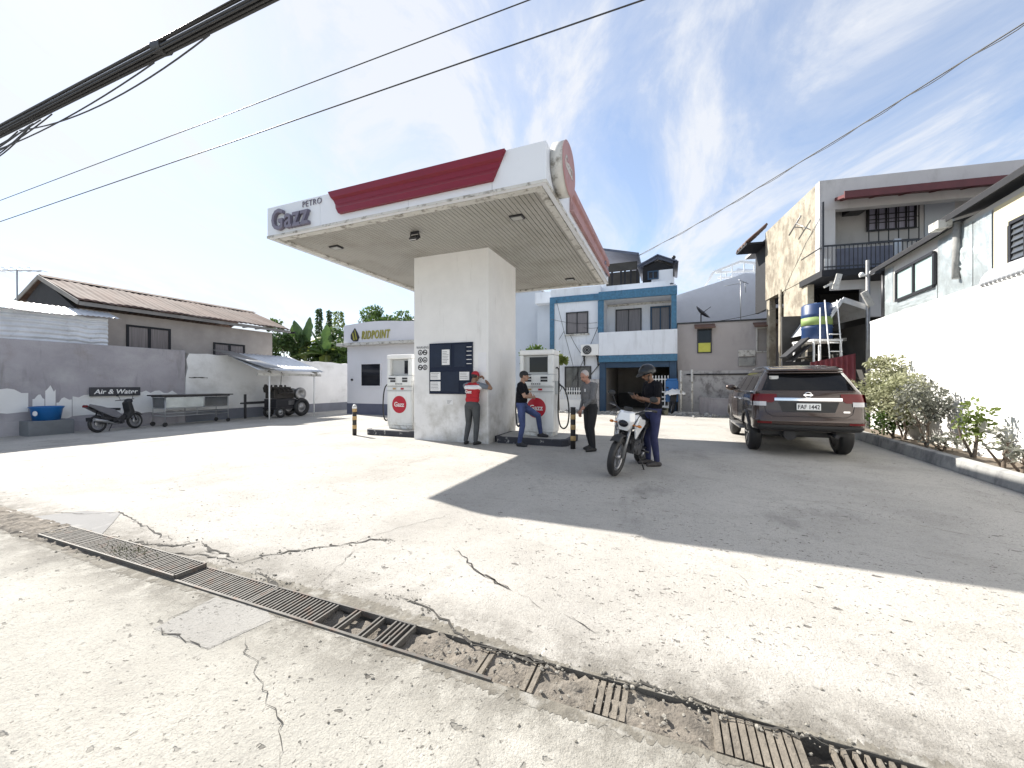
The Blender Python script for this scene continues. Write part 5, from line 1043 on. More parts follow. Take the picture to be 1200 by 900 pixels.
# rusty tiled eave of the building behind
t = thing('rusty_roof', 'rusty scalloped roof edge peeping out left of the concrete building', 'roof', RB.pt(-.5, 6.4, 0), RB.rz); O_ = (-.5, 6.4, 0)
zq = RB.Z(292, -.6, 6)
k = MB(O_); k.grid(lambda u, v: (-.75+.85*u, 4.62+1.5*v, zq-.10+.75*u+.05*math.sin(v*24)), 6, 60); o = k.build('tiles', m_rust, t, fix=False); o.modifiers.new('thick', 'SOLIDIFY').thickness = .08
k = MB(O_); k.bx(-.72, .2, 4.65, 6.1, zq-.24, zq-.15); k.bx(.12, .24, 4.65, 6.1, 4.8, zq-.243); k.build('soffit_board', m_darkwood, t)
# down pipe / post at the far end
k = MB((0, 0, 0)); k.tube([(0, 0, -.05), (0, 0, zb+.1)], .07, 8); t = k.build('concrete_post', m_beige, loc=RB.pt(-.02, 2.95), rz=RB.rz); tag(t, 'slim beige post at the left edge of the lower side wall', 'post')
# dark open shed under the balcony
sh = thing('dark_shed', 'dark open shed with bright sheet metal gable under the balcony', 'shed', RB.pt(1.6, -.6), RB.rz); O_ = (1.6, -.6, 0)
sz = lambda px, py, b=-.9: (RB.A(px, b), b, RB.Z(py, RB.A(px, b), b))
k = MB(O_); A_, B_, C_, D_ = sz(961, 388), sz(987, 351), sz(1017, 361), sz(1021, 370)
k.bar(A_, B_, .05, .10); k.bar(B_, C_, .05, .16); k.build('gable_edge', m_zinc, sh)
k = MB(O_)
def back(p, d=2.6): return (p[0]+.1, p[1]+d, p[2]+.05)
k.add([B_, C_, D_, back(D_), back(C_), back(B_)], [(0, 1, 4, 5), (1, 2, 3, 4)]); k.add([A_, B_, back(B_), back(A_)], [(0, 1, 2, 3)]); o = k.build('roof_sheet', m_zinc, sh, fix=False); o.modifiers.new('thick', 'SOLIDIFY').thickness = .02
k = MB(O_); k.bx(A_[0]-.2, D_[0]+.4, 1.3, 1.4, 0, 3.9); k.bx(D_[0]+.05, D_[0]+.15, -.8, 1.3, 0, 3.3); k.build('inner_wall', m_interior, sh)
k = MB(O_)
for i in range(40): x = random.uniform(A_[0]+.1, D_[0]-.1); k.obox((x, random.uniform(-.3, .9), random.uniform(1.2, 2.5)), (random.uniform(.05, .4), .1, random.uniform(.03, .2)), (0, random.uniform(-.4, .4), 0), 0)
for z in (1.2, 1.75, 2.35): k.bx(A_[0]+.1, D_[0], .2, 1.2, z-.03, z)
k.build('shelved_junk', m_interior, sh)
k = MB(O_); a = sz(976, 400, .1); k.obox(a, (.5, .12, .14)); a = sz(985, 398, .0); k.obox(a, (.3, .1, .1)); k.build('pale_boxes', m_trim, sh)
k = MB(O_); P = sz(981, 330, -.4); k.obox((P[0]+.0, P[1], P[2]), (.16, .06, .5), (0, .25, 0)); k.obox((P[0]-.25, P[1], P[2]-.1), (.25, .06, .06), (0, -.5, 0)); k.build('torn_sheet', m_trim, sh)
# blue drum on its ladder stand
dp = RB.pt(RB.A(957, -.6), -.6); dd = dp[1]; z0, z1 = CZ+(450-399)/F*dd, CZ+(450-357)/F*dd
t = thing('water_drum', 'big blue plastic water drum beside the beige side wall', 'water drum', (dp[0], dp[1], z0)); h = z1-z0
k = MB(); k.lathe((0, 0, 0), (0, 0, 1), [(0, 0), (.36, 0), (.40, .04), (.40, h*.3), (.42, h*.33), (.40, h*.36), (.40, h*.66), (.42, h*.69), (.40, h*.72), (.40, h-.05), (.35, h), (0, h)], 26); k.build('barrel', m_bluedrum, t)
k = MB(); k.lathe((0, 0, h*.40), (0, 0, 1), [(.405, 0), (.408, .0), (.408, h*.22), (.405, h*.22)], 26); k.build('green_label', m_green, t)
t = thing('steel_stand', 'pale steel ladder stand under the blue drum', 'stand', (dp[0], dp[1], 0)); k = MB()
k.bx(-.46, .46, -.46, .46, z0-.07, z0-.005)
for x in (-.42, .42):
    for y in (-.42, .42): k.tube([(x, y, -.03), (x, y, z0-.07)], .03, 6)
for x in (-.08, .30): k.tube([(x-.08+.1, -.75, .6), (x-.06, -.5, z1+.04)], .018, 7)
k.tube([(-.35, -.6, .6), (-.30, -.52, z1-.2)], .018, 7)
for i in range(9): u = i/9; k.tube([(-.06+.02, -.74+.22*u, .8+u*2.4), (.32, -.74+.22*u, .8+u*2.4)], .018, 5)
k.build('frame', m_whitepaint, t)
# sloping stair rail and maroon sheets below
k = MB((0, 0, 0)); P, Q = sz(918, 419, -1.0), sz(944, 397, -1.0); k.bar(P, Q, .5, .06); P, Q = sz(925, 424, -1.1), sz(947, 405, -1.1); k.bar(P, Q, .4, .05); t = k.build('sloping_awning', m_darkwood, loc=RB.pt(0, 0), rz=RB.rz); tag(t, 'dark sloping awning boards below the beige side wall', 'awning')
a0, a1 = RB.A(950, -1.3), RB.A(1003, -1.3); k = MB(((a0+a1)/2, -1.3, 0)); z1 = RB.Z(413, a1, -1.3)
k.grid(lambda u, v: (a0+(a1-a0)*u, -1.3+.03*math.sin(u*(a1-a0)/.14*2*PI), -.03+(z1-.25+.25*u)*v), 90, 2); o = k.build('maroon_fence', m_maroonfence, loc=RB.pt((a0+a1)/2, -1.3), rz=RB.rz, fix=False); o.modifiers.new('thick', 'SOLIDIFY').thickness = .01; tag(o, 'maroon corrugated iron fence below the blue drum', 'iron fence')
a0, a1 = RB.A(916, -1.0), RB.A(948, -1.0); k = MB(((a0+a1)/2, -1.0, 0)); k.bx(a0, a1, -1.05, -.95, -.03, RB.Z(424, a0, -1)); t = k.build('dark_fence', m_darkwood, loc=RB.pt((a0+a1)/2, -1.0), rz=RB.rz); tag(t, 'dark board fence behind the parked car', 'fence')
# utility post with insulators
pp_ = wpt(1017, 11.9); t = thing('service_post', 'grey steel service post with white insulators at the wall end', 'post', pp_); zt_ = zat(305, 11.9)
k = MB(); k.tube([(0, 0, -.05), (.0, 0, zt_)], .055, 8); k.build('pole', m_steel, t)
k = MB(); z = zat(322, 11.9); k.tube([(-.25, 0, z-.05), (.1, 0, z+.02)], .03, 6); k.ball((-.22, -.03, z), .07, 8, 6); k.ball((.06, -.06, z+.05), .08, 8, 6); k.build('insulators', m_whitepaint, t)
k = MB(); z = zat(355, 11.9); k.obox((-.1, -.1, z+.1), (.2, .05, .5), (0, -.5, 0)); k.build('loose_plate', m_trim, t)

# ================================================================ right boundary wall and the foil clad house above it
OR = (0.1, -4, 0); ye = RW.B(1020, 0.0)
bw2 = thing('boundary_wall', 'bright white boundary wall behind the shrubs on the right', 'wall', RW.pt(.1, -4), RW.rz)
k = MB(OR); k.bx(0, .2, -16, ye, -.05, 3.1); k.build('white_wall', m_rightwall, bw2, bevel=.01)
k = MB(OR); k.bx(-.012, .21, -16, ye, 3.102, 3.16); k.build('coping', m_rightwall, bw2)
rh_ = thing('foil_clad_house', 'house clad in crumpled silver foil sheets above the white wall', 'house', RW.pt(2, -4), RW.rz); OQ = (2, -4, 0)
xh = .26; y1h = RW.B(1037, xh); zeav = 4.62
ypx = lambda px: RW.B(px, xh)
k = MB(OQ); k.bx(xh, 4, -16, y1h, 0, zeav); k.build('wall', mat('pale_wall_behind_foil', (0.50, 0.50, 0.49), .8, var=.05), rh_)
edges = [1037.5, 1047, 1100, 1124, 1142, 1164]; rr = random.Random(4)
for i in range(len(edges)-1):
    ya, yb = ypx(edges[i]), ypx(edges[i+1]); lo = 3.17; hi = zeav-.10
    if i == 1: spans_ = ((3.17, 3.55),)
    else: spans_ = ((lo, hi),)
    for z0, z1 in spans_:
        nz_ = np.random.default_rng(i).normal(0, 1, (13, 13))
        k = MB(OQ); k.grid(lambda u, v: (xh-.012-.012*i % .02-.035*abs(nz_[int(round(u*12)), int(round(v*12))])*math.sin(PI*u)*math.sin(PI*v), yb+(ya-yb)*u, z0+(z1-z0)*v), 12, 12); k.build('foil_sheet', m_foil, rh_, fix=False)
def sidewin(p0, p1, z0, z1, m, jal=0, label='window'):
    ya, yb = ypx(p0), ypx(p1); k = MB(OQ)   # ya is farther
    for y in (ya, yb, (ya+yb)/2): k.bx(xh-.07, xh-.018, y-.035, y+.035, z0, z1)
    k.bx(xh-.075, xh-.018, yb, ya, z1, z1+.06); k.bx(xh-.085, xh-.018, yb, ya, z0-.06, z0); f = k.build('window', m_dark, rh_)
    k = MB(OQ)
    for h0, h1 in ((yb+.035, (ya+yb)/2-.035), ((ya+yb)/2+.035, ya-.035)): k.bx(xh-.035, xh-.02, h0, h1, z0, z1)
    k.build('pane', m, f)
    if jal:
        k = MB(OQ)
        for i in range(jal): z = z0+(z1-z0)*(i+.5)/jal; k.obox((xh-.05, (ya+yb)/2, z), (.015, ya-yb-.1, (z1-z0)/jal*.8), (0, .35, 0))
        k.build('louvres', m_glassgrey, f)
m_foglass = mat('frosted_green_glass', (0.36, 0.46, 0.45), .25, var=.1, vsc=4)
sidewin(1053, 1098, 3.58, 4.26, m_foglass)
sidewin(1189, 1230, 3.35, 4.06, m_glassgrey, 7)
k = MB(OQ); k.bx(xh-.016, xh-.003, ypx(1240), ypx(1166), 3.17, zeav-.1); k.build('cream_panel', m_cream, rh_)
ya, yb = ypx(1176), ypx(1232); k = MB(OQ); k.grid(lambda u, v: (xh-.02-.26*math.sin(u*PI/2)-.02*math.sin(v*60), yb+(ya-yb)*v, 3.42-.30*(1-math.cos(u*PI/2))), 8, 90); o = k.build('curved_awning', m_zinc, rh_, fix=False); o.modifiers.new('thick', 'SOLIDIFY').thickness = .01
k = MB(OQ); y2 = ypx(1030); ystep = ypx(1126)
roofm = mat('dark_roof_sheet', (0.07, 0.068, 0.07), .6, metal=.2, var=.3, vsc=2)
k.add([(.08, ystep, zeav-.03), (.08, y2, zeav-.03), (3.2, y2, zeav+.75), (3.2, ystep, zeav+.75)], [(0, 1, 2, 3)]); k.add([(.02, -16, zeav+.10), (.02, ystep+.2, zeav+.10), (3.2, ystep+.2, zeav+.95), (3.2, -16, zeav+.95)], [(0, 1, 2, 3)]); o = k.build('roof', roofm, rh_, fix=False); o.modifiers.new('thick', 'SOLIDIFY').thickness = .06
k = MB(OQ); k.bx(.06, .078, ystep, y2, zeav-.09, zeav+.0); k.bx(.0, .018, -16, ystep+.2, zeav+.03, zeav+.14); k.build('fascia_board', m_darkwood, rh_)
k = MB(OQ); k.obox((-.02, ystep+.05, zeav+.0), (.22, .28, .16), (0, 0, .1)); k.build('gutter_box', m_trim, rh_)
k = MB(OQ); k.tube([(xh-.10, ystep-.05, 3.5), (xh-.08, ystep-.05, zeav)], .06, 8); k.build('downpipe', m_kerb, rh_); k = MB(OQ); k.tube([(xh-.02, y1h+.03, 3.1), (xh-.02, y1h+.03, zeav-.1)], .05, 8); k.build('downpipe', m_dark, rh_)

# ---------------------------------------------------------------- shrubs in the planting strip
def strip(px, off=-.38): y = RW.B(px, off); return RW.pt(off, y, .16)
def shrub(px, h, r, n, size, m, label, seed, off=-.38, nl=9, clump=.28):
    p = strip(px, off); t = thing('shrub', label, 'shrub', p, 0, 'shrubs along the white wall'); k = MB()
    limbs(k, (0, 0, -.05), (.05, .0, h*.55), .028, nl, min(r[0], h*.4), seed); limbs(k, (.06, .05, -.05), (-.15, .1, h*.5), .022, nl-2, min(r[0], h*.35), seed+50); k.build('stems', m_trunk, t, fix=False)
    k = MB(); leaves(k, (0, 0, h*.62), (r[0], r[1], h*.40), n, size, clump, 20, .75, seed); k.build('foliage', m, t, fix=False)
shrub(1035, 1.95, (.72, .42, 1), 3200, .09, m_leafpale, 'tall pale leafed shrub just right of the parked car', 21)
shrub(1058, 1.62, (.55, .36, 1), 2200, .08, m_leafpale, 'middle pale shrub against the white wall', 22)
shrub(1086, 1.5, (.40, .33, 1), 1100, .08, m_leafgrey, 'greyish twiggy shrub right of the pale shrubs', 23, clump=.24)
shrub(1047, .75, (.6, .3, 1), 800, .08, m_leafmid, 'low green undergrowth at the foot of the tall pale shrub', 24, clump=.2)
shrub(1141, .98, (.20, .18, 1), 300, .085, m_leaflime, 'small bright green bushy plant standing alone by the white wall', 25, nl=6, clump=.16)
shrub(1176, .62, (.16, .15, 1), 90, .10, m_leafgrey, 'sparse grey seedling right of the bright green plant', 26, nl=5, clump=.14)
shrub(1198, .45, (.14, .13, 1), 60, .09, m_leafgrey, 'tiny sparse seedling at the right edge of the planting strip', 27, nl=4, clump=.12)
shrub(1106, .32, (.4, .2, 1), 200, .07, m_leafgrey, 'low greyish weeds between the shrubs and the green plant', 28, nl=5, clump=.15)
# bush and young plant by the blue house
tree('bush', 'green leafy bush between the column and the blue house', S.pt(S.A(632, BF-.6), BF-.6), 3.55, (1.0, .8, .8), 1700, .20, m_leafmid, .07, 14, .4, 31, 'bushes behind the white wall', 'bush')
tree('young_tree', 'young lime green plant beside the air conditioner', S.pt(S.A(655, BF-1.5), BF-1.5), 2.95, (.35, .3, .35), 160, .26, m_leaflime, .04, 6, .2, 32, None, 'plant')

# ================================================================ overhead lines
def line(pts, r, n=30, sag=0, k=None, off=(0, 0, 0), tw=0, ph=0):
    P = []
    for i in range(n+1):
        u = i/n*(len(pts)-1); j = min(int(u), len(pts)-2); f = u-j; p = Vector(pts[j]).lerp(Vector(pts[j+1]), f)
        p += Vector((0, math.cos(ph+u*9)*tw+off[1], math.sin(ph+u*9)*tw+off[2]-sag*4*(i/n)*(1-i/n))); P.append(p)
    k = k or MB(); k.tube(P, r, 6); return k
def across(px0, py0, px1, py1, z):    # a level line of height z seen through two picture points
    d0 = (z-CZ)*F/(450-py0); d1 = (z-CZ)*F/(450-py1); p = Vector(((px0-600)/F*d0, d0, z)); q = Vector(((px1-600)/F*d1, d1, z)); v = q-p; return p-v*2.5, q+v*6
p, q = across(0, 225, 557, 0, 3.5); tag(line([p, q], .0032, 40, .12).build('power_line', m_cable), 'upper of two thin power lines crossing the sky at left', 'power line')
p, q = across(0, 250, 677, 0, 3.3); tag(line([p, q], .0038, 40, .12).build('power_line', m_cable), 'lower of two thin power lines crossing the sky at left', 'power line')
D0 = 6.5; pts = [(1290, -35, 6.3), (1200, 27, 7.3), (1075, 105, 9.2), (1000, 152, 10.8), (900, 213, 13.6), (850, 243, 15.6), (800, 272, 18), (745, 301, 21)]
W_ = [Vector(((px-600)/F*d, d, zat(py, d))) for px, py, d in pts]
k = line(W_, .014, 60); line(W_, .010, 60, 0, k, (0, .0, -.03), .025, 1.0); tag(k.build('service_drop', m_cable), 'twisted service cable running from top right to the blue house', 'power line')
W2 = [Vector(((px-600)/F*d, d, zat(py, d))) for px, py, d in ((940, 352, 16), (860, 372, 18.5), (790, 380, 20.5))]
tag(line([W2[0], W2[2]], .012, 20, .25).build('service_cable', m_cable), 'thin cable sagging in front of the grey house roof', 'power line')
p, q = across(0, 156, 318, -9, 4.2); v = (q-p).normalized(); nv = Vector((-v.y, v.x, 0)); g = random.Random(9); k = MB(); L_ = (q-p).length
for i in range(22):
    an = g.uniform(0, 2*PI); rd = .046*math.sqrt(g.random()); ph = g.uniform(0, 6); P = []
    for j in range(61):
        u = j/60; w_ = .02*math.sin(u*14+ph); P.append(p+(q-p)*u+nv*(rd*math.cos(an+u*2)+w_*.7)+Vector((0, 0, rd*math.sin(an+u*2)+w_*.4)))
    k.tube(P, g.uniform(.005, .014), 6)
for i in range(9):     # loose strands that sag out of the bundle
    u0 = g.uniform(.15, .29); u1 = u0+g.uniform(.05, .10); sg = g.uniform(.06, .22); P = [p+(q-p)*(u0+(u1-u0)*j/16)+Vector((0, 0, -.08-sg*4*(j/16)*(1-j/16)))+nv*g.uniform(-.02, .02)*0 for j in range(17)]; k.tube(P, .006, 5)
for i in range(3):     # coils
    u0 = g.uniform(.215, .235); c = p+(q-p)*u0+Vector((0, 0, -.10)); P = [c+v*(.10*math.cos(t_/12*2*PI+i)*g.uniform(.5, 1.1)+.05*i)+Vector((0, 0, -.10+.12*math.sin(t_/12*2*PI+i)))+nv*(.01*i) for t_ in range(13)]; k.tube(P, .007, 5)
for u0, u1 in ((.335, .338), (.47, .473), (.24, .242)): c0 = p+(q-p)*u0; c1 = p+(q-p)*u1; k.tube([c0+Vector((0, 0, .02)), c1+Vector((0, 0, .0))], .056, 10)
tag(k.build('cable_bundle', m_cable, fix=False), 'thick black bundle of street cables with loose coils at upper left', 'cable bundle')
# ================================================================ the parked sport utility car
m_paint = mat('dark_bronze_car_paint', (0.052, 0.034, 0.028), 0.22, metal=0.4, var=0.04, coat=.7)
m_plastic = mat('black_car_plastic', (0.018, 0.018, 0.019), 0.55, var=0.1)
m_carglass = mat('dark_tinted_glass', (0.006, 0.0065, 0.008), 0.05, var=0, spec=0.35)
m_tail = mat('red_tail_lamp', (0.13, 0.004, 0.007), 0.28, var=0.1, coat=.15, spec=.3)
m_lampwhite = mat('clear_lamp', (0.50, 0.50, 0.51), 0.15, var=0.05, coat=1)
m_platew = mat('plate_white', (0.78, 0.79, 0.78), 0.35, var=0.02)
m_rim = mat('alloy_rim', (0.30, 0.30, 0.31), 0.3, metal=0.8, var=0.1)
def suv():
    t = thing('parked_car', 'dark bronze sport utility car parked with its rear towards the forecourt', 'car', S.pt(4.20, 2.95), S.rz+R(-1))
    t.scale = (.96, .97, .98)
    #            z     yr    yf    hw    corner
    L_ = np.array([(.50, .16, 4.70, .82, .16), (.53, .09, 4.78, .90, .18), (.58, .035, 4.83, .925, .19), (.72, .02, 4.86, .932, .19), (.80, .05, 4.86, .932, .19), (.90, .075, 4.85, .932, .18),
                   (1.02, .085, 4.80, .93, .17), (1.08, .09, 4.70, .928, .17), (1.14, .095, 4.45, .922, .17), (1.20, .105, 3.72, .912, .17), (1.27, .125, 3.56, .892, .17), (1.33, .16, 3.44, .85, .17), (1.45, .235, 3.22, .79, .16),
                   (1.58, .325, 2.98, .725, .15), (1.68, .40, 2.76, .67, .15), (1.74, .46, 2.55, .615, .16), (1.785, .56, 2.30, .53, .18), (1.81, .72, 2.05, .44, .2), (1.82, .95, 1.85, .28, .15)])
    zs = np.concatenate([np.linspace(L_[i, 0], L_[i+1, 0], 4)[:-1] for i in range(len(L_)-1)]+[[1.82]])
    def lay(z): return [float(np.interp(z, L_[:, 0], L_[:, j])) for j in (1, 2, 3, 4)]
    taper = lambda y: 1-.05*max(0, (y-2.9)/1.9)**2-.015*max(0, (1.2-y)/1.2)**2
    def outline(z):
        yr, yf, hw, rc = lay(z); P = []
        def bow(x): return .05*(x/hw)**2
        for i in range(13): x = -(hw-rc)+2*(hw-rc)*i/12; P.append((x, yr+bow(x)))
        for i in range(1, 8): a = -PI/2+PI/2*i/8; P.append(((hw-rc)+rc*math.cos(a), yr+bow(hw-rc)+rc+rc*math.sin(a)))
        y0, y1 = yr+bow(hw-rc)+rc, yf-.30
        for i in range(29): P.append((hw, y0+(y1-y0)*i/28))
        for i in range(1, 8): a = PI/2*i/8; P.append((hw-.30+.30*math.cos(a), y1+.30*math.sin(a)*.85))
        m = list(P); front = [(x, yf-.05+.045*(1-(x/hw)**2)) for x in np.linspace(hw-.32, -(hw-.32), 11)]
        P += front
        right = m[13:]; P += [(-x, y) for x, y in reversed(right)]
        return [(x*taper(y), y, z) for x, y in P]
    k = MB(); rings = [outline(z) for z in zs]; n = len(rings[0]); V = [p for r_ in rings for p in r_]; Fc = []
    for j in range(len(rings)-1):
        for i in range(n): Fc.append((j*n+i, j*n+(i+1) % n, (j+1)*n+(i+1) % n, (j+1)*n+i))
    k.add(V, Fc, 0, True); k.add(rings[0], [tuple(range(n))[::-1]]); k.add(rings[-1], [tuple(range(n))])
    body = k.build('body', m_paint, t)
    ax_r, ax_f = .97, 3.82; rw = .385
    for i, y in enumerate((ax_r, ax_f)):
        c = MB(); c.cyl((-1.2, y, rw-.01), (1.2, y, rw-.01), rw+.075, rw+.075, 40); co = c.build('arch_cutter', m_plastic); mo = body.modifiers.new('arch', 'BOOLEAN'); mo.object = co; mo.operation = 'DIFFERENCE'; mo.solver = 'EXACT'
    baked(body)
    for o in [o for o in COL.objects if o.name.startswith('arch_cutter')]: bpy.data.objects.remove(o)
    ws = body.modifiers.new('wn', 'WEIGHTED_NORMAL'); ws.keep_sharp = True
    def rear(x, z, off=.004):
        yr, yf, hw, rc = lay(z); x_ = min(abs(x), hw-.002); y = yr+.05*(min(x_, hw-rc)/hw)**2
        if x_ > hw-rc: q = (x_-(hw-rc))/rc; y += rc-rc*math.sqrt(max(0, 1-q*q))
        return (math.copysign(x_, x)*taper(y)*(1+off*.3), y-off, z)
    def side(y, z, s, off=.004): yr, yf, hw, rc = lay(z); return (s*(hw*taper(y)+off), y, z)
    def rpanel(name, m, fx0, fx1, z0, z1, off=.005, par=t, nu=16, nv=6):
        k = MB(); k.grid(lambda u, v: rear(fx0(z0+(z1-z0)*v)+(fx1(z0+(z1-z0)*v)-fx0(z0+(z1-z0)*v))*u, z0+(z1-z0)*v, off), nu, nv); return k.build(name, m, par, fix=False)
    # rear window reaching the corners, framed by the body colour
    rpanel('rear_window', m_carglass, lambda z: -.77+(z-1.30)*.48, lambda z: .77-(z-1.30)*.48, 1.305, 1.655)
    k = MB(); k.obox((-.52, rear(-.52, 1.56, .010)[1], 1.56), (.16, .006, .08), (R(-30), 0, 0)); k.build('window_sticker', m_trim, t)
    k = MB()       # roof spoiler
    k.grid(lambda u, v: (-.63+1.26*u, .26+.10*(2*u-1)**2+.50*v, 1.705+.085*math.sin(v*PI/2)), 16, 5); k.grid(lambda u, v: (-.63+1.26*u, .26+.10*(2*u-1)**2+.16*v, 1.705-.035*(1-v)-.01), 16, 2)
    sp = k.build('spoiler', m_paint, t, fix=False); sp.modifiers.new('thick', 'SOLIDIFY').thickness = .025
    k = MB(); k.bx(-.12, .12, .275, .285, 1.70, 1.718); k.build('brake_light', m_tail, t)
    # tail lamps wrapping the corners
    for s in (-1, 1):
        e = lambda z: .60-.10*(z-1.02)/.22
        k = MB(); k.grid(lambda u, v: rear(s*((.52 if v > .4 else .60-.2*v)+(.918-(.52 if v > .4 else .60-.2*v))*u), 1.065+.17*v, .014), 14, 6)
        k.grid(lambda u, v: side(.20+.27*u*(.55+.45*v), 1.075+.155*v, s, .012), 6, 4); l = k.build('tail_lamp', m_tail, t, fix=False)
        k = MB(); k.grid(lambda u, v: rear(s*(.70+.215*u), 1.00+.085*v, .018), 10, 3); k.grid(lambda u, v: side(.19+.14*u, 1.00+.085*v, s, .014), 4, 2); k.build('reversing_lamp', m_lampwhite, l, fix=False)
    rpanel('chrome_bar', m_chrome, lambda z: -.56, lambda z: .54, 1.105, 1.16, .022)
    k = MB(); k.add([rear(-.55, 1.105, .004), rear(.53, 1.105, .004), rear(.53, 1.10, .022), rear(-.55, 1.10, .022)], [(0, 1, 2, 3)]); k.build('chrome_lip', m_chrome, t)
    rpanel('plate_recess', m_plastic, lambda z: -.50+(1.09-z)*.35, lambda z: .50-(1.09-z)*.35, .885, 1.085, .003)
    yp = rear(.2, 1.0, .02)[1]; k = MB(); k.bx(-.195, .195, yp-.012, yp-.002, .925, 1.055); pl = k.build('number_plate', m_platew, t, bevel=.006)
    text('plate_characters', 'FAF 1442', .115, .001, m_ink, pl, (0, yp-.0145, .950), FRONT, bold=.0015, align='CENTER', xs=.80)
    em = thing0 = None
    k = MB(); ye = rear(0, 1.215, .012)[1]; k.ring((0, ye, 1.215), (0, 1, .12), .052, .012, 28, 8, sq=.7); k.obox((0, ye-.004, 1.215), (.15, .012, .024)); k.build('emblem', m_chrome, t)
    k = MB(); k.obox((.60, rear(.60, .90, .010)[1], .90), (.10, .008, .03)); k.build('script_badge', m_chrome, t)
    k = MB()       # tailgate shut lines
    for s in (-1, 1):
        P = [rear(s*.80, 1.30, .003), rear(s*.74, 1.02, .003), rear(s*.70, .86, .003), rear(s*.60, .80, .003)]; k.tube(P, .004, 4)
    k.tube([rear(x, .80, .002) for x in np.linspace(-.6, .6, 13)], .005, 4); k.build('shut_lines', m_plastic, t)
    # bumper, its dark skirt and reflectors
    rpanel('bumper_step', m_paint, lambda z: -.90, lambda z: .90, .66, .775, .035, nu=26)
    k = MB(); k.grid(lambda u, v: (lambda p: (p[0], p[1], p[2]))(rear(-.915+1.83*u, .775, .035-.035*v)), 26, 2); k.build('bumper_ledge', m_paint, t, fix=False)
    rpanel('bumper_skirt', m_plastic, lambda z: -.84, lambda z: .84, .52, .635, .022, nu=26)
    for s in (-1, 1): k = MB(); k.grid(lambda u, v: rear(s*(.62+.24*u), .66+.035*v, .040), 6, 2); k.build('reflector', m_tail, t, fix=False)
    k = MB(); k.cyl((.45, .06, .44), (.45, .5, .45), .035, .035, 14); k.cyl((-.25, .3, .42), (-.25, 1.1, .44), .11, .11, 12); k.build('exhaust', m_dark, t)
    k = MB(); k.bx(-.74, .74, .45, 4.5, .40, .52); k.bx(-.6, .6, .90, 1.05, .32, .42); k.build('underbody', m_plastic, t)
    # side glass, doors, mirrors, steps, arches
    for s in (-1, 1):
        for y0, y1, q0, q1 in ((.50, 1.30, .22, 0), (1.36, 2.20, 0, 0), (2.26, 3.20, 0, -.62)):
            z0, z1 = 1.285, 1.605; k = MB(); k.grid(lambda u, v: side((y0+q0*v)+((y1+q1*v)-(y0+q0*v))*u, z0+(z1-z0)*v, s), 8, 6); k.build('side_window', m_carglass, t, fix=False)
        k = MB(); k.tube([side(y, 1.275, s, .004) for y in np.linspace(.45, 3.4, 14)], .012, 5); k.build('window_trim', m_chrome, t)
        k = MB()
        for y in (1.33, 2.23, 3.3): k.tube([side(y+(.0 if y > 1.4 else -.12*max(0, (.75-z)*2.2)), z, s, .001) for z in np.linspace(.55, 1.27, 8)], .0045, 4)
        k.tube([side(y, .57, s, .002) for y in np.linspace(1.45, 3.3, 8)], .005, 4); k.build('door_seams', m_plastic, t)
        for y in (1.55, 2.45): k = MB(); k.tube([side(y, 1.09, s, .0), side(y+.03, 1.09, s, .04), side(y+.22, 1.09, s, .04), side(y+.25, 1.09, s, .0)], .014, 7); k.build('door_handle', m_chrome, t)
        k = MB(); c = side(3.30, 1.34, s, .12); k.ball(c, (.13, .075, .085), 14, 9); k.bar(side(3.34, 1.30, s, -.03), c, .06, .05); k.build('wing_mirror', m_paint, t)
        k = MB(); k.bx(min(s*.80, s*.99), max(s*.80, s*.99), 1.50, 3.22, .40, .45); k.build('side_step', m_steel, t, bevel=.01)
        k = MB(); k.tube([side(y, 1.79, s, -.02-.04*0)[:2]+(1.815-.03*abs((y-1.9)/1.1)**3,) for y in np.linspace(.85, 2.85, 12)], .017, 7); k.build('roof_rail', m_steel, t)
        for y in (ax_r, ax_f):
            k = MB(); P = []
            for i in range(25): a = PI*(-.08+1.16*i/24); P.append(side(y+math.cos(a)*(rw+.085), max(.50, rw-.01+math.sin(a)*(rw+.085)), s, .006))
            k.tube(P, .032, 6); k.build('arch_trim', m_plastic, t)
            k = MB(); k.ring((s*.79, y, rw), (1, 0, 0), rw-.095, .10, 40, 10, sq=1.25); k.lathe((s*.79, y, rw), (1, 0, 0), [(rw-.012, -.09), (rw, -.07), (rw, .07), (rw-.012, .09)], 40)
            w_ = k.build('wheel', m_black, t)
            k = MB(); k.lathe((s*.79, y, rw), (s, 0, 0), [(0, .085), (.05, .085), (.07, .05), (.10, .04), (.235, .06), (.265, .10), (.28, .10), (.27, -.1), (0, -.1)], 30)
            for i in range(6):
                a = 2*PI*i/6; k.bar((s*(.79+.085), y+.05*math.cos(a), rw+.05*math.sin(a)), (s*(.79+.095), y+.25*math.cos(a), rw+.25*math.sin(a)), .05, .03)
            k.build('rim', m_rim, w_)
    return t
suv()

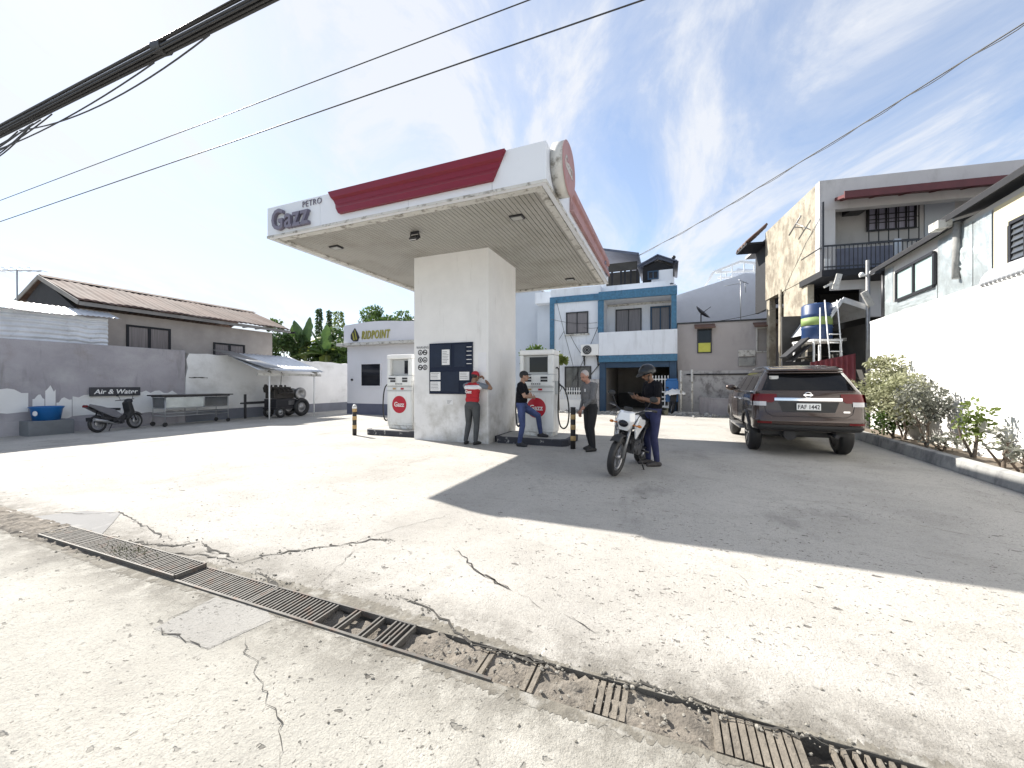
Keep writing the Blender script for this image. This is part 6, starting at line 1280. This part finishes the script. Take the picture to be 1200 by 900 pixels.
# ================================================================ motorcycles
def spoked_wheel(t, y, r, name='wheel', w=.05, alloy=False, n=9):
    k = MB(); k.ring((0, y, r), (1, 0, 0), r-w, w, 40, 10, sq=1.15); wh = k.build(name, m_black, t)
    k = MB(); k.ring((0, y, r), (1, 0, 0), r-w*2.05, .018, 36, 6, sq=1.6); k.cyl((-.06, y, r), (.06, y, r), .045, .045, 14)
    for i in range(n):
        a = 2*PI*i/n; e = (0, y+math.cos(a+.15)*(r-w*2), r+math.sin(a+.15)*(r-w*2)); k.bar((0, y+math.cos(a)*.03, r+math.sin(a)*.03), e, .028 if alloy else .012, .022 if alloy else .012)
    k.build('rim', m_rim if alloy else m_steel, wh); k = MB(); k.lathe((.05, y, r), (1, 0, 0), [(.05, .0), (.12, .0), (.12, .006), (.05, .006)], 24); k.build('brake_disc', m_steel, wh); return wh
m_bikewhite = mat('motorcycle_white_plastic', (0.72, 0.73, 0.74), 0.25, var=0.04, coat=.6)
def mirrored(k, pts, r, n=7):
    for s in (-1, 1): k.tube([(s*p[0], p[1], p[2]) for p in pts], r, n)
def street_bike():
    """front at +y; stands on its side stand, leaning to its left (-x)"""
    hd = Vector((-math.sin(R(35)), -math.cos(R(35)))); rz = math.atan2(hd.y, hd.x)-PI/2; fr_c = Vector((1.56, 5.93)); org = fr_c-hd*.63
    t = thing('motorcycle', 'small white naked motorcycle standing on its side stand before the helmeted man', 'motorcycle', (org.x, org.y, 0), rz); t.rotation_euler = Euler((0, R(-9), rz), 'XYZ')
    spoked_wheel(t, .63, .30, 'front_wheel', .048, True, 6); spoked_wheel(t, -.64, .30, 'rear_wheel', .055, True, 6)
    k = MB(); mirrored(k, [(.085, .64, .30), (.085, .52, .62), (.085, .42, .90)], .024); k.bx(-.11, .11, .39, .47, .86, .89); k.bx(-.11, .11, .44, .52, .70, .73); k.build('fork', m_steel, t)
    k = MB(); k.grid(lambda u, v: (-.075+.15*v, .63+.33*math.cos(R(50)+u*R(95)), .30+.335*math.sin(R(50)+u*R(95))+.02*math.sin(v*PI)), 12, 5); o = k.build('front_mudguard', m_plastic, t, fix=False); o.modifiers.new('thick', 'SOLIDIFY').thickness = .008
    k = MB(); k.tube([(-.36, .30, 1.04), (-.28, .34, 1.06), (-.10, .40, .96), (.10, .40, .96), (.28, .34, 1.06), (.36, .30, 1.04)], .013, 8); hb_ = k.build('handlebar', m_dark, t)
    k = MB(); mirrored(k, [(.38, .27, 1.045), (.25, .345, 1.065)], .02); k.build('grips', m_black, hb_); k = MB(); mirrored(k, [(.33, .36, 1.05), (.22, .42, 1.04)], .007); k.build('levers', m_steel, hb_)
    for s in (-1, 1): k = MB(); k.tube([(s*.24, .36, 1.06), (s*.30, .38, 1.20)], .007, 6); k.ball((s*.33, .37, 1.23), (.065, .015, .045), 12, 7); k.build('mirror', m_plastic, t)
    # headlamp cowl: a faceted white mask around a dark lamp
    k = MB(); k.add([(-.12, .47, 1.00), (.12, .47, 1.00), (.15, .50, .86), (-.15, .50, .86), (-.07, .575, .975), (.07, .575, .975), (.105, .60, .86), (-.105, .60, .86), (-.06, .55, .70), (.06, .55, .70), (-.09, .47, .72), (.09, .47, .72)],
        [(0, 1, 5, 4), (1, 2, 6, 5), (0, 4, 7, 3), (4, 5, 6, 7), (7, 6, 9, 8), (2, 11, 9, 6), (3, 7, 8, 10), (0, 3, 10), (1, 11, 2), (0, 10, 11, 1), (10, 8, 9, 11)]); cw = k.build('headlamp_cowl', m_bikewhite, t, bevel=.012)
    k = MB(); k.ball((0, .59, .815), (.078, .03, .055), 14, 9); k.build('headlight', m_glass, cw); k = MB(); k.bx(-.07, .07, .44, .47, 1.0, 1.06); k.build('instrument', m_plastic, t, bevel=.01)
    for s in (-1, 1): k = MB(); k.tube([(s*.11, .50, .80), (s*.20, .49, .80)], .01, 6); k.ball((s*.22, .49, .80), (.035, .028, .022), 10, 6); k.build('indicator', mat('amber_lens', (.5, .16, .02), .25, var=0) if s < 0 else bpy.data.materials['amber_lens'], t)
    # tank with angular shrouds
    k = MB(); k.grid(lambda u, v: ((.135*math.sin(PI*u)**.5*(1 if True else 0)+.02)*math.cos(2*PI*v)*(1.0-.25*u), .34-.50*u, .80+.02*u+(.105*math.sin(PI*min(1, u*1.05+.05))**.6)*math.sin(2*PI*v)*1.25), 14, 20); tk = k.build('fuel_tank', m_bikewhite, t, fix=False)
    for s in (-1, 1):
        k = MB(); k.prism([(.50, .80), (.38, .90), (.05, .86), (.02, .78), (.26, .66), (.40, .58)], s*.145, s*.175, 'x'); k.build('tank_shroud', m_bikewhite, t, bevel=.012)
        k = MB(); k.prism([(.36, .72), (.10, .76), (.12, .62), (.30, .56)], s*.12, s*.144, 'x'); k.build('side_scoop', m_plastic, t, bevel=.008)
        k = MB(); k.prism([(-.16, .78), (-.70, .88), (-.74, .84), (-.48, .70), (-.2, .64)], s*.10, s*.125, 'x'); k.build('tail_panel', m_plastic, t, bevel=.008)
        k = MB(); k.tube([(s*.12, -.12, .33), (s*.26, -.12, .32)], .018, 7); k.build('footpeg', m_black, t)
    k = MB(); k.grid(lambda u, v: ((-.5+v)*(.25-.06*u), -.14-.60*u, .82+.07*u**1.5+.05*math.sin(u*PI)*0-.03*(2*v-1)**2+(.04 if u > .55 else 0)), 14, 8); o = k.build('seat', m_black, t, fix=False); o.modifiers.new('thick', 'SOLIDIFY').thickness = .07
    k = MB(); k.obox((0, -.80, .84), (.14, .08, .05)); k.build('tail_light', m_tail, t, bevel=.01)
    k = MB(); k.bx(-.13, .13, -.05, .28, .32, .52); k.obox((0, .24, .55), (.17, .17, .20), (R(25), 0, 0))
    for i in range(5): k.obox((0, .25+.0, .48+.035*i), (.21, .20, .01), (R(25), 0, 0))
    k.cyl((-.16, .05, .38), (.16, .05, .38), .10, .10, 18); k.cyl((-.15, .2, .40), (.15, .2, .40), .07, .07, 14); k.build('engine', mat('engine_grey_alloy', (.10, .10, .105), .4, metal=.6, var=.2, vsc=9), t, bevel=.006)
    k = MB(); mirrored(k, [(.03, .40, .86), (.11, .10, .78), (.12, -.20, .70), (.10, -.68, .84)], .018); mirrored(k, [(.03, .42, .80), (.08, .30, .50), (.08, .25, .32)], .02); mirrored(k, [(.12, -.20, .72), (.11, -.10, .36), (.10, -.64, .30)], .02); mirrored(k, [(.13, -.62, .34), (.12, -.45, .78)], .022); k.build('chassis', m_dark, t)
    k = MB(); k.tube([(.09, .30, .5), (.14, .28, .30), (.16, -.1, .24), (.18, -.4, .34), (.19, -.78, .48)], [.02, .02, .022, .045, .05], 10); k.build('exhaust', m_dark, t)
    k = MB(); k.tube([(-.12, .0, .28), (-.20, -.04, .14), (-.245, -.06, .035)], .012, 7); k.obox((-.25, -.06, .032), (.04, .05, .012)); k.build('side_stand', m_black, t)
    k = MB(); k.grid(lambda u, v: (-.08+.16*v, -.64+.36*math.cos(R(40)+u*R(80)), .30+.36*math.sin(R(40)+u*R(80))), 10, 3); o = k.build('rear_mudguard', m_plastic, t, fix=False); o.modifiers.new('thick', 'SOLIDIFY').thickness = .008
    k = MB(); hang(k, (-.2, .36, 1.05), (.05, .5, .72), .12, .006); hang(k, (.22, .36, 1.05), (.08, .62, .42), .05, .006); k.build('control_cables', m_cable, t)
    return t
street_bike()
def scooter(name, label, loc, rz, body, side_m, lean=-6, covered=False):
    t = thing(name, label, 'scooter', loc, rz); t.rotation_euler = Euler((0, R(lean), rz), 'XYZ')
    spoked_wheel(t, .62, .28, 'front_wheel', .04, False, 12); spoked_wheel(t, -.62, .28, 'rear_wheel', .045, False, 12)
    k = MB(); mirrored(k, [(.075, .62, .28), (.075, .52, .58)], .02); k.build('fork', m_dark, t)
    k = MB(); k.grid(lambda u, v: (-.06+.12*v, .62+.315*math.cos(R(35)+u*R(110)), .28+.315*math.sin(R(35)+u*R(110))), 12, 3); o = k.build('front_mudguard', side_m, t, fix=False); o.modifiers.new('thick', 'SOLIDIFY').thickness = .008
    k = MB(); k.prism([(.56, .58), (.48, .92), (.40, .98), (.34, .92), (.38, .60), (.22, .36), (.30, .32), (.46, .44)], -.13, .13, 'x'); k.build('leg_shield', body, t, bevel=.03)
    k = MB(); k.ball((0, .47, .97), (.13, .10, .09), 14, 9); k.tube([(-.34, .34, 1.02), (-.1, .42, 1.02), (.1, .42, 1.02), (.34, .34, 1.02)], .013, 7); k.build('handlebar', m_dark, t)
    k = MB(); k.ball((0, .555, .96), (.08, .03, .05), 12, 8); k.build('headlight', m_lampwhite, t)
    for s in (-1, 1): k = MB(); k.tube([(s*.22, .40, 1.03), (s*.27, .40, 1.17)], .007, 6); k.ball((s*.30, .39, 1.2), (.06, .015, .04), 10, 6); k.build('mirror', m_plastic, t)
    for s in (-1, 1):
        k = MB(); k.prism([(.10, .52), (-.12, .70), (-.55, .84), (-.88, .92), (-.92, .86), (-.60, .66), (-.30, .50), (-.05, .40)], s*.09, s*.13, 'x'); k.build('side_panel', side_m, t, bevel=.015)
    k = MB(); k.grid(lambda u, v: ((-.5+v)*(.26-.06*u), .06-.80*u, .76+.13*u-.02*(2*v-1)**2-.05*math.sin(u*PI)*.7), 14, 8); o = k.build('seat', m_black, t, fix=False); o.modifiers.new('thick', 'SOLIDIFY').thickness = .075
    k = MB(); k.bx(-.08, .08, -.88, .30, .38, .50); k.bx(-.10, .10, -.2, .18, .24, .42); k.cyl((-.13, .05, .30), (.13, .05, .30), .09, .09, 14); mirrored(k, [(.09, .0, .3), (.09, -.62, .28)], .022); mirrored(k, [(.11, -.60, .32), (.10, -.5, .72)], .02); k.build('engine', m_dark, t)
    k = MB(); k.tube([(.10, .1, .24), (.13, -.2, .24), (.15, -.45, .32), (.16, -.85, .42)], [.018, .02, .045, .05], 9); k.build('exhaust', m_steel, t)
    k = MB(); k.obox((0, -.93, .86), (.14, .05, .07)); k.build('tail_light', m_tail, t, bevel=.01)
    k = MB(); k.tube([(-.1, -.05, .26), (-.22, -.08, .02)], .012, 6); k.tube([(.12, .0, .27), (.22, .0, .26)], .015, 6); k.build('stand', m_black, t)
    return t
m_silverp = mat('silver_grey_plastic', (0.13, 0.13, 0.145), 0.35, var=.08, coat=.4)
bs = S.B(140, WA+1.05); scooter('scooter', 'dark scooter with silver grey side panels by the left wall', S.pt(WA+.95, bs), S.rz+R(20), m_plastic, m_silverp).scale = (.88, .86, .9)
dsc = 18.6; p = wpt(786, dsc); sc2 = scooter('scooter', 'small scooter under a white cloth in front of the blue house gate', p, R(180-18), m_plastic, m_dark)
k = MB(o=(0, 0, 0)); nz2 = np.random.default_rng(3).normal(0, 1, (17, 17))
def drape(u, v):
    x = -.50+1.0*u; y = -.45+.9*v; d = max(abs(x)/.5, abs(y)/.45); return (x*.92, y, 1.12-.45*max(0, d-.45)**1.3+.03*nz2[int(round(u*16)), int(round(v*16))])
k.grid(drape, 16, 16); o = k.build('white_cloth', m_whitepaint, loc=(p[0]+.05, p[1]-.35, 0), rz=R(160), fix=False); o.modifiers.new('thick', 'SOLIDIFY').thickness = .01; tag(o, 'rumpled white cloth draped over the small scooter', 'cloth')
# ================================================================ people
def skin(n, c): return mat(n, c, .55, var=.08, vsc=8)
def person(label, loc, rz, J, mats, parts, extra=None, voxel=.0075, group='people at the pumps'):
    """J: joints in metres, the person facing +y.  parts: list of (kind, tag, geometry): cap = tapered capsule, ell = ellipsoid.
    The shapes are fused into one continuous skin, and each face takes the cloth of the shape it lies nearest to."""
    t = thing('person', label, 'person', loc, rz, group); k = MB(); info = []
    for kind, tg, *g in parts:
        if kind == 'cap':
            p, q, r0, r1 = Vector(g[0]), Vector(g[1]), g[2], g[3]; d = (q-p); L_ = d.length; ax = d.normalized(); pr = []
            for i in range(7): a = -PI/2+PI/2*i/6; pr.append((r0*math.cos(a), r0*math.sin(a)))
            for i in range(1, 7): a = PI/2*i/6; pr.append((r1*math.cos(a-0) if i < 6 else 0, L_+r1*math.sin(a)))
            pr[0] = (0, -r0); pr.insert(7, (r1, L_)); k.lathe(p, ax, pr, 18); info.append(('cap', tg, np.array(p), np.array(q), r0, r1))
        else:
            rot = g[2] if len(g) > 2 else None; k.ball(g[0], g[1], 20, 14, rot=rot); M = np.array(Euler(rot).to_matrix()) if rot else np.eye(3); info.append(('ell', tg, np.array(g[0]), np.array(g[1]), M))
    body = k.build('body', list(mats.values()), t, fix=True)
    rm = body.modifiers.new('fuse', 'REMESH'); rm.mode = 'VOXEL'; rm.voxel_size = voxel; rm.use_smooth_shade = True
    sm = body.modifiers.new('smooth', 'SMOOTH'); sm.factor = .5; sm.iterations = 4; baked(body); me = body.data
    me.materials.clear()
    for m in mats.values(): me.materials.append(m)
    n = len(me.polygons); C = np.empty(n*3); me.polygons.foreach_get('center', C); C = C.reshape(-1, 3); best = np.full(n, 1e9); idx = np.zeros(n, int); keys = list(mats)
    for it in info:
        if it[0] == 'cap':
            _, tg, p, q, r0, r1 = it; d = q-p; L2 = d@d; u = np.clip(((C-p)@d)/L2, 0, 1); dist = np.linalg.norm(C-(p+u[:, None]*d), axis=1)-(r0+(r1-r0)*u)
        else:
            _, tg, c, r_, M = it; q = (C-c)@M; e = np.linalg.norm(q/r_, axis=1); dist = (e-1)*np.min(r_)*1.0
        w = dist < best; best[w] = dist[w]; idx[w] = keys.index(tg)
    me.polygons.foreach_set('material_index', idx); me.polygons.foreach_set('use_smooth', [True]*n); me.update()
    return t
def lerp(a, b, u): return tuple(x+(y-x)*u for x, y in zip(a, b))
def add(a, *b): return tuple(x+sum(c[i] for c in b) for i, x in enumerate(a))
def hand(parts, wrist, direction, palm_n, thumb_side, curl=.6, s=1.0, tg='skin'):
    d = Vector(direction).normalized(); n = Vector(palm_n); n = (n-d*n.dot(d)).normalized(); w = d.cross(n)*thumb_side; p0 = Vector(wrist); c = p0+d*.055*s
    parts.append(('cap', tg, p0, c, .026*s, .034*s)); parts.append(('cap', tg, c-w*.02*s, c+w*.02*s+d*.01, .022*s, .022*s))
    for i, (off, ln) in enumerate(((.030, .072), (.010, .080), (-.010, .075), (-.030, .060))):
        b = p0+d*.085*s+w*off*s; m = b+(d*math.cos(curl*.6)+n*math.sin(curl*.6))*ln*.5*s; e = m+(d*math.cos(curl*1.7)+n*math.sin(curl*1.7))*ln*.5*s
        parts += [('cap', tg, b-d*.02, m, .0105*s, .0095*s), ('cap', tg, m, e, .0095*s, .008*s)]
    b = p0+d*.03*s+w*.03*s; m = b+(w*.75+d*.6+n*.25).normalized()*.04*s; e = m+(d*.8+n*.5+w*.15).normalized()*.032*s; parts += [('cap', tg, b, m, .0125*s, .011*s), ('cap', tg, m, e, .011*s, .009*s)]
def head(parts, c, f, tilt=0.0, hair=None):
    """skull, jaw, nose, ears; f = facing on the ground plane; tilt > 0 looks down. Returns the head's own frame."""
    F_ = Vector((f[0], f[1], 0)).normalized(); X = Vector((F_.y, -F_.x, 0)); Fd = (F_*math.cos(tilt)+Vector((0, 0, -1))*math.sin(tilt)); U_ = X.cross(Fd); C_ = Vector(c)
    P = lambda x, y, z: tuple(C_+X*x+Fd*y+U_*z); M = Matrix((X, Fd, U_)).transposed(); rot = tuple(M.to_euler())
    parts += [('ell', 'skin', P(0, -.005, .018), (.074, .094, .098), rot), ('ell', 'skin', P(0, .030, -.055), (.055, .058, .062), rot), ('cap', 'skin', P(0, .088, .006), P(0, .108, -.030), .010, .015),
              ('ell', 'skin', P(-.076, -.005, -.012), (.012, .02, .032), rot), ('ell', 'skin', P(.076, -.005, -.012), (.012, .02, .032), rot), ('cap', 'skin', P(-.03, .083, .028), P(.03, .083, .028), .011, .011), ('cap', 'skin', P(-.018, .082, -.062), P(.018, .082, -.062), .010, .010)]
    if hair: parts += [('ell', 'hair', P(0, -.018, .030), (.080, .094, .096), rot)]
    return P, rot
def face_details(t, P, rot, eyes=True, dark=None):
    m_e = bpy.data.materials.get('eye_dark') or mat('eye_dark', (.02, .015, .012), .2, var=0); m_m = bpy.data.materials.get('lips') or mat('lips', (.20, .07, .06), .5, var=0)
    for s in (-1, 1): k = MB(); k.ball(P(s*.031, .086, .008), (.012, .006, .007), 10, 7, rot=rot); k.build('eye', m_e, t)
    k = MB(); k.ball(P(0, .090, -.062), (.022, .007, .006), 12, 7, rot=rot); k.build('mouth', m_m, t)
def torso(parts, hz, hip, sh, neck, headc, tg, lean=(0, 0), hem=True, w=1.0):
    """hip: centre of the pelvis; sh: (left, right) shoulder joints; a shirt from hips to neck"""
    sc = lerp(sh[0], sh[1], .5); mid = lerp(hip, sc, .5); dx = Vector(sh[1])-Vector(sh[0]); an = math.atan2(dx.y, dx.x)
    parts += [('ell', tg, add(hip, (0, 0, .07)), (.170*w, .125*w, .12), (0, 0, an)), ('ell', tg, lerp(hip, sc, .42), (.162*w, .122*w, .17), (0, 0, an)), ('ell', tg, lerp(hip, sc, .72), (.175*w, .122*w, .17), (0, 0, an)),
              ('cap', tg, sh[0], sh[1], .062, .062), ('cap', tg, add(lerp(sh[0], sh[1], .28), (0, -.01, .015)), add(lerp(sh[0], sh[1], .72), (0, -.01, .015)), .06, .06), ('cap', 'skin', neck, headc, .053, .052)]
def leg(parts, hip, knee, ankle, toe, tg, shoe, baggy=1.0, cuff=True):
    parts += [('cap', tg, hip, lerp(hip, knee, .5), .092*baggy, .080*baggy), ('cap', tg, lerp(hip, knee, .5), knee, .080*baggy, .062*baggy), ('cap', tg, knee, lerp(knee, ankle, .4), .062*baggy, .058*baggy), ('cap', tg, lerp(knee, ankle, .4), add(ankle, (0, 0, .02)), .058*baggy, .045*baggy)]
    d = (Vector(toe)-Vector(ankle)); d.z = 0; d.normalize(); a = Vector(ankle); z = a.z-.045
    heel = (a.x-d.x*.045, a.y-d.y*.045, z); tip = (a.x+d.x*.16, a.y+d.y*.16, z-.01); ball_ = (a.x+d.x*.09, a.y+d.y*.09, z)
    parts += [('cap', shoe, heel, ball_, .038, .042), ('cap', shoe, ball_, tip, .042, .032), ('cap', shoe, (a.x, a.y, a.z-.01), ball_, .042, .038)]
def arm(parts, sh, el, wr, sleeve, tg, fore='skin', loose=1.0):
    u = sleeve
    if u <= 1: parts += [('cap', tg, sh, lerp(sh, el, u), .066*loose, .058*loose)]; parts += [('cap', fore, lerp(sh, el, u*.8), el, .046, .040)] if u < 1 else []
    parts += [('cap', fore, el, lerp(el, wr, .35), .040, .041), ('cap', fore, lerp(el, wr, .35), wr, .041, .027)]
TAN = (0.24, 0.135, 0.085); BROWN = (0.17, 0.09, 0.055)

# ---- attendant in the red and white vest, back turned, facing the column
a_, b_ = S.g(553.5, 521); W0 = S.pt(a_, b_)
J = {}; parts = []
hipc = (0, 0, .90); shl, shr = (-.20, .03, 1.36), (.20, .05, 1.37)
leg(parts, (-.095, 0, .88), (-.13, .05, .49), (-.16, -.03, .085), (-.22, .2, 0), 'trouser', 'shoe', 1.12); leg(parts, (.095, 0, .88), (.10, .03, .49), (.10, -.02, .085), (.14, .2, 0), 'trouser', 'shoe', 1.12)
parts += [('ell', 'trouser', (0, -.01, .93), (.165, .135, .12))]
torso(parts, 0, (0, 0, .97), (shl, shr), (0, .04, 1.42), (0, .07, 1.50), 'red', w=1.02)
parts += [('ell', 'white', (0, .022, 1.315), (.188, .132, .075)), ('cap', 'white', (-.17, .03, 1.335), (.17, .04, 1.335), .066, .066), ('cap', 'grey', (-.155, .03, 1.395), (.155, .045, 1.395), .05, .05)]
arm(parts, (-.20, .03, 1.36), (-.21, .22, 1.14), (-.07, .36, 1.22), .55, 'grey'); hand(parts, (-.07, .36, 1.22), (.6, .5, .5), (.3, .2, -1), 1, .5)
arm(parts, (.20, .05, 1.37), (.40, .16, 1.30), (.20, .26, 1.50), .55, 'grey'); hand(parts, (.20, .26, 1.50), (-.6, -.2, .55), (-.3, -1, 0), -1, .7)
P, rot = head(parts, (.02, .11, 1.575), (.2, 1), .15, 'hair')
t1 = person('person standing with back turned in red and white vest, red cap and dark grey trousers', (W0[0], W0[1], 0), S.rz+R(-4), J,
    {'skin': skin('tan_skin', TAN), 'trouser': mat('dark_grey_trousers', (.055, .06, .065), .85, var=.2, vsc=6, bump=1.0, bsc=9), 'shoe': mat('black_shoes', (.02, .02, .02), .6), 'red': mat('red_vest', (.38, .012, .02), .8, var=.15, bump=.9, bsc=10), 'white': mat('white_yoke', (.72, .72, .74), .8), 'grey': mat('blue_grey_sleeve', (.13, .15, .18), .8), 'hair': mat('black_hair', (.015, .013, .012), .6)}, parts)
k = MB(); k.ball(P(0, -.01, .045), (.084, .102, .085), 20, 12, rot=rot); k.grid(lambda u, v: P(-.07+.14*u, .08+.09*v-.05*(2*u-1)**2, .050-.02*v-.02*(2*u-1)**2), 8, 5); k.build('cap', mat('red_cap', (.36, .012, .025), .7, var=.1), t1, fix=False)
text('back_print', 'Gazz', .105, .001, m_whitepaint, t1, (-.105, -.140, 1.19), FRONT, bold=.002, xs=.8)
face_details(t1, P, rot)

# ---- man in black shirt, cap and jeans, one foot up on the island, arms folded
a_, b_ = S.g(611.5, 522.5); W0 = S.pt(a_, b_); parts = []
leg(parts, (.09, 0, .89), (.11, .04, .48), (.10, -.03, .085), (.14, .2, 0), 'jean', 'shoe', 1.06)
leg(parts, (-.09, 0, .89), (-.25, .33, .67), (-.40, .36, .245), (-.36, .7, .2), 'jean', 'shoe', 1.06)
parts += [('ell', 'jean', (0, 0, .93), (.165, .13, .11))]
shl, shr = (-.195, .0, 1.375), (.195, .0, 1.375); torso(parts, 0, (0, 0, .97), (shl, shr), (0, .01, 1.42), (0, .03, 1.51), 'shirt', w=1.03)
arm(parts, shl, (-.27, .10, 1.12), (.02, .22, 1.15), .62, 'shirt'); hand(parts, (.02, .22, 1.15), (1, .1, .1), (0, -1, 0), -1, .5)
arm(parts, shr, (.26, .12, 1.13), (-.02, .27, 1.10), .62, 'shirt'); hand(parts, (-.02, .27, 1.10), (-1, .05, -.05), (0, -1, 0), 1, .5)
P, rot = head(parts, (0, .055, 1.575), (-.15, 1), .0, 'hair')
t2 = person('person in black shirt, black cap and blue jeans resting one foot on the pump island', (W0[0], W0[1], 0), R(-90-14), J,
    {'skin': skin('light_tan_skin', (.34, .20, .14)), 'jean': mat('blue_jeans', (.045, .065, .16), .9, var=.3, vsc=7, bump=1.0, bsc=9), 'shoe': mat('black_canvas_shoes', (.025, .025, .03), .7), 'shirt': mat('black_shirt', (.007, .007, .010), .9, var=.2, spec=.2, bump=1.0, bsc=9), 'hair': bpy.data.materials['black_hair']}, parts)
k = MB(); k.ball(P(0, -.008, .048), (.084, .100, .078), 20, 12, rot=rot); k.grid(lambda u, v: P(-.07+.14*u, .075+.10*v-.05*(2*u-1)**2, .050-.012*v-.02*(2*u-1)**2), 8, 5); k.build('cap', mat('black_cap', (.012, .012, .014), .7), t2, fix=False); face_details(t2, P, rot)

# ---- older man in grey shirt, one hand on the bollard
a_, b_ = S.g(692, 528); W0 = S.pt(a_, b_); parts = []
# faces left and a little towards the camera
rz3 = math.atan2(-.42, -1.0)-PI/2
leg(parts, (-.09, 0, .89), (-.10, .05, .48), (-.13, .02, .085), (-.13, .3, 0), 'trouser', 'shoe', 1.12); leg(parts, (.09, 0, .89), (.11, .0, .48), (.13, -.10, .085), (.15, .2, 0), 'trouser', 'shoe', 1.12)
parts += [('ell', 'trouser', (0, 0, .94), (.165, .135, .12))]
shl, shr = (-.195, .03, 1.37), (.195, .03, 1.37); torso(parts, 0, (0, .01, .985), (shl, shr), (0, .05, 1.42), (0, .10, 1.49), 'shirt', w=1.04)
arm(parts, shl, (-.26, .12, 1.10), (-.13, .24, .94), .98, 'shirt', 'shirt'); hand(parts, (-.13, .24, .94), (.2, .5, -.6), (0, -.6, -.6), -1, .5)
arm(parts, shr, (.27, .0, 1.09), (.24, .10, .84), .98, 'shirt', 'shirt'); hand(parts, (.24, .10, .84), (0, .1, -1), (-1, 0, 0), 1, .5)
P, rot = head(parts, (0, .145, 1.565), (-.25, 1), .42, 'hair')
t3 = person('older person in grey long sleeved shirt and black trousers looking down beside the bollard', (W0[0], W0[1], 0), rz3, J,
    {'skin': skin('ruddy_skin', (.36, .19, .14)), 'trouser': mat('black_trousers', (.014, .014, .016), .85, bump=1.0, bsc=9), 'shoe': bpy.data.materials['black_shoes'], 'shirt': mat('grey_knit_shirt', (.13, .13, .135), .9, var=.2, vsc=30, bump=1.0, bsc=9), 'hair': mat('grey_hair', (.40, .36, .35), .7)}, parts)
face_details(t3, P, rot)
k = MB(); k.bx(-.018, .018, -.004, .004, -.03, .03); o = k.build('white_badge', m_paper, t3, loc=(-.03, .155, 1.27))

# ---- rider with helmet, looking at the phone in both hands
W0 = (2.42, 6.66, 0); parts = []; rz4 = math.atan2(-.12, -1.0)-PI/2
leg(parts, (-.09, 0, .90), (-.09, .03, .49), (-.08, -.03, .085), (-.06, .3, 0), 'jean', 'shoe', 1.02); leg(parts, (.09, 0, .90), (.12, .05, .49), (.13, .02, .085), (.15, .3, 0), 'jean', 'shoe', 1.02)
parts += [('ell', 'jean', (0, -.01, .94), (.165, .135, .12))]
shl, shr = (-.20, .01, 1.385), (.20, .01, 1.385); torso(parts, 0, (0, -.01, .98), (shl, shr), (0, .03, 1.43), (0, .07, 1.51), 'shirt', w=1.08)
arm(parts, shl, (-.23, .04, 1.10), (-.075, .27, 1.16), .60, 'shirt'); hand(parts, (-.075, .27, 1.16), (.25, .9, .25), (.35, .1, .9), -1, .9)
arm(parts, shr, (.23, .06, 1.10), (.075, .27, 1.16), .60, 'shirt'); hand(parts, (.075, .27, 1.16), (-.25, .9, .25), (-.35, .1, .9), 1, .9)
P, rot = head(parts, (0, .10, 1.575), (.0, 1), .40, 'hair')
t4 = person('person with dark helmet, black shirt and blue jeans looking at a phone beside the motorcycle', W0, rz4, J,
    {'skin': skin('brown_skin', BROWN), 'jean': mat('navy_jeans', (.025, .03, .085), .9, var=.3, vsc=7, bump=1.0, bsc=9), 'shoe': mat('grey_shoes', (.05, .045, .045), .7, var=.3, vsc=15), 'shirt': bpy.data.materials['black_shirt'], 'hair': bpy.data.materials['black_hair']}, parts)
m_helm = mat('dark_helmet_shell', (.008, .010, .014), .3, var=.05, coat=.2, spec=.35)
k = MB(); V0 = MB(); V0.ball((0, 0, 0), (.122, .142, .132), 26, 16)
k.grid(lambda u, v: P(.124*math.sin(PI*.56*u)*math.cos(2*PI*v), -.008+.145*math.sin(PI*.56*u)*math.sin(2*PI*v), .035+.135*math.cos(PI*.56*u)-(.035 if math.sin(2*PI*v) < 0 else 0)*max(0, u-.6)*2), 14, 28); o = k.build('helmet', m_helm, t4, fix=False); o.modifiers.new('thick', 'SOLIDIFY').thickness = .02
k = MB(); k.grid(lambda u, v: P(.115*math.sin(R(-55)+u*R(110)), .02+.135*math.cos(R(-55)+u*R(110))+.05*v, .055-.035*v), 12, 3); k.build('helmet_peak', m_plastic, o, fix=False).modifiers.new('thick', 'SOLIDIFY').thickness = .008
k = MB(); k.tube([P(-.088, .03, -.02), P(-.05, .05, -.12), P(.05, .05, -.12), P(.088, .03, -.02)], .008, 5); k.build('chin_strap', m_black, o)
face_details(t4, P, rot)
k = MB(); k.bx(-.22, .22, -.16, -.09, .88, .96); k.bx(-.20, .20, -.17, -.14, .90, 1.0); k.build('waist_pouch', mat('checked_pouch', (.10, .095, .06), .85, var=.5, vsc=18), t4, bevel=.02)
ph = bpy.data.objects.new('mobile_phone', None)
M4 = Matrix.Translation(W0) @ Matrix.Rotation(rz4, 4, 'Z'); q = M4 @ Vector((0, .40, 1.235))
k = MB(); k.obox((0, 0, 0), (.155, .012, .078), (R(-50), 0, 0)); o = k.build('mobile_phone', m_plastic, bevel=.004, loc=q, rz=rz4); tag(o, 'dark mobile phone held in both hands by the helmeted person', 'phone')
bpy.data.objects.remove(ph)
